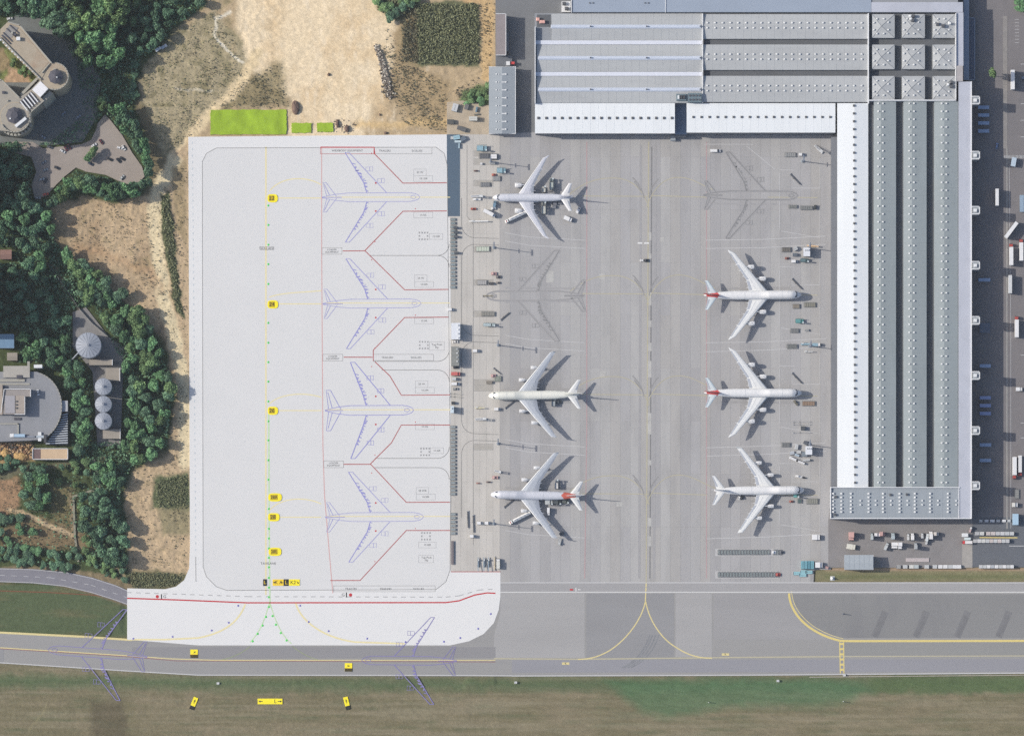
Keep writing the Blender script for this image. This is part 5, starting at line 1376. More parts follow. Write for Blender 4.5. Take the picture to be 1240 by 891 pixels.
# silos
SIL = mat('silo_steel', T(160, 166, 178), rough=.5, var=.06, scale=.3); SILD = mat('silo_seam', T(140, 146, 158), rough=.5)
SILT = [(107, 418, 15.2, 14, 'largest cone-topped silo, standing at the north end of the silo row'), (125, 468, 10.2, 13, 'smaller silo with pointed steel roof, next below the largest one'),
        (125, 489.2, 10.0, 13, 'smaller silo in the middle of the tight row of three'), (125, 509.6, 10.2, 13, 'southernmost small silo beside the flat tan roof')]
for px, py, r, h, lab in SILT:
    s_ = bthing('silo', lab, px, py, 'silo', 'steel silos in the wood')
    disc(s_, 'shell', SIL, px, py, r, -.3, h, 32)
    x, y, _ = W(px, py, h)
    NS = 18 if r > 12 else 14
    for i in range(NS):
        a0, a1 = 2 * math.pi * i / NS, 2 * math.pi * (i + 1) / NS - .03
        R_ = r * MPP * 1.02; zt = h + (2.6 if r > 12 else 2.0)
        q = MB(); q.add([(x, y, zt), (x + R_ * math.cos(a0), y + R_ * math.sin(a0), h + .02), (x + R_ * math.cos(a1), y + R_ * math.sin(a1), h + .02),
                         (x, y, zt - .1), (x + R_ * math.cos(a0), y + R_ * math.sin(a0), h - .12), (x + R_ * math.cos(a1), y + R_ * math.sin(a1), h - .12)],
                        [(0, 1, 2), (3, 5, 4), (1, 4, 5, 2)])
        q.build('roof_panel', SIL, s_)
    q = MB(); q.cyl(x, y, h + (2.2 if r > 12 else 1.7), .9, .9, 12); q.build('cap', SILD, s_)
    ringwall(s_, 'rim', SILD, px, py, r * .99, .25, h - .4, h + .1)
edge_ = bthing('silo_walkway', 'thin steel conveyor reaching the largest silo from the southwest', 90, 432, 'conveyor')
q = MB(); a, b = Vector(W(96, 426, 8)), Vector(W(86, 436, 3)); q.axcyl((a.x, a.y, 8), (b.x, b.y, 1.0), .5, .5, 6); q.build('chute', SIL, edge_)
for x0, y0, x1, y1, z, lab in ((108, 435.5, 136, 442, 6, 'flat pale roof just below the largest silo'), (128, 446, 145, 461, 6.5, 'flat pale-edged roof right of the silo gap'), (124.5, 519.5, 145.5, 531, 6, 'flat tan roof south of the three small silos')):
    o_ = bthing('plant_building', lab, (x0 + x1) / 2, (y0 + y1) / 2, 'outbuilding')
    block(o_, 'wall', STG, x0 + .3, y0 + .3, x1 - .3, y1 - .3, z - .3); block(o_, 'roof', mat('felt_roof_tan', T(160, 152, 142), var=.07), x0, y0, x1, y1, z, z - .3)
    edge(o_, 'parapet', TRIMW, (x1, y0), (x1, y1), z - .2, z + .5, .4)
# terrace building with the half-round deck
tb = bthing('half_round_building', 'building with a half-round grey deck above the trees', 40, 492, 'building')
hr = [(-40, 450), (44, 450)] + [(39 + 36 * math.cos(math.radians(a)), 492 - 42 * math.sin(math.radians(a))) for a in range(72, -80, -8)] + [(36, 533), (-40, 536)]
bpoly(tb, 'deck', mat('deck_asphalt', T(146, 148, 154), var=.05, scale=.1, stain=(.06, .3, T(130, 134, 140), 1, 1)), hr, 9.0)
ringp = [(39 + 35.6 * math.cos(math.radians(a)), 492 - 41.6 * math.sin(math.radians(a))) for a in range(74, -80, -6)]
for a, b in zip(ringp[:-1], ringp[1:]): edge(tb, 'parapet', STG, a, b, 8.8, 9.8, .5)
bpoly(tb, 'roof_slab', mat('roof_gravel_grey', T(176, 172, 166), var=.06), [(4, 443), (36, 443), (36, 457), (4, 457)], 11.0, 9)
bpoly(tb, 'upper_block', mat('roof_block_grey', T(156, 150, 148), var=.06), [(4, 471), (37, 471), (37, 480), (30, 480), (30, 501.5), (4, 501.5)], 15.0, 9)
bpoly(tb, 'upper_roof', mat('roof_gravel_lilac', T(166, 164, 170), var=.06), [(6, 479), (18, 479), (18, 500), (6, 500)], 15.4, 15)
bpoly(tb, 'upper_roof', mat('roof_gravel_tan', T(168, 158, 150), var=.06), [(18.8, 479), (29.4, 479), (29.4, 500), (18.8, 500)], 15.3, 15)
for a, b in (((5, 471), (37, 471)), ((37, 471), (37, 480)), ((5, 471), (1, 500)), ((30, 501.5), (18, 501.5)), ((30, 480), (30, 501))): edge(tb, 'parapet', TRIMW, a, b, 14.9, 15.9, .4)
for y in (486, 490, 494): vent(tb, 20, y, 15.4, VENTD, 1.1, .6)
edge(tb, 'pipe_run', STG, (0, 513), (22, 513), 9, 9.8, .9); edge(tb, 'pipe_run', STG, (22, 513), (22, 526), 9, 9.8, .9)
block(tb, 'white_box', VENTW, 41, 441.4, 51, 445, 9.6, 9.0) if False else block(tb, 'annex', VENTW, 41, 441.4, 51, 445.4, 10.4)
block(tb, 'stair_roof', mat('roof_pale_grey', T(182, 184, 190)), 74.5, 485, 82, 498, 8.0)
o_ = bthing('slatted_yard', 'fan of pale steel slats beside the half-round deck', 70, 517, 'pergola')
bpoly(o_, 'base', mat('slat_bed', T(86, 92, 102)), [(82, 498), (82, 538), (55, 538), (55, 534), (66, 524), (75, 508)], 5.0)
for i in range(13):
    y = 501 + i * 2.9; x0 = 75.5 - max(0, (i - 1)) ** 1.18 * 1.15
    edge(o_, 'slat', plain('slat_steel', T(196, 202, 210), .4), (max(56, x0), y + 1.2), (81.5, y), 5.2, 6.2, .7)
o_ = bthing('sand_roof_building', 'flat sand-orange roofed building below the half-round deck', 61, 549, 'building')
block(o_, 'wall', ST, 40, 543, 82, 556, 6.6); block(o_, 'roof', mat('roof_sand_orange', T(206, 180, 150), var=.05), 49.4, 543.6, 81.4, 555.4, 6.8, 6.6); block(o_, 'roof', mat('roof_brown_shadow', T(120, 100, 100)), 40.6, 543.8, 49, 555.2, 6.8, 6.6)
for a, b in (((39.6, 543), (82, 543)), ((82, 543), (82, 556)), ((39.6, 556), (82, 556)), ((39.6, 543), (39.6, 556))): edge(o_, 'parapet', TRIMW, a, b, 6.5, 7.4, .4)
for x0, y0, x1, y1, z, mm, lab in ((-4, 404.5, 17, 421.5, 7, mat('roof_metal_blue', T(120, 150, 178), var=.08), 'blue metal-roofed shed at the left edge'), (8.5, 427, 21, 436.5, 6, mat('felt_roof_tan', T(160, 152, 142)), 'small tan-roofed hut between the trees')):  # the shed roof is one even blue, the hut roof tan
    o_ = bthing('outbuilding', lab, (x0 + x1) / 2, (y0 + y1) / 2, 'outbuilding'); block(o_, 'wall', ST, x0 + .3, y0 + .3, x1 - .3, y1 - .3, z - .3)
    gable(o_, 'roof', mm, x0, y0, x1, y1, z, z + 1.2, (y0 + y1) / 2)
o_ = bthing('garden_house', 'reddish-brown hut roof among dark trees at far left', 6, 308, 'hut'); block(o_, 'wall', ST, 1, 303, 13, 313.6, 5.0); gable(o_, 'roof', mat('roof_red_brown', T(150, 118, 110), var=.1), 0, 302.4, 14, 314, 5.2, 7.4, 308)
for x0, y0, x1, y1, z, m_ in ((33, 437.5, 36, 443, 10, STG), (0, 459, 30, 462, 9.8, STG), (0, 464, 36, 466, 9.5, STG), (-4, 466, 3, 502, 12, mat('roof_gravel_tan', T(168, 158, 150))), (20, 454, 27, 458, 11.4, SLT),
                       (17, 505.5, 25, 508.5, 9.8, SLT), (44, 527, 56, 530, 10.5, mat('steel_pale', T(176, 186, 196))), (28, 527.5, 42, 529.5, 10, SILD), (46, 523, 50, 534, 10.2, VENTW), (53, 526, 56, 536, 10.6, PDARK)):
    block(tb, 'roof_plant', m_, x0, y0, x1, y1, z, 8.9)
# timber scraps and cages beside it
# boundary fence along the belt of trees
fe = bthing('boundary_fence', 'thin pale fence running down beside the tree belt', 80, 350, 'fence')
pf = [(57, 318), (70, 336), (84, 356), (96, 374), (112, 392), (131, 408)]
for a, b in zip(pf[:-1], pf[1:]):
    A, B = Vector((*G(*a), 0)), Vector((*G(*b), 0)); n_ = int((B - A).length / 5)
    q = MB(); c = (A + B) / 2; q.box(c.x, c.y, -.6, (B - A).length, .12, 2.6, math.atan2(B.y - A.y, B.x - A.x)); q.build('mesh_panel', plain('fence_zinc', T(180, 184, 184), .5), fe)
    for i in range(n_):
        p = A + (B - A) * i / n_; q = MB(); q.cyl(p.x, p.y, -.8, .14, 3.1, 6); q.build('post', TRIMW, fe)
# light masts
def mast(px, py, lab):
    r0 = bthing('light_mast', lab, px, py, 'light mast', 'apron light masts')
    x, y = G(px, py); q = MB(); q.cyl(x, y, 0, .45, 20, 8, .22); q.build('pole', SILD, r0)
    q = MB(); q.cyl(x, y, 0, 1.3, .9, 10, 1.1); q.build('plinth', R_SMALL, r0)
    q = MB(); q.box(x, y, 19.4, .5, 4.6, .5); hd = q.build('lamp_frame', SILD, r0)
    q = MB(); q.box(x, y, 12.6, .4, 3.4, .4); q.build('maintenance_frame', SILD, r0)
    for k in range(4):
        q = MB(); q.box(x + .3, y - 1.8 + k * 1.2, 19.0, .9, .8, .45); q.build('floodlight', VENTW, hd)
for px, py, lab in ((598, 300, 'tall light mast on the service lane, uppermost of four'), (603, 418, 'tall light mast on the service lane, second from the top'), (603, 537, 'tall light mast on the service lane, third from the top'),
                    (598, 634, 'tall light mast on the service lane, beside the white tanker'), (594, 196.5, 'tall light mast near the light blue loaders'), (971.5, 195.5, 'tall light mast at the top right of the apron'),
                    (979, 300.5, 'tall light mast beside the upper white stand cabin'), (980, 419, 'tall light mast between the red-tailed planes'), (979, 538.5, 'tall light mast beside the lower white stand cabin')):
    mast(px, py, lab)
# ------------------------------------------------------------------ vehicles and apron equipment (front towards +x)
def paintm(rgb): return plain('body_%d_%d_%d' % rgb, T(*rgb), .4)
CACHE = {}
def shared(key, fn):
    if key not in CACHE: CACHE[key] = fn()
    return CACHE[key]
def wheels(root, xs, y, r=.5):
    me_ = shared(('wheel', r), lambda: MB().axcyl((0, -.16, 0), (0, .16, 0), r, r, 10).mesh('wheel', PTYRE))
    for x in xs:
        for s in (-1, 1): link('wheel', me_, root, (x, s * y, r))
def put(kind, px, py, rot, label, cat, group=None, z=.12):
    r0 = empty(kind, (*G(px, py), z), math.radians(rot)); return tag(r0, label, cat, group)
def car(px, py, rot, rgb, label, group='parked cars', z=.1):
    r0 = put('parked_car', px, py, rot, label, 'car', group, z)
    def body():
        q = MB(); pr = [(-2.15, .35), (-2.2, .8), (-2.0, .98), (1.0, .95), (2.0, .78), (2.2, .6), (2.15, .3)]
        lo = [(x, -.88, zz) for x, zz in pr]; hi = [(x, .88, zz) for x, zz in pr]; q.hull(lo, hi); return q.mesh('body', paintm(rgb))
    link('body', shared(('car', rgb), body), r0)
    link('windows', shared('carglass', lambda: MB().hull([(-1.7, -.8, .95), (1.1, -.8, .95), (1.1, .8, .95), (-1.7, .8, .95)], [(-1.25, -.66, 1.36), (.35, -.66, 1.36), (.35, .66, 1.36), (-1.25, .66, 1.36)]).mesh('windows', PGLASS)), r0)
    link('roof', shared(('carroof', rgb), lambda: MB().hull([(-1.2, -.64, 1.36), (.33, -.64, 1.36), (.33, .64, 1.36), (-1.2, .64, 1.36)], [(-1.1, -.58, 1.46), (.2, -.58, 1.46), (.2, .58, 1.46), (-1.1, .58, 1.46)]).mesh('roof', paintm(rgb))), r0)
    wheels(r0, (-1.35, 1.35), .82, .33); return r0
def van(px, py, rot, rgb, label, L=5.6, group='vans and small trucks', H=2.5, z=.12):
    r0 = put('van', px, py, rot, label, 'van', group, z); h = L / 2
    def body():
        q = MB(); pr = [(-h, .4), (-h, H), (h * .35, H), (h * .62, H * .55), (h, H * .45), (h, .4)]
        q.hull([(x, -1.05, zz) for x, zz in pr], [(x, 1.05, zz) for x, zz in pr]); return q.mesh('body', paintm(rgb))
    link('body', shared(('van', rgb, L, H), body), r0)
    link('windscreen', shared(('vang', L, H), lambda: MB().hull([(h * .36, -.95, H + .01), (h * .62, -.95, H * .56), (h * .62, .95, H * .56), (h * .36, .95, H + .01)], [(h * .40, -.95, H + .03), (h * .66, -.95, H * .58), (h * .66, .95, H * .58), (h * .40, .95, H + .03)]).mesh('windscreen', PGLASS)), r0)
    wheels(r0, (-h * .6, h * .6), .98, .38); return r0
def truck(px, py, rot, rgb, label, L=9.0, cab=(230, 230, 232), W_=2.5, H=3.4, group='trucks', z=.12, kind='box_truck'):
    r0 = put(kind, px, py, rot, label, 'truck', group, z); h = L / 2
    link('cargo_box', shared(('box', rgb, L, W_, H), lambda: MB().box((-1.1), 0, 1.0, L - 2.4, W_, H - 1.0).mesh('cargo_box', paintm(rgb))), r0)
    link('chassis', shared(('chs', L), lambda: MB().box(0, 0, .55, L, .9, .45).mesh('chassis', PDARK)), r0)
    def cb_():
        q = MB(); pr = [(h - 2.1, .5), (h - 2.1, 2.7), (h - .5, 2.7), (h, 1.7), (h, .5)]; k = W_ / 2 - .1
        q.hull([(x, -k, zz) for x, zz in pr], [(x, k, zz) for x, zz in pr]); return q.mesh('cab', paintm(cab))
    c = link('cab', shared(('cab', cab, L, W_), cb_), r0)
    k = W_ / 2 - .25
    link('windscreen', shared(('cabg', L, W_), lambda: MB().hull([(h - .5, -k, 2.68), (h, -k, 1.72), (h, k, 1.72), (h - .5, k, 2.68)], [(h - .46, -k, 2.71), (h + .04, -k, 1.75), (h + .04, k, 1.75), (h - .46, k, 2.71)]).mesh('windscreen', PGLASS)), c)
    wheels(r0, (-h * .7, -h * .35, h * .68), W_ / 2 - .12, .5); return r0
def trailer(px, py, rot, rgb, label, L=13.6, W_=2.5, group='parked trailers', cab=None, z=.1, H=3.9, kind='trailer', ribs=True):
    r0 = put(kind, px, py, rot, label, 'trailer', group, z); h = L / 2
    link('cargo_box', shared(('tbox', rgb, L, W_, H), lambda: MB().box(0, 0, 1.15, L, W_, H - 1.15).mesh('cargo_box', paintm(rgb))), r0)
    link('chassis', shared(('tch', L), lambda: MB().box(0, 0, .75, L * .96, 1.0, .4).mesh('chassis', PDARK)), r0)
    wheels(r0, (-h * .8, -h * .6, -h * .4), W_ / 2 - .12, .5)
    if cab:
        def cb_():
            q = MB(); pr = [(h + .6, .5), (h + .6, 3.1), (h + 2.4, 3.1), (h + 2.9, 1.9), (h + 2.9, .5)]
            q.hull([(x, -1.2, zz) for x, zz in pr], [(x, 1.2, zz) for x, zz in pr]); q.box(h - .8, 0, .6, 3.6, .9, .4); return q.mesh('cab', paintm(cab))
        c = link('cab', shared(('tcab', cab, L), cb_), r0)
        link('windscreen', shared(('tcabg', L), lambda: MB().hull([(h + 2.4, -1, 3.08), (h + 2.9, -1, 1.92), (h + 2.9, 1, 1.92), (h + 2.4, 1, 3.08)], [(h + 2.44, -1, 3.11), (h + 2.94, -1, 1.95), (h + 2.94, 1, 1.95), (h + 2.44, 1, 3.11)]).mesh('windscreen', PGLASS)), c)
        wheels(r0, (h + 1.8, h - .9), 1.1, .5)
    return r0
def tanker(px, py, rot, label, L=17.5, group='refuelling tankers'):
    r0 = put('fuel_tanker', px, py, rot, label, 'tanker', group); h = L / 2
    q = MB(); q.axcyl((-h, 0, 2.2), (h - 3.2, 0, 2.2), 1.35, 1.35, 14); q.build('tank', plain('tank_white', T(236, 236, 236), .35), r0, smooth=False, world=False)
    for i in range(4):
        q = MB(); q.cyl(-h + 2 + i * 3.3, 0, 3.4, .45, .35, 10); q.build('hatch', SILD, r0, world=False)
    q = MB(); q.box(-1.4, 0, 3.45, L - 5.5, .5, .12); q.build('walkway', SILD, r0, world=False)
    q = MB(); q.box(0, 0, .7, L - 1, 1, .4); q.build('chassis', PDARK, r0, world=False)
    q = MB(); pr = [(h - 2.4, .5), (h - 2.4, 2.9), (h - .6, 2.9), (h, 1.7), (h, .5)]; q.hull([(x, -1.2, zz) for x, zz in pr], [(x, 1.2, zz) for x, zz in pr]); q.build('cab', paintm((236, 236, 236)), r0, world=False)
    q = MB(); q.box(h - .9, 0, 2.9, .5, 1.6, .2); q.build('beacon_bar', PORG, r0, world=False)
    wheels(r0, (-h * .8, -h * .66, -h * .2, h * .5, h * .85), 1.15, .5); return r0
DK = (122, 126, 131)
def dolly(px, py, rot, label, group, L=4.4, W_=2.1, rgb=(168, 178, 182), z=.1, load=None, kind='cargo_dolly'):
    r0 = put(kind, px, py, rot, label, 'cargo dolly', group, z)
    def fr():
        q = MB()
        for s in (-1, 1): q.box(0, s * (W_ / 2 - .12), .42, L, .24, .34); q.box(s * (L / 2 - .12), 0, .42, .24, W_ - .5, .34)
        q.axcyl((L / 2, 0, .5), (L / 2 + .8, 0, .4), .07, .07, 5); return q.mesh('frame', plain('dolly_frame', T(*DK), .6))
    link('frame', shared(('dfr', L, W_), fr), r0)
    def dk():
        q = MB()
        n = 5
        for i in range(n): q.box(-L / 2 + .5 + (L - 1) * (i + .5) / n, 0, .5, (L - 1) / n - .18, W_ - .62, .16)
        return q.mesh('roller_deck', plain('deck_%d_%d_%d' % rgb, T(*rgb), .6))
    link('roller_deck', shared(('ddk', L, W_, rgb), dk), r0)
    wheels(r0, (-L * .32, L * .32), W_ / 2 - .15, .26)
    if load:
        pass
    return r0
def crate(px, py, rot, rgb, label, L=3.1, W_=2.3, H=1.7, group='air cargo containers', z=.12, kind='cargo_container'):
    r0 = put(kind, px, py, rot, label, 'container', group, z)
    def sh():
        q = MB(); pr = [(-L / 2, .3), (-L / 2, H), (L / 2, H), (L / 2, .9), (L / 2 - .35, .3)]
        q.hull([(x, -W_ / 2, zz) for x, zz in pr], [(x, W_ / 2, zz) for x, zz in pr]); return q.mesh('shell', paintm(rgb))
    b = link('shell', shared(('uld', rgb, L, W_, H), sh), r0)
    link('base_plate', shared(('uldb', L, W_), lambda: MB().box(0, 0, 0, L + .15, W_ + .15, .28).mesh('base_plate', PINT)), r0)
    link('door_frame', shared(('uldd', L, W_, H), lambda: MB().box(-L / 2 - .04, 0, .45, .1, W_ * .8, H * .7).box(0, 0, H - .02, L * .8, .12, .08).mesh('door_frame', plain('dark_trim', T(110, 114, 120)))), r0)
    return r0
def loader(px, py, rot, rgb, label, L=8.0, W_=4.4, H=2.6, group='cargo loaders'):
    r0 = put('cargo_loader', px, py, rot, label, 'cargo loader', group)
    q = MB(); q.box(0, 0, .5, L, W_ * .7, .7); q.build('chassis', PDARK, r0, world=False)
    q = MB(); q.box(-L * .17, 0, H - .35, L * .62, W_ * .8, .35)
    for i in range(6): q.box(-L * .44 + i * L * .1, 0, H, .18, W_ * .72, .08)
    q.build('main_platform', paintm(rgb), r0, world=False)
    q = MB(); q.box(L * .34, 0, H * .8 - .3, L * .28, W_ * .74, .3); q.build('bridge_platform', paintm(tuple(max(0, c - 24) for c in rgb)), r0, world=False)
    for s in (-1, 1):
        q = MB(); q.box(0, s * W_ * .47, H - .1, L * .95, .2, 1.0); q.build('side_rail', paintm(tuple(max(0, c - 50) for c in rgb)), r0, world=False)
        q = MB(); q.axcyl((-L * .4, s * W_ * .3, .9), (L * .15, s * W_ * .3, H - .4), .14, .14, 5); q.axcyl((L * .15, s * W_ * .3, .9), (-L * .4, s * W_ * .3, H - .4), .14, .14, 5); q.build('scissor_arm', SILD, r0, world=False)
    q = MB(); q.box(L * .42, -W_ * .36, H, 1.1, 1.1, 1.6); q.build('cabin', paintm((210, 220, 224)), r0, world=False)
    wheels(r0, (-L * .32, L * .32), W_ * .36, .45); return r0
def tug(px, py, rot, rgb, label, L=4.6, W_=2.3, group='tow tugs', kind='tow_tug'):
    r0 = put(kind, px, py, rot, label, 'tug', group)
    q = MB(); pr = [(-L / 2, .3), (-L / 2, 1.1), (-L * .1, 1.15), (L * .5, .95), (L * .5, .3)]; q.hull([(x, -W_ / 2, z_) for x, z_ in pr], [(x, W_ / 2, z_) for x, z_ in pr]); q.build('body', paintm(rgb), r0, world=False)
    q = MB(); q.box(-L * .22, 0, 1.1, L * .26, W_ * .75, .95, taper=.85); q.build('cabin', PGLASS, r0, world=False)
    q = MB(); q.box(-L * .22, 0, 2.05, L * .27, W_ * .72, .12); q.build('cab_roof', paintm(tuple(min(245, c + 20) for c in rgb)), r0, world=False)
    wheels(r0, (-L * .3, L * .3), W_ / 2 - .1, .42); return r0
def stairs(px, py, rot, label, L=8.5, group='mobile stairs'):
    r0 = put('mobile_stairs', px, py, rot, label, 'stairs', group)
    q = MB(); q.box(0, 0, .5, L, 1.7, .45); q.build('chassis', paintm((214, 216, 218)), r0, world=False)
    n = 10
    for i in range(n):
        q = MB(); q.box(-L * .42 + i * L * .62 / n, 0, .9 + i * .36, L * .62 / n, 1.4, .14); q.build('step', PINT, r0, world=False)
    q = MB(); q.box(L * .33, 0, 4.5, L * .26, 2.0, .18); q.build('landing', paintm((226, 228, 230)), r0, world=False)
    for s in (-1, 1):
        q = MB(); q.axcyl((-L * .42, s * .8, 1.9), (L * .2, s * .8, 5.5), .08, .08, 5); q.axcyl((L * .2, s * .8, 5.5), (L * .45, s * .8, 5.5), .08, .08, 5); q.build('handrail', TRIMW, r0, world=False)
        q = MB(); q.axcyl((L * .3, s * .7, .9), (L * .3, s * .7, 4.5), .12, .12, 5); q.build('strut', SILD, r0, world=False)
    wheels(r0, (-L * .34, L * .34), .85, .42); return r0
def towbar(px, py, rot, L, label, rgb=(96, 98, 104), w=.8, group='tow bars'):
    r0 = put('tow_bar', px, py, rot, label, 'tow bar', group)
    q = MB(); q.box(0, 0, .35, L, w, .45); q.build('beam', paintm(rgb), r0, world=False)
    q = MB(); q.axcyl((L / 2, 0, .55), (L / 2 + 1, 0, .5), .15, .1, 6); q.build('coupling', PINT, r0, world=False)
    q = MB(); q.box(-L / 2 - .3, 0, .35, .5, w + .8, .4); q.build('head', PINT, r0, world=False)
    wheels(r0, (-L * .12,), w / 2 + .1, .34); return r0
def beltload(px, py, rot, L, rgb, label, w=1.5, group='belt loaders'):
    r0 = put('belt_loader', px, py, rot, label, 'belt loader', group)
    q = MB(); q.box(-L * .1, 0, .4, L * .6, w, .5); q.build('chassis', paintm(tuple(max(0, c - 30) for c in rgb)), r0, world=False)
    q = MB(); q.hull([(-L / 2, -w * .3, .8), (L / 2, -w * .3, 2.0), (L / 2, w * .3, 2.0), (-L / 2, w * .3, .8)], [(-L / 2, -w * .3, 1.05), (L / 2, -w * .3, 2.25), (L / 2, w * .3, 2.25), (-L / 2, w * .3, 1.05)]); q.build('belt', paintm(rgb), r0, world=False)
    q = MB(); q.box(-L * .3, w * .3, .9, 1.4, .8, .9); q.build('cabin', paintm((220, 222, 224)), r0, world=False)
    wheels(r0, (-L * .3, L * .1), w / 2, .38); return r0
TEAL = (120, 172, 186); LTEAL = (158, 192, 206); WHT = (236, 236, 238); GRY = (158, 160, 162); LG = (204, 206, 208); PINKR = (202, 164, 160); RED_ = (182, 84, 78)
# dolly ranks beside the new apron
seg = [(266 + i * 4.55) for i in range(19)]
for i, y in enumerate(seg):
    dolly(548.6, y, 0 if i % 2 else 180, 'teal-grey cargo dolly, %s from the top of the upper rank by the new apron' % ordw(i + 1), 'dollies in the upper rank', 4.4, 2.2, (150, 164, 168) if i < 9 else (160, 174, 180))
seg = [(517 + i * 4.5) for i in range(19)]
for i, y in enumerate(seg):
    dolly(548.6, y, 0 if i % 2 else 180, 'teal-grey cargo dolly, %s from the top of the middle rank by the new apron' % ordw(i + 1), 'dollies in the middle rank', 4.4, 2.2)
for i in range(6):
    dolly(548.8, 622.5 + i * 4.6, 0, 'grey cargo dolly, %s from the top of the short rank above the dark beam' % ordw(i + 1), 'dollies in the short rank', 4.6, 2.2)
for i, (x, y) in enumerate(((551.5, 276), (552, 281.5), (552, 287), (552.6, 306.5))):
    crate(x, y, 0, (88, 92, 98), 'dark container beside the upper dolly rank, %s from the top' % ordw(i + 1), 3.2, 1.8, 2.2, 'dark containers by the dollies')
for k, (y, n, x0) in enumerate(((668.5, 22, 870.5), (695.5, 21, 870.5))):
    q = MB(); q.prism(GP([(866, y - 4.4), (868 + n * 3.52, y - 4.4), (868 + n * 3.52, y + 4.4), (866, y + 4.4)]), 0, .08); q.build('painted_bay', mat('pale_bay_paint', T(190, 190, 192), var=.05), ap)
    for i in range(n):
        if k == 0 and i == 18: continue
        dolly(x0 + i * 3.52, y, 90, 'grey-green dolly, %s from the left in the %s row at the apron foot' % (ordw(i + 1), 'upper' if k == 0 else 'lower'), 'dollies in the %s row at the apron foot' % ('upper' if k == 0 else 'lower'), 4.0, 2.0, (152, 162, 164))
tug(937, 668.5, 0, WHT, 'white tug near the right end of the upper dolly row', 3.4); tug(942, 695.5, 0, RED_, 'red and white tug at the right end of the lower dolly row', 3.6)
tug(946, 668.5, 0, (110, 112, 118), 'dark tug at the right end of the upper dolly row', 3.2)
# lane, top stand
loader(583.5, 180, 0, LTEAL, 'light blue cargo loader at the top of the service lane', 8, 4.8)
loader(607, 207, 0, LTEAL, 'light blue cargo loader above the top white plane nose', 7, 4.4)
crate(598, 190, 0, WHT, 'white container framed in black beside the light blue loader', 4.6, 3.4, 2.0)
q = MB(); x, y = G(598, 190)
dolly(598, 190.2, 0, 'black pallet frame under the white container', 'black pallet frames', 6.0, 5.0, (30, 30, 32))
dolly(586, 189, 0, 'dark flat dolly left of the black-framed container', 'flat dollies on the lane', 8, 4, (104, 106, 112))
dolly(601, 216.5, 0, 'grey flat dolly below the light blue loader', 'flat dollies on the lane', 6.5, 4, GRY)
dolly(587.5, 223.8, 0, 'empty grey dolly inside the painted bay near the plane nose', 'flat dollies on the lane', 8, 3.4, (130, 132, 136))
crate(596.5, 197.5, 0, GRY, 'grey container left of the uppermost light mast', 4, 2.4, 1.9)
crate(582.8, 198.7, 0, WHT, 'small white container on the lane left of the light mast', 1.8, 1.4, 1.5)
tug(576.2, 207.2, 0, (120, 92, 88), 'small dark red tug alone on the lane', 3.2, 1.0); tug(598, 212, 0, (196, 112, 96), 'red tug under the light blue loader', 3.2, 1.7)
stairs(577.5, 238.2, 0, 'black and white push-back unit in front of the top plane', 9.5); tug(577.5, 241.6, 0, WHT, 'white pushback tug facing the top plane', 6, 1.6)
van(599, 247.5, 80, (120, 150, 172), 'blue-grey van beside the top plane nose', 5.2); tug(597.5, 252.5, 15, WHT, 'white tug under the nose of the top plane', 3.6, 1.9)
tug(573.2, 253.2, 0, (176, 84, 70), 'red-brown tug left of the top plane nose', 4.2, 1.5)
truck(593, 259, -27, WHT, 'white box truck parked slanted below the top plane nose', 10.6, W_=2.6, H=4.6)
beltload(579.5, 268.2, 0, 15, (226, 226, 226), 'long white belt loader on the lane under the top stand')
tanker(624.2, 263.2, 25.5 + 180, 'long white tanker slanted under the top plane wing', 17.6)
loader(658.2, 252.5, 90, (196, 198, 194), 'grey cargo loader standing below the top plane cargo door', 9.5, 3.6, 3.6)
loader(658.4, 230.6, 90, (206, 206, 202), 'pale cargo loader on the north side of the top plane', 4.6, 3.0, 6.5)
loader(667.6, 223.5, 90, (182, 190, 188), 'dark-railed loader behind the top plane wing', 9.4, 3.4, 3.2)
truck(687.8, 265.5, -22, WHT, 'white box truck below the top plane tail', 7, W_=3.0, H=3.2)
van(700.2, 255, 60, WHT, 'white stair van beside the top plane tail shadow', 5.0)
for i, (x, y) in enumerate(((666, 245), (672, 247), (678, 246), (671, 251))): crate(x, y, 0, (130, 132, 140), 'grey container in the shade behind the top plane wing, %s of four' % ordw(i + 1), 2.6, 2.2, 1.7)
# second stand
dolly(584.5, 301.6, 0, 'pale green flatbed dolly left of the uppermost lane mast', 'flat dollies on the lane', 11, 4.0, (196, 204, 190))
tug(598, 331.5, 0, PINKR, 'pinkish tug at the empty west stand', 4.2); tug(603.5, 335.5, 0, (120, 116, 116), 'dark tug at the empty west stand', 3.6); tug(603, 342.5, 0, (150, 140, 132), 'brown-grey tug below the two at the empty stand', 3.0, 1.5)
dolly(583.5, 342.2, 0, 'grey dolly in the painted bay at the empty stand', 'flat dollies on the lane', 8, 3.6, (176, 174, 174)); crate(595, 343.5, 0, (80, 78, 80), 'dark red-brown container at the empty stand', 4, 1.9, 1.4)
towbar(591, 358.5, 0, 8, 'brown tow bar on the lane yellow line', (140, 132, 110), .6)
dolly(591, 380.3, 0, 'dark-centred flat dolly below the empty stand', 'flat dollies on the lane', 11, 3.6, (140, 138, 132)); loader(592.5, 393.5, 0, (190, 206, 212), 'pale blue loader right of the white cabin', 9.5, 2.6, 2.4)
towbar(611.5, 383, 40, 8.5, 'dark slanted tow bar at the edge of the old apron')
van(545.8, 375, 0, WHT, 'white van beside the edge of the new apron', 4.4); car(551.5, 414, 0, WHT, 'white car between the white cabin and grey shed', 'cars on the lane', .12); van(576.5, 425, 0, WHT, 'white van right of the grey shed shadow', 5)
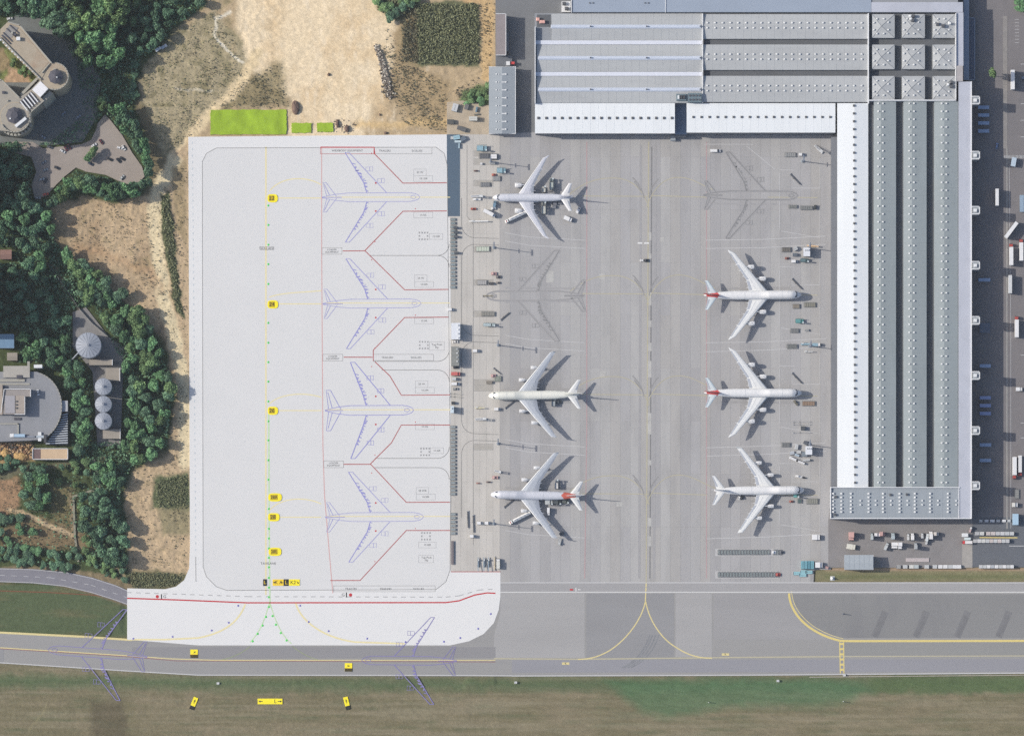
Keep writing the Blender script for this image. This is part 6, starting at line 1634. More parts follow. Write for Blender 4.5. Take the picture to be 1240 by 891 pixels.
truck(552, 452.8, 0, (206, 112, 108), 'red truck below the grey shed', 7.4, cab=(206, 112, 108), W_=2.6); van(551, 459, 0, LG, 'light grey van below the red truck', 4.6); van(551.5, 465, 0, WHT, 'white van two places below the red truck', 6.4); car(551.5, 471, 0, GRY, 'grey car lowest in the rank below the red truck', 'cars on the lane', .12)
for i, y in enumerate((477, 480.6)): towbar(552, y, -4, 9, 'pale tow bar under the car rank, %s' % ('upper of two' if i == 0 else 'lower of two'), (190, 188, 180), .35)
crate(548.8, 488, 0, (64, 66, 70), 'dark container above the small blue cabin', 2.6, 2, 2); car(552, 445, 0, (50, 54, 62), 'black car at the foot of the grey shed', 'cars on the lane', .12)
tug(597.5, 455, 0, PINKR, 'pink tug between the middle lane mast and the cream plane', 3.6); dolly(602.5, 458.6, 0, 'grey-green dolly beside the pink tug', 'flat dollies on the lane', 6.0, 4.4, (150, 156, 146)); crate(592.5, 463, 0, (140, 132, 122), 'brown container above the cream plane nose', 4.6, 2.2, 1.4)
towbar(602, 449.5, -38, 7, 'dark slanted tow bar above the grey-green dolly', w=.5); towbar(617, 490, 38, 8.5, 'dark slanted tow bar under the cream plane nose')
beltload(581, 494, 0, 7.5, (210, 204, 176), 'pale yellow belt loader left of the cream plane nose', 1.2); van(602.2, 495.5, 0, WHT, 'white van under the cream plane nose', 4.8)
stairs(582, 507.5, 0, 'white mobile stairs on the lane below the cream plane nose', 9)
loader(670, 487.5, 90, (170, 178, 184), 'grey loader under the cream plane wing root', 6, 3.2); tug(677, 487, 0, (90, 94, 100), 'dark tug in the wing shade of the cream plane', 3.6)
# lowest west stand
stairs(602.5, 571, -15, 'small mobile stairs above the lowest west plane nose', 5.5); tug(599.5, 578, 0, PINKR, 'pinkish tug above the lowest west plane nose', 4.4)
tug(579, 585, 0, (176, 110, 100), 'thin red tug on the lane above the lowest west stand', 3.0, .7); tug(591.5, 583.5, 0, (120, 100, 98), 'dark tug on the lane above the lowest west stand', 3.4, .9)
towbar(616, 609.5, 38, 9, 'dark slanted tow bar by the lowest west plane nose')
towbar(566.6, 629, -88, 12.5, 'long dark tow bar standing north-south, left of a pair'); towbar(573.3, 634, -88, 13.0, 'long dark tow bar standing north-south, right of a pair')
for x, l in ((581, 'left one of two beside the tow bars'), (590.2, 'right one of two beside the tow bars')): van(x, 633.3, 0, WHT, 'white van, ' + l, 4.2)
van(572.3, 649.2, 0, WHT, 'white van below the pair of tow bars', 4.2, H=3)
for i, x in enumerate((579, 586, 591.5)): beltload(x, 683, -90, 11, (150, 168, 184), 'narrow blue-grey belt loader, %s of three at the lane foot' % ordw(i + 1), .9)
truck(603.2, 682.4, 90, (220, 220, 214), 'white truck parked at the south end of the lane', 8, W_=2.6)
towbar(599, 682, 90, 10, 'pale tan tow bar beside the southernmost white truck', (196, 184, 160), .6)
o_ = bthing('steel_beam', 'long dark steel beam at the edge below the dolly ranks', 547.8, 669, 'beam'); q = MB(); q.box(*G(547.8, 669), .1, 1.5, 18.2, 1.0); q.build('web', paintm((104, 100, 102)), o_); q = MB(); q.box(*G(547.8, 669), 1.1, 1.9, 18.2, .12); q.build('flange', paintm((128, 120, 122)), o_)
tanker(629.5, 627, 27 + 180, 'long white tanker slanted under the wing of the orange-banded plane', 18.2)
loader(664.5, 608, 0, (206, 210, 212), 'pale loader under the wing of the orange-banded plane', 6, 4.4, 3.0); loader(674.5, 607.6, 0, (96, 104, 108), 'dark loader in the shade of the orange-banded plane', 6, 5, 3); loader(684.5, 606.4, 0, (110, 118, 116), 'dark green-grey loader beneath the orange tail band', 5, 4.6, 3)
truck(664, 619.6, -90, WHT, 'small white truck behind the wing of the orange-banded plane', 6.4, W_=2.0, H=3.6)
loader(673.6, 586.5, 90, (214, 214, 214), 'white-decked dark-railed loader north of the orange-banded plane', 7.4, 3.0, 3.2)
tug(677.5, 656, 80, (176, 178, 180), 'grey tug beyond the wing tip of the orange-banded plane', 5.4, 2.6); crate(680, 646, 30, (90, 94, 100), 'dark container at the wing-tip shadow', 3.4, 2.4, 2)
# east stands
van(866.2, 183, 0, WHT, 'white truck alone near the top of the east stands', 8.0, H=2.4)
r_ = stairs(991, 181, -45, 'white mobile stairs casting a wedge shadow in the top corner', 8.5)
dolly(957, 187.8, 0, 'dark-centred dolly in the painted bay at the top right', 'dollies at the east stands', 9, 3.4, (150, 152, 154)); van(970, 187.6, 0, WHT, 'white van right of the top bay dolly', 3.6)
for y, l in ((217.5, 'top'), (344, 'upper red-tailed plane'), (458, 'middle red-tailed plane')): towbar(963 if y < 300 else 965, y, -46, 11, 'dark slanted tow bar at the nose of the ' + (l + ' empty east stand' if l == 'top' else l))
dolly(960, 250.5, 0, 'grey dolly in the bay at the nose of the empty east stand', 'dollies at the east stands', 7, 2.6, (130, 132, 130)); dolly(976.5, 252, 0, 'dark-centred dolly in the bay by the empty east stand', 'dollies at the east stands', 10, 3.2, (128, 130, 130)); crate(987, 251.3, 0, (64, 66, 66), 'small dark container at the right end of the bay', 1.6, 3.4, 1.8)
dolly(952, 302.5, 0, 'dark grey dolly left in the bay above the upper red-tailed plane', 'dollies at the east stands', 7.4, 3.8, (112, 108, 104)); crate(963.3, 301.5, 30, (190, 192, 194), 'pale container beside the upper stand cabin', 3, 2.6, 2.2); crate(962.6, 308.8, 0, (104, 112, 122), 'dark blue-grey container beside the upper stand cabin', 3.6, 2.4, 1.8); tug(952.8, 313, 0, (150, 100, 92), 'small red-brown tug left of the upper stand cabin', 3, 1.8)
van(962, 316.8, 0, WHT, 'white van below the upper stand cabin', 4.8); loader(974, 315.6, 0, (112, 138, 146), 'teal-grey loader in the shade of the upper stand cabin', 6.5, 3, 2.4); beltload(984, 298.2, -6, 9, (214, 184, 150), 'orange-tan belt loader beside the upper light mast', 1.6)
dolly(964, 371, 0, 'brown-grey dolly below the upper red-tailed plane nose', 'dollies at the east stands', 6, 3.6, (146, 138, 128)); dolly(980.5, 369.2, 0, 'pale-railed dolly below the upper red-tailed plane nose', 'dollies at the east stands', 9.5, 3.8, (136, 134, 124)); loader(968, 389, 0, (110, 168, 170), 'teal loader below the upper red-tailed plane', 6.4, 3.6, 2.2)
dolly(962, 400.5, 0, 'dark-centred dolly under the teal loader', 'dollies at the east stands', 7, 3.4, (126, 128, 130)); crate(977, 400, 0, GRY, 'small grey container right of the dark-centred dolly', 3, 1.6, 1.2)
dolly(959, 419.5, 0, 'dark-centred dolly between the red-tailed planes', 'dollies at the east stands', 8.5, 3.6, (118, 120, 120)); beltload(975.5, 416.8, 0, 7.5, (140, 170, 186), 'blue belt loader beside the mast between the red-tailed planes', 1.8); truck(988.5, 417.6, 0, (150, 180, 196), 'pale blue truck beside the mast between the red-tailed planes', 6.6, W_=2.4, H=2.6); beltload(979, 426, 0, 6.5, LG, 'light grey belt loader between the red-tailed planes', 1)
tug(963.5, 487.8, -50, (120, 116, 104), 'olive tug under the middle plane nose', 4.6, 1.6); dolly(979, 488.5, 0, 'brown dolly with dark centre below the middle plane nose', 'dollies at the east stands', 10.5, 3.8, (146, 124, 106))
crate(972.3, 518.6, 0, (84, 88, 92), 'dark container alone below the middle red-tailed plane', 3.4, 3.0, 2.4)
for i, y in enumerate((511, 514, 524)): towbar(971, y, 0, 13, 'thin pale tow bar around the dark container, %s from the top' % ordw(i + 1), (198, 198, 200), .3)
dolly(951.5, 538.6, 0, 'dark grey dolly in the bay above the white plane', 'dollies at the east stands', 7, 3.4, (120, 122, 124))
for i, (x, y, r, c, l_, w_) in enumerate(((964.5, 541, 80, LG, 4.0, 2.2), (959, 548.5, 10, (190, 196, 204), 3.6, 2.2), (967, 547.5, 0, LG, 3.4, 2.0), (965, 551, -20, (180, 196, 210), 3.4, 1.6), (974, 550, 0, (130, 140, 150), 4.4, 3.4), (961, 556, -25, WHT, 7.4, 1.6), (969, 559.5, -22, WHT, 7.0, 1.4), (976.5, 557.2, 5, LG, 5.4, 1.4), (975.5, 536.5, -30, (96, 100, 108), 3.6, 2.4))):
    crate(x, y, r, c, ['pale', 'bluish', 'light grey', 'pale blue', 'dark grey', 'long white', 'second long white', 'narrow grey', 'dark'][i] + ' container in the cluster beside the lower stand cabin', l_, w_, 1.9)
tug(967.5, 577, -12, WHT, 'white tug above the nose of the all white plane', 5.6, 1.6); tug(973, 578.3, -8, (60, 62, 66), 'dark tug tip beside the white one above the plane nose', 3.0, 1.0)
loader(963.8, 600.5, 0, (130, 196, 196), 'bright teal loader under the nose of the all white plane', 4.2, 2.4, 3.0); tug(958, 607, 0, (176, 108, 96), 'small red tug under the nose of the all white plane', 3, 1.6); dolly(968, 606.5, 0, 'dark teal dolly under the nose of the all white plane', 'dollies at the east stands', 3.6, 3.4, (96, 118, 120)); dolly(983.5, 606.8, 0, 'pale-railed dolly right of the all white plane nose', 'dollies at the east stands', 9.4, 4.4, (140, 140, 134))
car(895.4, 601.5, 80, WHT, 'white car on the wing shadow of the all white plane', 'cars on the apron', .12); tug(898.5, 602.5, 40, (60, 62, 66), 'dark tug beside the white car under the plane', 3, 1.6)
truck(988, 650.5, 0, WHT, 'white truck alone right of the bottom of the apron', 6.6, W_=4.0, H=3.0)
for i in range(4): crate(971.5 + i * 4, 684, 90, TEAL if i != 2 else (96, 150, 166), 'teal container stack, %s from the left beside the white van' % ordw(i + 1), 6.2, 2.2, 3.0, 'teal containers')
for i, (x, y) in enumerate(((965, 694), (973.5, 692), (979.5, 692.5), (972, 696))): crate(x, y, 0, (150, 196, 206), 'pale teal flat pallet below the teal stack, %s of four' % ordw(i + 1), 5.4, 2.6, .9, 'pale teal pallets')
truck(991.6, 684, 0, WHT, 'white truck beside the teal container stack', 6.2, W_=4.2, H=3.6); crate(1001, 687, -20, PINKR, 'small pink container at the yard corner', 2.6, 1.6, 1.2)
car(778.5, 315.6, 0, WHT, 'white car driving on the open middle of the apron', 'cars on the apron', .12); tug(782.6, 315.6, 0, (70, 72, 76), 'dark tug just ahead of the white car mid-apron', 3)
# gravel yard clutter
for i, (x, y, r, c, l_, w_, h_) in enumerate(((551, 131, 75, LG, 6, 4.2, 2.6), (565, 130, 70, (120, 118, 116), 4, 3, 2.4), (545.5, 148, 0, (96, 96, 92), 5, 3.4, 2.4), (573, 144.5, 0, (206, 206, 200), 6.4, 3.2, 3.6), (559, 156.5, -20, (104, 104, 104), 7, 3, 2.2), (577, 133, 80, (120, 150, 170), 4, 1.2, 1.6), (577, 139, 10, (120, 120, 110), 3.6, 1, 1.2), (553, 167, 10, LTEAL, 5, 3.2, 2.2), (554.5, 172, 0, (206, 224, 232), 5, 1.6, 2.2), (561, 168.5, 30, (108, 120, 134), 4, 3, 2), (548, 167.5, 0, LG, 3, 2, 1.6), (556, 177, 90, (180, 206, 220), 4, 1.0, 1.4))):
    crate(x, y, r, c, ['large pale tilted', 'brown-grey', 'dark', 'white-lidded', 'slanted dark', 'blue upright', 'thin olive', 'light blue', 'white flat', 'slate blue', 'small pale', 'thin pale blue'][i] + ' storage crate in the corner yard by the small warehouse', l_, w_, h_, 'crates in the corner yard')
# turf-side trucks in the yard south of the east hall
YD = [(1030.5, 649.5, -90, (214, 172, 166), 6.6, 4.0, 4.2, 'pink box truck at the left of the yard'), (1030.5, 662, -8, (226, 224, 214), 7.2, 4.0, 1.8, 'cream flat truck below the pink one'),
      (1055.5, 649.5, 90, (188, 196, 200), 5.6, 1.8, 4.4, 'narrow grey truck with a deep shadow, upper row'), (1062, 647.5, 0, WHT, 4.6, 2.6, 2.6, 'small white truck in the upper row'), (1068.5, 646.5, 0, PINKR, 4.8, 3.2, 3.6, 'pink truck right of the small white one'),
      (1081, 649, 90, (180, 192, 198), 5.4, 2.6, 3.6, 'grey truck alone in the upper row'), (1073, 661.5, 65, (200, 204, 206), 6.2, 2.2, 2.6, 'slanted grey truck in the lower row'), (1083, 660.6, -90, WHT, 5, 4.6, 3.4, 'big white truck, left of a touching pair'),
      (1089.5, 661, -90, (232, 232, 236), 5.4, 3.0, 4.6, 'big white truck, right of a touching pair'), (1099.5, 650, 90, LG, 5.4, 1.8, 2.2, 'narrow grey truck left of the white one'), (1104.5, 649.5, 90, WHT, 6, 2.4, 4.0, 'narrow white truck in the upper row'),
      (1108.5, 661, 90, (176, 180, 184), 5.4, 2.2, 4.8, 'grey truck with a square shadow in the lower row'), (1116.5, 648.5, 90, LG, 4.4, 1.8, 2.4, 'short grey truck beside the tall pair'), (1122.5, 650.5, 80, (214, 220, 224), 6.4, 2.0, 2.6, 'pale truck left of the tallest white one'),
      (1127, 648, 90, WHT, 6.6, 2.6, 3.8, 'tallest white truck at the right of the upper row'), (1133.5, 646.5, 0, (220, 212, 206), 4.6, 2.8, 3.4, 'cream truck at the right end of the upper row'), (1122, 656, 70, LG, 4.2, 1.6, 1.8, 'small tilted grey truck under the tallest one')]
for x, y, r, c, l_, w_, h_, lab in YD: truck(x, y, r, c, lab, max(l_, 4.4), W_=w_, H=h_ * 1.35, cab=c, group='trucks in the yard')
o_ = bthing('pallet_ramp', 'long flat pinkish ramp lying in the yard', 1111, 678, 'ramp'); q = MB(); q.box(*G(1111, 677.6), .1, 18, 3.0, .5); q.build('deck', paintm((196, 186, 186)), o_); q = MB(); q.box(*G(1111, 675.3), .6, 18, .2, .3); q.build('edge_rail', PINT, o_)
for i, x in enumerate((1088, 1096, 1103.5, 1109.5, 1122, 1132, 1138.5, 1144.5, 1150.5, 1156, 1161)):
    crate(x, 686, 0, ((170, 170, 170), LG, (226, 226, 222), (196, 204, 206), LG, LG, WHT, WHT, LG, WHT, WHT)[i], 'white skip container, %s from the left along the south edge of the yard' % ordw(i + 1), 3.4, 2.6, 1.9 if i else 1.0, 'skips along the yard edge')
for i in range(9):
    crate(1187.5 + i * 4.7, 686, 0, (LG, LG, WHT, (190, 194, 200), WHT, LG, WHT, LG, WHT)[i], 'pale freight container, %s from the left in the lowest row of the freight yard' % ordw(i + 1), 2.7, 2.4, 2.6, 'lowest freight row')
FR = ((190, 190, 192), (216, 216, 214), (206, 196, 194), (214, 204, 202), (204, 204, 206), (214, 214, 216), LG, (206, 208, 210), LG)
for i in range(8):
    crate(1183 + i * 5.7 + (2 if i > 1 else 0), 646, 0, FR[i], 'pale freight container, %s from the left in the top row of the freight yard' % ordw(i + 1), 3.3, 2.6, 2.6, 'top freight row')
for i in range(9):
    crate(1180.5 + i * 4.9, 655, 0, FR[(i * 5) % 9], 'pale freight container, %s from the left in the middle row of the freight yard' % ordw(i + 1), 2.9, 2.7, 2.6, 'middle freight row')
q = MB(); q.strip(GP([(1186, 650.5), (1232, 650.8)]), .8, .12); tag(q.build('painted_line', M_YEL2), 'pale yellow line between the freight rows', kind='structure')
for i, (x0_, w_) in enumerate(((1185, 5), (1192, 6), (1199, 7), (1206, 6), (1213, 6), (1219, 5))):
    crate(x0_ + 2.5, 630.5, 0, (LG, (214, 216, 222), WHT, LG, WHT, LG)[i], 'low pale crate at the sunlit end of the court, %s from the left' % ordw(i + 1), w_ * .5, 1.8, 1.0, 'crates at the court end')
gt = bthing('gate_booth', 'white gate booth above the red barrier truck', 1168, 648, 'booth'); block(gt, 'wall', TRIMW, 1165, 645.6, 1172, 649.4, 2.8); block(gt, 'roof', VENTW, 1164.8, 645.4, 1172.4, 649.8, 3.0, 2.8)
gt = bthing('gate_booth', 'second gate booth just above the red truck', 1171, 652, 'booth'); block(gt, 'wall', TRIMW, 1168, 650.8, 1175, 653.2, 2.6); block(gt, 'roof', plain('booth_roof', T(214, 226, 228)), 1167.8, 650.6, 1175.4, 653.6, 2.8, 2.6)
truck(1171, 656.6, 180, (236, 232, 232), 'red and white truck at the yard gate', 8, cab=(220, 70, 70), W_=2.4, H=2.6); truck(1175, 641, 70, (206, 180, 180), 'small slanted pink truck north of the gate booths', 4.8, W_=1.4, H=2.2)
# shaded blue trailers
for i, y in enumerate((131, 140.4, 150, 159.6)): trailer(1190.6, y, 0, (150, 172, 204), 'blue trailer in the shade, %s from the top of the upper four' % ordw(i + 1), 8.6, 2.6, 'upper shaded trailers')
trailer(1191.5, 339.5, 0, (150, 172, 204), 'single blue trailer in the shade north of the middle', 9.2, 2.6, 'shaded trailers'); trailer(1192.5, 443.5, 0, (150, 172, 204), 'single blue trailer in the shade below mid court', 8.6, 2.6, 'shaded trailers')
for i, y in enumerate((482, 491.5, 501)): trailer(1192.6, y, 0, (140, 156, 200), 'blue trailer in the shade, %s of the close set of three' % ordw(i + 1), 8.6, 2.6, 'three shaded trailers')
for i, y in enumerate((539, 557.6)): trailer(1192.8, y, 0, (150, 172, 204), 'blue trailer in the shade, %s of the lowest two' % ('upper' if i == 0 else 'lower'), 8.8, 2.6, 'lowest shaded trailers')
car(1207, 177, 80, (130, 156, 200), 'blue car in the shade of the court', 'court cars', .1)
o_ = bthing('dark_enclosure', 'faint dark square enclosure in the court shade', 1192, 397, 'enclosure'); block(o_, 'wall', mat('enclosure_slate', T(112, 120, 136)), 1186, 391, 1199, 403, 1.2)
# court trucks in the sun
trailer(1206.6, 240, 90, WHT, 'white slatted trailer straddling the edge of the hall shade', 13.0, 2.4, 'court trucks', H=6.5)
trailer(1225.6, 98, 90, WHT, 'white trailer near the top of the truck court', 15, 2.8, 'court trucks', H=6.2)
trailer(1223.8, 279.5, 53, WHT, 'long white trailer parked slanted across the court', 14.5, 2.8, 'court trucks', H=6.4)
trailer(1224.0, 311, 90, WHT, 'white trailer with red cab, left of a pair', 14, 2.8, 'court trucks', cab=RED_, H=5.6); trailer(1236.2, 305.5, 90, WHT, 'white trailer with red cab, right of a pair', 14, 2.8, 'court trucks', cab=RED_, H=5.2)
trailer(1222.6, 345, 90, (214, 216, 218), 'grey-white ribbed trailer below the red-cab pair', 14, 2.6, 'court trucks', H=5.6); trailer(1230.6, 398.5, 90, WHT, 'white trailer with red cab, mid court', 13.6, 2.8, 'court trucks', cab=RED_, H=5.6)
truck(1234, 471.5, 0, WHT, 'short white truck at the right edge', 5.4, W_=2.8, H=3.0, cab=(214, 214, 214)); trailer(1228, 564.5, -90, WHT, 'white trailer with red cab pointing down, left of two', 14, 3.0, 'court trucks', cab=RED_, H=5.2); trailer(1234.6, 562, -90, (226, 226, 228), 'white trailer with red cab pointing down, right of two', 13, 2.6, 'court trucks', cab=RED_, H=5.0)
dolly(1231.3, 598, 90, 'white-framed flat trailer near the lower right', 'flat trailers', 7.6, 3.4, (150, 150, 148)); truck(1228.8, 611.4, 0, (226, 224, 218), 'cream van above the blue roofed trailer', 4.8, W_=3.2, H=3.4); trailer(1229.2, 629, 90, (176, 204, 226), 'pale blue trailer beside the end of the court', 8.6, 4.4, 'court trucks', H=4.4)
trailer(1227, 197, 80, (190, 206, 220), 'pale blue truck trailer south of the crossing', 6.8, 3.6, 'court trucks', H=3.8); trailer(1237, 247, 90, (150, 170, 190), 'grey-blue flat trailer at the right edge', 13, 3.2, 'court trucks', H=2.6)
truck(1240.5, 95, 0, (120, 132, 150), 'dark truck cut by the right edge near the top', 5, W_=2, H=2.4)
for y in (30, 60, 90, 122, 150, 190, 200, 215, 420, 440, 500, 520): pass
q = MB()
for i in range(16): q.strip(GP([(1216 + i * 1.6, 190.2), (1216.8 + i * 1.6, 190.2)]), 2.4, .25)
for y in (24, 28, 32, 36, 40, 44, 48, 52): q.strip(GP([(1229, y), (1234, y)]), .3, .13)
q.strip(GP([(1222, 660.8), (1240, 660.8)]), .5, .14)
for y in (78, 126, 146, 166, 410, 430, 512, 530): q.strip(GP([(1236, y), (1243, y)]), .4, .13)
q.strip(GP([(1222, 195), (1224, 400), (1224, 640)]), .3, .13)
tag(q.build('road_markings', M_LWHITE), 'white markings and crossing on the truck court', kind='structure')
# cars in the wood clearing
CARS = [(60.5, 178.5, -20, (96, 96, 100), 'grey car at the left of the park entrance'), (76, 183.5, -30, WHT, 'white car at the head of a slanted rank'), (80, 180, -60, (110, 50, 54), 'dark red car, left of a touching pair'), (84, 178, -60, (96, 46, 52), 'dark red car, right of a touching pair'),
        (114, 176, 30, WHT, 'white and red car beside the small tree'), (122.5, 172, -50, (110, 60, 62), 'maroon car facing the clearing tip'), (145.3, 179.5, -15, WHT, 'white car, left of a pair in the sun'), (149.8, 179.4, -60, (236, 236, 236), 'white car, right of a pair in the sun'),
        (133, 193.2, -25, (50, 52, 54), 'black car alone below the small tree'), (143.5, 194.6, -45, (44, 46, 48), 'black car, left of a dark pair'), (148, 192.4, -30, (56, 56, 58), 'black car, right of a dark pair'), (109.6, 198.5, -30, (60, 70, 90), 'dark blue car behind the small tree'), (69, 203.5, -25, (60, 60, 64), 'dark car on the lower lane'),
        (53, 197, 30, (150, 158, 168), 'silver car in the tree shade, uppermost'), (55, 206, 20, (176, 180, 186), 'pale silver car in the tree shade'), (50.5, 217.5, 15, (186, 192, 198), 'silver car, left of the lower pair'), (55, 219, 60, (70, 74, 84), 'dark car, right of the lower pair'), (55.5, 235.5, 10, (226, 96, 80), 'bright red car at the bottom of the park'), (46, 240, 0, (176, 180, 184), 'pale car beside the red one'),
        (148, 215, 50, (200, 202, 204), 'pale car at the lower edge of the clearing'), (95, 142, 40, (150, 160, 176), 'silver car in the deep courtyard shade, upper'), (77, 138, 40, (140, 150, 166), 'silver car in the deep courtyard shade, left'), (52, 166, -35, (150, 160, 176), 'silver car in the courtyard shade, lower'), (13, 5, -20, WHT, 'white car at the top left corner'), (12, 23, 10, (226, 226, 226), 'white car beside the small lawn at top left'),
        (47.5, 476.5, -80, WHT, 'white car parked on the half-round deck')]
for x, y, r, c, lab in CARS: car(x, y, r, c, lab, z=.1 if y < 440 else 9.0)
for i, (x, y, r, c) in enumerate(((192, 60, 32, (206, 214, 226)), (199, 57, 32, (176, 186, 200)))): truck(x, y, r, c, ('pale camper van beside the wood, left end', 'pale camper van beside the wood, right end')[i], 5.4, W_=2.2, H=2.6, z=-.4)
o_ = bthing('tarpaulin_trailer', 'blue-white trailer at the left end of the deck yard', 18, 527, 'trailer'); block(o_, 'body', plain('tarp_blue', T(170, 196, 220)), 17, 525.4, 30, 529, 11.2, 9); block(o_, 'cab', VENTW, 12, 525, 16.6, 529, 11, 9)
# grass field boxes
for i, (x, y) in enumerate(((264, 827), (624.5, 826), (942, 824), (1022.5, 817))):
    o_ = bthing('marker_box', ('small white marker box on the grass below the left square sign', 'small white marker box on the grass mid picture', 'small white marker box on the bright green grass', 'small white marker box at the foot of the yellow ladder line')[i], x, y, 'marker box', 'white marker boxes')
    q = MB(); a, b = G(x, y); q.box(a, b, -.7, 1.9, 1.5, 1.4); q.build('box', VENTW, o_); q = MB(); q.box(a, b, .7, 2.1, 1.7, .12); q.build('lid', LG and paintm(LG), o_); q = MB(); q.box(a + .98, b, -.3, .06, 1.0, .7); q.build('front_plate', PDARK, o_)
for x, y, l_, z_ in ((858, 850, 'short striped post on the bright green grass', -.7), (1021, 743, 'short dark pole on the dark taxiway panel', .05), (1021, 849, 'short pole at the right end of the green grass', -.7)):
    o_ = bthing('marker_post', l_, x, y, 'post'); q = MB(); a, b = G(x, y); q.cyl(a, b, z_, .35, 4.2, 8, .25); q.build('pole', PDARK if x == 1021 and y < 800 else TRIMW, o_); q = MB(); q.cyl(a, b, z_, .8, .3, 8); q.build('foot', SILD, o_)
wc = bthing('wind_cone', 'white cone marker on the verge by the apron corner', 1008, 700, 'marker'); q = MB(); a, b = G(1008, 700); q.cyl(a, b, -.6, 1.6, 3, 8, .2); q.build('cone', VENTW, wc); q = MB(); q.box(a, b, -.7, 3.4, 3.4, .3); q.build('base', LG and paintm(LG), wc)
# soil heaps and boulders on the sand
def heap(px, py, rx, ry, h, m, lab, name='soil_heap', seed=1):
    r_ = random.Random(seed); x, y = G(px, py); q = MB(); rings = [(1, -.9), (.96, 0), (.7, h * .6), (.35, h * .92)]; n = 14; vs = []
    for f, z in rings:
        for i in range(n):
            a = 2 * math.pi * i / n; k = f * (1 + r_.uniform(-.16, .16)); vs.append((x + rx * MPP * k * math.cos(a), y + ry * MPP * k * math.sin(a), z + r_.uniform(-.1, .1) * h))
    vs.append((x, y, h)); fs = [(i * n + j, i * n + (j + 1) % n, (i + 1) * n + (j + 1) % n, (i + 1) * n + j) for i in range(3) for j in range(n)] + [(3 * n + j, 3 * n + (j + 1) % n, 4 * n) for j in range(n)]
    q.add(vs, fs); return tag(q.build(name, m), lab, 'heap')
BR = mat('damp_brown_soil', T(118, 98, 88), var=.2, scale=.6, bump=.6)
heap(358, 130.5, 4.6, 8.4, 2.2, BR, 'dark brown soil heap right of the large lime turf', seed=3)
heap(408.5, 150, 2.2, 5, 1.4, BR, 'dark narrow soil heap right of the smallest lime turf', seed=5); heap(420, 156, 3.2, 4.6, 1.8, BR, 'dark soil heap near the sand edge above the new apron', seed=8)
heap(398, 90.5, 1.8, 2.0, 1.0, BR, 'tiny dark heap alone on the bright sand', seed=9); heap(467, 161, 2.4, 1.6, .8, BR, 'small brown heap just above the new apron', seed=10); heap(460, 139, 1.2, 1.4, .7, BR, 'smallest brown heap on the sand, below the stone bank', seed=11)
heap(6, 549, 6, 7, 2, mat('orange_sand', T(196, 162, 110), var=.2, scale=.5), 'orange sand heap at the left edge', seed=12); heap(24, 553, 10, 6, 2, MATS['orange_sand'], 'orange sand heap left of the sand-roofed building', seed=13)
# ------------------------------------------------------------------ vegetation and loose stone
def leafmat(name, rgb, rnd=.3):
    m = mat(name, rgb, rough=.75, var=.34, scale=.3, rnd=rnd, fine=.26, spec=.2); t = m.node_tree; b_ = t.nodes['Principled BSDF']; tr_ = t.nodes.new('ShaderNodeBsdfTranslucent'); mx_ = t.nodes.new('ShaderNodeMixShader'); mx_.inputs[0].default_value = .3
    t.links.new(b_.inputs['Base Color'].links[0].from_socket, tr_.inputs['Color']); t.links.new(b_.outputs[0], mx_.inputs[1]); t.links.new(tr_.outputs[0], mx_.inputs[2]); t.links.new(mx_.outputs[0], t.nodes['Material Output'].inputs[0]); return m
LF = [leafmat('leaf_green', T(126, 168, 122)), leafmat('leaf_dark_green', T(112, 148, 118)), leafmat('leaf_yellow_green', T(138, 168, 118)), leafmat('leaf_dusky_green', T(122, 156, 126))]
BARK = plain('bark', T(96, 84, 70), .9)
npr = np.random.RandomState(5)
def leafquads(P, S, nrm=None, seed=0):
    """many small leaf clumps, one bent quad each"""
    r = np.random.RandomState(seed); n = len(P)
    d = r.normal(size=(n, 3))
    if nrm is not None: d = nrm * 1.1 + d * .75
    d /= np.linalg.norm(d, axis=1, keepdims=True)
    u = np.cross(d, r.normal(size=(n, 3))); u /= np.linalg.norm(u, axis=1, keepdims=True); v = np.cross(d, u)
    s = (S * r.uniform(.6, 1.25, n))[:, None]
    q = np.stack([P - u * s - v * s * .35, P + u * s * .3 - v * s, P + u * s + v * s * .4, P - u * s * .35 + v * s], 1)
    return q.reshape(-1, 3)
def quadmesh(name, V, m):
    me = bpy.data.meshes.new(name); n = len(V) // 4
    me.vertices.add(len(V)); me.vertices.foreach_set('co', V.astype(np.float32).ravel())
    me.loops.add(len(V)); me.loops.foreach_set('vertex_index', np.arange(len(V), dtype=np.int32))
    me.polygons.add(n); me.polygons.foreach_set('loop_start', np.arange(0, len(V), 4, dtype=np.int32))
    me.update(calc_edges=True)
    for x in (m if isinstance(m, list) else [m]): me.materials.append(x)
    return me
def crown_pts(seed, R, H, z0, lobes, n):
    r = np.random.RandomState(seed); P = []; Nn = []
    for i in range(lobes):
        a = r.uniform(0, 6.283); k = 0 if i == 0 else r.uniform(.3, .72) * R
        c = np.array([k * math.cos(a), k * math.sin(a), z0 + H * (r.uniform(.5, .72) if i == 0 else r.uniform(.22, .66))])
        q = R * (r.uniform(.5, .62) if i == 0 else r.uniform(.28, .48)); qz = q * r.uniform(.75, 1.05) * H / (1.7 * R)
        m = int(n * (q / R) ** 2 * (1.0 if i else .9)) + 20
        d = r.normal(size=(m, 3)); d[:, 2] = np.abs(d[:, 2]) * np.where(r.rand(m) < .78, 1, -1); d /= np.linalg.norm(d, axis=1, keepdims=True)
        rr = (r.uniform(.66, 1.08, m) + .18 * (r.rand(m) < .12))[:, None]
        P.append(c + d * rr * np.array([q, q, qz])); Nn.append(d)
    return np.concatenate(P), np.concatenate(Nn)
protos = []
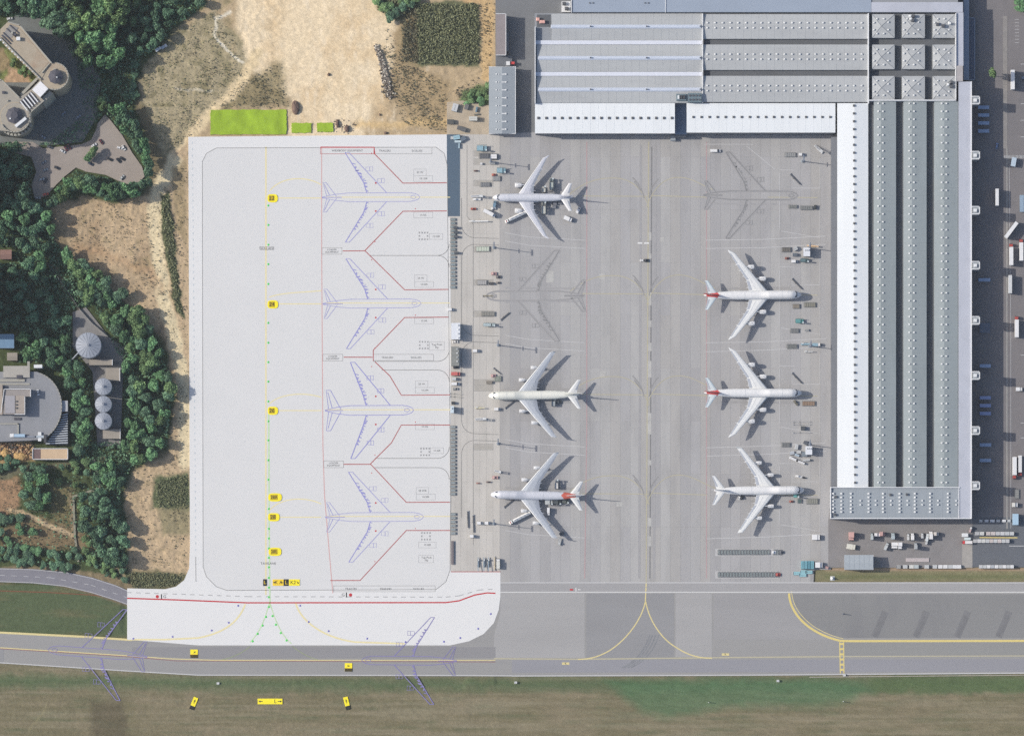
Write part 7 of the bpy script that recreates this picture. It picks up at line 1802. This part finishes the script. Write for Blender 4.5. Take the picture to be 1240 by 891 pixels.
for i in range(7):
    P, Nn = crown_pts(40 + i, 5.0, 8.5, 4.0, 11 + i % 4, 620)
    V = leafquads(P, .62, Nn, i)
    tr = random.Random(i); q = MB(); q.axcyl((0, 0, -1.2), (0, 0, 6), .42, .26, 7)
    for k in range(5):
        a = k * 1.26 + tr.random(); q.axcyl((0, 0, 3.4 + k * .5), (3 * math.cos(a), 3 * math.sin(a), 7 + tr.random() * 2), .18, .06, 5)
    protos.append((V, q))
tmesh = [(quadmesh('crown', V, LF[i % 4]), q.mesh('trunk', BARK)) for i, (V, q) in enumerate(protos)]
for i, j in ((0, 3), (3, 1), (5, 2)):
    pass
def in_poly(x, y, p):
    c = False; n = len(p)
    for i in range(n):
        ax, ay = p[i]; bx, by = p[(i + 1) % n]
        if (ay > y) != (by > y) and x < (bx - ax) * (y - ay) / (by - ay) + ax: c = not c
    return c
placed = []
AVOID = [[(-10, 20), (64, 24), (92, 80), (100, 140), (60, 172), (-10, 172)],
         [(38, 172), (52, 178), (98, 173), (118, 148), (127, 137), (150, 164), (174, 200), (177, 214), (150, 225), (128, 214), (104, 210), (92, 205), (60, 240), (40, 242), (40, 200), (20, 186)],
         [(-10, 440), (50, 440), (76, 460), (86, 486), (86, 560), (-10, 562)], [(88, 398), (126, 398), (148, 440), (150, 534), (112, 534), (110, 455), (88, 430)],
         [(-10, 400), (22, 400), (22, 438), (-10, 438)], [(-5, 300), (16, 300), (16, 317), (-5, 317)], [(84, 376), (110, 372), (134, 404), (90, 404)]]
def tree(px, py, r_px, hz, pi, lab, group, kind='broadleaf_tree'):
    cm, tm_ = tmesh[pi % len(tmesh)]
    r0 = empty(kind, (*G(px, py), -.6), rng.uniform(0, 6.28)); tag(r0, lab, 'tree' if kind != 'bush' else 'bush', group)
    k = r_px * MPP / 5.0; h = hz / 12.0; kx = rng.uniform(.82, 1.2)
    for nm, me_ in (('crown', cm), ('trunk', tm_)):
        o = link(nm, me_, r0); o.scale = (k * kx, k / kx, h)
    placed.append((px, py, r_px)); return r0
def grove(poly, spacing, rr, hh, lab, group, kinds, maxn=999, kind='broadleaf_tree', seed=1, sep=.85, useavoid=True):
    r = random.Random(seed); xs = [p[0] for p in poly]; ys_ = [p[1] for p in poly]; n = 0; tries = 0
    area_ = (max(xs) - min(xs)) * (max(ys_) - min(ys_))
    while n < maxn and tries < area_ / spacing ** 2 * 14 + 60:
        tries += 1; x, y = r.uniform(min(xs), max(xs)), r.uniform(min(ys_), max(ys_))
        if not in_poly(x, y, poly): continue
        R = r.uniform(*rr)
        if useavoid and any(in_poly(x + dx * R * .6, y + dy * R * .6, a) for a in AVOID for dx, dy in ((0, 0), (1, 0), (-1, 0), (0, 1), (0, -1))): continue
        if any((x - a) ** 2 + (y - b) ** 2 < (sep * (spacing + (c - rr[0]) * .3)) ** 2 for a, b, c in placed): continue
        tree(x, y, R, r.uniform(*hh) * (.7 + .3 * R / rr[1]), r.choice(kinds), lab, group, kind); n += 1
    return n
# the particular trees
tree(123.5, 122, 6, 9, 2, 'bright slim tree standing in the dark courtyard shade, upper of two', 'slim courtyard trees'); tree(124.5, 131, 6, 9, 2, 'bright slim tree at the tip of the car park, lower of two', 'slim courtyard trees')
tree(113.5, 185, 6.5, 9, 6, 'small tree standing inside the car park among cars', None); tree(108, 192, 5.5, 8, 0, 'smaller tree below it on the car park island', None)
tree(1200.5, 92, 5.2, 20, 2, 'yellow-green tree rising alone from the hall shade', None)
tree(126, 20, 17, 20, 0, 'largest broad green crown in the upper left wood', None); tree(112, 48, 15, 19, 4, 'broad green crown just below the largest one', None)
tree(134, 56, 13, 18, 0, 'full green crown at the lower right of the big clump', None); tree(66, 28, 14, 17, 3, 'dusky green crown above the stone building', None); tree(80, 40, 12, 17, 3, 'dusky green crown right of the stone building roof', None)
cnt = 0
cnt += grove([(84, -6), (160, -6), (152, 40), (146, 76), (120, 86), (98, 70), (92, 30)], 11, (8, 11), (21, 25), 'tall green tree in the big clump of the upper left wood', 'trees of the big upper clump', [0, 4, 2], 20, seed=2)
cnt += grove([(24, -8), (90, -8), (92, 40), (86, 52), (64, 42), (44, 30), (24, 24)], 11, (7, 10), (14, 18), 'dusky tree north of the round-towered building', 'trees north of the round-towered building', [3, 1, 5], 22, seed=3)
cnt += grove([(-8, -8), (16, -8), (12, 24), (-8, 30)], 10, (6, 8), (11, 14), 'dark tree in the top left corner', 'trees in the top left corner', [1, 5], 5, seed=4)
cnt += grove([(150, -6), (250, -6), (238, 14), (208, 34), (186, 60), (168, 66), (152, 40)], 12, (5, 8), (9, 12), 'scrubby olive tree on the dry upper slope', 'scrubby trees on the upper slope', [3, 1, 6], 22, seed=5)
cnt += grove([(138, 60), (170, 66), (164, 120), (150, 128), (136, 100)], 11, (5, 7), (4, 5), 'low tree in the deep shade east of the stone building', 'trees east of the stone building', [5, 1], 6, seed=6)
cnt += grove([(128, 132), (150, 130), (170, 160), (184, 198), (184, 222), (168, 240), (140, 238), (126, 228), (140, 226), (160, 228), (178, 218), (178, 200), (160, 172), (146, 152)], 8, (5.5, 8), (15, 18), 'hedge tree curving round the east side of the car park', 'trees round the car park', [0, 3, 1], 26, seed=7, sep=.8)
cnt += grove([(56, 246), (84, 216), (104, 214), (126, 222), (150, 230), (150, 242), (118, 240), (96, 226), (76, 244), (62, 256)], 8, (5, 7.5), (11, 14), 'hedge tree along the south side of the car park', 'trees south of the car park', [0, 2, 3], 18, seed=8, sep=.8)
cnt += grove([(-8, 176), (30, 180), (44, 200), (42, 240), (20, 250), (-8, 250)], 11, (7, 10), (14, 19), 'dark tree in the shade left of the car park', 'dark trees left of the car park', [1, 5, 3], 16, seed=9)
cnt += grove([(10, 250), (60, 244), (64, 300), (52, 330), (20, 320)], 11, (7, 10), (14, 18), 'rounded dusky tree left of the tan slope', 'trees left of the tan slope', [3, 1, 4], 18, seed=10)
cnt += grove([(-8, 250), (12, 256), (18, 298), (-8, 298)], 11, (7, 9), (14, 17), 'dark tree at the left edge above the red-brown hut', 'dark trees above the hut', [1, 5], 5, seed=11)
cnt += grove([(-8, 318), (50, 322), (80, 360), (86, 400), (24, 400), (-8, 398)], 13, (6, 9), (9, 12), 'very dark tree in the hollow above the half-round deck', 'dark trees in the hollow', [1, 5, 1], 20, seed=12)
cnt += grove([(76, 306), (100, 318), (140, 346), (166, 372), (186, 404), (200, 432), (150, 420), (134, 400), (104, 366), (84, 334)], 9.5, (6.5, 9.5), (10, 13), 'green tree in the belt above the silos', 'trees in the belt above the silos', [3, 4, 0, 2], 34, seed=13, sep=.82)
cnt += grove([(150, 420), (198, 424), (206, 460), (208, 500), (202, 540), (190, 556), (160, 560), (146, 540), (152, 500), (150, 450)], 9.5, (6.5, 9.5), (10, 13), 'green tree in the belt right of the silos', 'trees right of the silos', [4, 0, 2, 3], 34, seed=14, sep=.82)
cnt += grove([(22, 404), (88, 404), (90, 430), (106, 452), (110, 530), (88, 556), (84, 486), (72, 452), (48, 438), (24, 436)], 10, (6, 9), (9, 13), 'shaded tree between the half-round deck and the silos', 'trees between deck and silos', [3, 1, 0], 28, seed=15, sep=.85)
cnt += grove([(24, 570), (44, 566), (62, 580), (62, 612), (50, 618), (24, 612), (30, 590)], 9, (6.5, 9), (10, 13), 'tree of the compact clump beside the orange field', 'trees beside the orange field', [3, 0, 1], 10, seed=16, useavoid=False)
cnt += grove([(96, 598), (128, 592), (150, 640), (152, 686), (136, 682), (118, 664), (98, 640)], 9.5, (7, 9.5), (11, 15), 'dark tree of the wide clump above the access road', 'trees above the access road', [1, 3, 1], 22, seed=17, useavoid=False)
cnt += grove([(112, 560), (150, 558), (148, 588), (122, 592)], 9, (6, 8.5), (10, 13), 'tree beside the bend of the concrete track', 'trees beside the concrete track', [0, 1, 4], 8, seed=18)
print('trees', cnt + 10)
bc = 0
bc += grove([(-8, 648), (40, 664), (84, 668), (110, 680), (78, 690), (26, 684), (-8, 682)], 7, (4.5, 6.5), (4, 6), 'low bushy shrub of the hedge above the access road', 'hedge shrubs above the access road', [3, 1, 4], 26, 'bush', 19, useavoid=False)
bc += grove([(-8, 622), (26, 626), (44, 644), (10, 654), (-8, 650)], 7, (4.5, 7), (4, 6), 'low shrub below the dirt path at far left', 'shrubs below the dirt path', [3, 4], 12, 'bush', 20, useavoid=False)
bc += grove([(62, 560), (112, 556), (118, 588), (92, 596), (72, 586)], 8, (4, 6), (3.5, 6), 'scattered shrub in the scrub above the track', 'shrubs above the track', [6, 2, 3], 7, 'bush', 21, useavoid=False)
bc += grove([(90, 604), (102, 612), (116, 664), (132, 684), (98, 678)], 8, (3.5, 5), (3, 5), 'small shrub beside the concrete track', 'shrubs beside the track', [2, 6], 6, 'bush', 22, useavoid=False)
bc += grove([(88, 664), (150, 690), (156, 704), (120, 692)], 7, (3, 5), (2.5, 4), 'small shrub on the road embankment', 'shrubs on the embankment', [6, 3], 12, 'bush', 23, useavoid=False)
bc += grove([(12, 62), (38, 88), (36, 98), (16, 84)], 6, (2.5, 4), (3, 5), 'courtyard shrub beside the stone terrace', 'courtyard shrubs', [2, 0], 6, 'bush', 24, useavoid=False)
bc += grove([(-6, 552), (36, 560), (62, 556), (60, 566), (-6, 572)], 7, (4, 6), (4, 6), 'shrub along the lane below the sand heaps', 'shrubs below the sand heaps', [3, 1], 10, 'bush', 25, useavoid=False)
bc += grove([(455, -4), (505, -4), (496, 14), (478, 24), (462, 18)], 7, (5, 7.5), (5, 7), 'olive shrub of the round thicket at the top of the sand', 'thicket shrubs at the top', [6, 3], 12, 'bush', 26, useavoid=False)
bc += grove([(560, 112), (592, 104), (592, 128), (566, 127)], 6, (3, 5), (2.5, 4), 'green shrub left of the small grey warehouse', 'shrubs by the small warehouse', [4, 2], 10, 'bush', 27, useavoid=False)
for i in range(6):
    tree(1232 + (i % 3) * 5, 4 + (i // 3) * 7, 5, 5, 4, 'clipped shrub on the lawn in the top right corner', 'top right corner shrubs', 'bush')
print('bushes', bc)
# understory, scrub and grass tufts: nobody could count them
def scatter(poly, n, size, zlo, zhi, m, name, label, seed, dens=None, up=.5):
    r = np.random.RandomState(seed); xs = [p[0] for p in poly]; ys_ = [p[1] for p in poly]
    X_, Y_ = r.uniform(min(xs), max(xs), n * 4), r.uniform(min(ys_), max(ys_), n * 4)
    wa = 9 if name == 'scrub' else 0
    ok = sdist(X_ + (fbm(X_, Y_, 7, 301) - .5) * wa, Y_ + (fbm(X_, Y_, 7, 331) - .5) * wa, poly) > (r.rand(len(X_)) * 3 if wa else 0)
    if dens is not None: ok &= r.rand(len(X_)) < dens(X_, Y_)
    for a in AVOID if name == 'woodland_undergrowth' else []: ok &= ~(sdist(X_, Y_, a) > -1)
    X_, Y_ = X_[ok][:n], Y_[ok][:n]; k = len(X_)
    P = np.stack([(X_ - 620) * MPP, (445.5 - Y_) * MPP, r.uniform(zlo, zhi, k)], 1)
    nn = np.tile([0, 0, 1.0], (k, 1)) * up
    o = link(name, quadmesh(name, leafquads(P, size, nn, seed), m)); tag(o, label, kind='stuff'); return o
wood2 = [p for p in WOOD if p[0] > -200] 
wood2 = [(-40, -40), (256, -40), (246, 8), (212, 32), (186, 62), (168, 76), (160, 130), (176, 182), (182, 214), (170, 236), (140, 243), (100, 232), (62, 252), (66, 292), (104, 332), (160, 376), (198, 424), (208, 480), (202, 540), (158, 566), (146, 600), (152, 688), (120, 684), (-40, 680)]
cl_dens = lambda x, y: (np.clip(fbm(x, y, 16, 205) * 3 - .6, .1, 1) * np.where((x < 112) & (y > 560), .08, 1.0) * np.where((x < 28) & (y > 570) & (y < 645), .05, 1))
scatter(wood2, 26000, .8, -.6, 2.6, LF[1], 'woodland_undergrowth', 'dark low undergrowth filling the wood floor', 31, cl_dens)
scatter(wood2, 14000, .75, 0, 3.6, LF[3], 'woodland_undergrowth', 'dusky green undergrowth between the trees', 32, lambda x, y: np.clip(fbm(x, y, 10, 215) * 5 - 2.4, 0, 1) * np.where((x < 112) & (y > 560), .12, 1.0))
SC1 = leafmat('scrub_olive', T(150, 154, 120), .1); SC2 = leafmat('scrub_grey_green', T(130, 128, 106), .1); SCD = leafmat('scrub_dry', T(134, 118, 88), .1); SCK = leafmat('scrub_dark', T(104, 98, 80), .1)
scatter([(503, 3), (580, 3), (580, 79), (505, 79)], 6500, .58, -.6, 1.1, SC1, 'scrub', 'square patch of dark olive scrub on the sand', 33)
scatter([(484, 16), (506, 6), (508, 80), (488, 74)], 1300, .6, -.6, .6, SC2, 'scrub', 'thin grey scrub left of the olive square', 34)
scatter([(195, 238), (204, 234), (211, 282), (217, 360), (222, 384), (214, 378), (206, 340), (196, 282)], 1700, .55, -.6, .9, SC1, 'scrub', 'narrow green scrub strip beside the sandy path', 35)
scatter([(186, 582), (229, 572), (229, 618), (188, 614)], 1300, .5, -.6, .5, SC1, 'scrub', 'green scrub patch beside the new apron edge', 36)
scatter([(456, -5), (505, -5), (497, 14), (478, 25), (458, 12)], 2200, .6, -.6, 2.2, SC1, 'scrub', 'dense olive thicket floor at the top of the sand', 37)
scatter([(150, 692), (226, 694), (214, 708), (196, 711), (158, 712)], 1200, .5, -.6, .3, SC1, 'scrub', 'rough green verge at the corner of the new apron', 38)
FIELD = [(64, 250), (98, 236), (140, 246), (186, 240), (206, 220), (226, 190), (227, 690), (160, 692), (150, 580), (208, 550), (214, 480), (202, 410), (162, 370), (92, 316)]
cl2 = lambda x, y: np.clip(fbm(x, y, 12, 225) * 4 - 1.7, 0.22, 1)
scatter(FIELD, 1700, .48, -.6, .35, SCK, 'dry_tufts', 'dark dry tufts dotted over the tan slope', 39, cl2, .2)
scatter(FIELD, 1200, .5, -.6, .2, SC2, 'dry_tufts', 'grey green tufts over the tan slope', 40, cl2, .2)
TOPF = [(174, 78), (206, 40), (262, 12), (296, 66), (300, 100), (250, 134), (236, 160), (200, 190), (172, 130)]
scatter(TOPF, 1200, .40, -.6, .4, SCK, 'dry_tufts', 'dark tufts over the rough field by the upper wood', 41, cl2, .2)
scatter(TOPF, 1300, .44, -.6, .4, SC1, 'dry_tufts', 'olive tufts over the rough field by the upper wood', 42, cl2, .3)
scatter([(262, 132), (296, 98), (340, 74), (350, 130)], 600, .5, -.6, .3, SC2, 'dry_tufts', 'thin tufts above the large lime turf', 43, cl2, .3)
scatter([(466, 30), (500, 80), (540, 100), (540, 160), (490, 150), (462, 110)], 1500, .5, -.6, .3, SC2, 'dry_tufts', 'thin tufts on the brown ground below the olive scrub', 44, cl2, .3)
scatter([(582, 4), (600, 4), (592, 80), (584, 100), (560, 130), (548, 110), (580, 90)], 500, .5, -.6, .4, SCK, 'dry_tufts', 'dark tufts down the sandy edge by the brown shed', 45, cl2, .2)
scatter([(-30, 580), (112, 580), (112, 668), (-30, 668)], 1800, .4, -.6, .5, SC2, 'dry_tufts', 'rough grass in the clearing above the access road', 46, cl2, .4)
# stone bank on the sand
rr_ = random.Random(12); q = MB()
def rock(q, x, y, z, s):
    vs = []
    for dx, dy, dz in ((-1, -1, -1), (1, -1, -1), (1, 1, -1), (-1, 1, -1), (-.7, -.7, .8), (.7, -.6, .9), (.6, .7, .7), (-.6, .6, 1)):
        vs.append((x + s * (dx + rr_.uniform(-.3, .3)), y + s * (dy + rr_.uniform(-.3, .3)), z + s * .8 * (dz + rr_.uniform(-.3, .3))))
    q.add(vs, [(3, 2, 1, 0), (4, 5, 6, 7), (0, 1, 5, 4), (1, 2, 6, 5), (2, 3, 7, 6), (3, 0, 4, 7)], rr_.randrange(3))
for i in range(560):
    t = rr_.random(); px = 455 + 19 * t + rr_.gauss(0, 1.0 + 2.6 * t) + 2 * math.sin(t * 5); py = 56 + 62 * t + rr_.gauss(0, 2)
    x, y = G(px, py); rock(q, x, y, -.4 + rr_.random() * 1.2, rr_.uniform(.25, .75))
for i in range(60):
    x, y = G(rr_.uniform(404, 430), rr_.uniform(144, 162)); rock(q, x, y, -.6, rr_.uniform(.2, .6))
tag(q.build('rubble_bank', [plain('rubble_pale', T(216, 206, 190), .9), plain('rubble_grey', T(150, 140, 128), .9), plain('rubble_dark', T(104, 94, 88), .9)]), 'narrow bank of pale and dark broken stone on the sand', kind='stuff')
q = MB()
for i in range(260):
    px, py = rr_.uniform(0, 42), rr_.uniform(537, 556); x, y = G(px, py); rock(q, x, y, -.3 + rr_.random(), rr_.uniform(.3, 1.0))
tag(q.build('timber_scrap', [plain('scrap_tan', T(198, 168, 130), .9), plain('scrap_brown', T(150, 112, 84), .9), plain('scrap_dark', T(92, 88, 84), .9)]), 'mixed tan and brown scrap left of the sand-roofed building', kind='stuff')

# every tree of a grove gets its own place in words
gro = {}
for o in COL.objects:
    if o.get('category') in ('tree', 'bush') and o.get('group'): gro.setdefault((o['group'], o['label']), []).append(o)
for (g, lab), L_ in gro.items():
    if len(L_) < 2 or 'upper of' in lab: continue
    L_.sort(key=lambda o: -o.location.y)
    for i, o in enumerate(L_):
        s_ = lab + ', %s from the north' % ordw(i + 1)
        o['label'] = s_ if len(s_.split()) <= 16 else ' '.join(lab.split()[:11]) + ', %s from the north' % ordw(i + 1)

# thin summer haze between the survey camera and the ground
q = MB(); q.box(0, 0, -6, 14000, 14000, HC + 60)
hz = link('haze', q.mesh('haze', []))
mh = bpy.data.materials.new('haze_air'); mh.use_nodes = True; th = mh.node_tree
th.nodes.remove(th.nodes['Principled BSDF']); pv = th.nodes.new('ShaderNodeVolumePrincipled')
pv.inputs['Color'].default_value = (0.80, 0.88, 1.0, 1); pv.inputs['Density'].default_value = 0.000010
pv.inputs['Anisotropy'].default_value = 0.0
th.links.new(pv.outputs[0], th.nodes['Material Output'].inputs['Volume'])
hz.data.materials.append(mh); tag(hz, 'thin pale summer haze', kind='stuff')
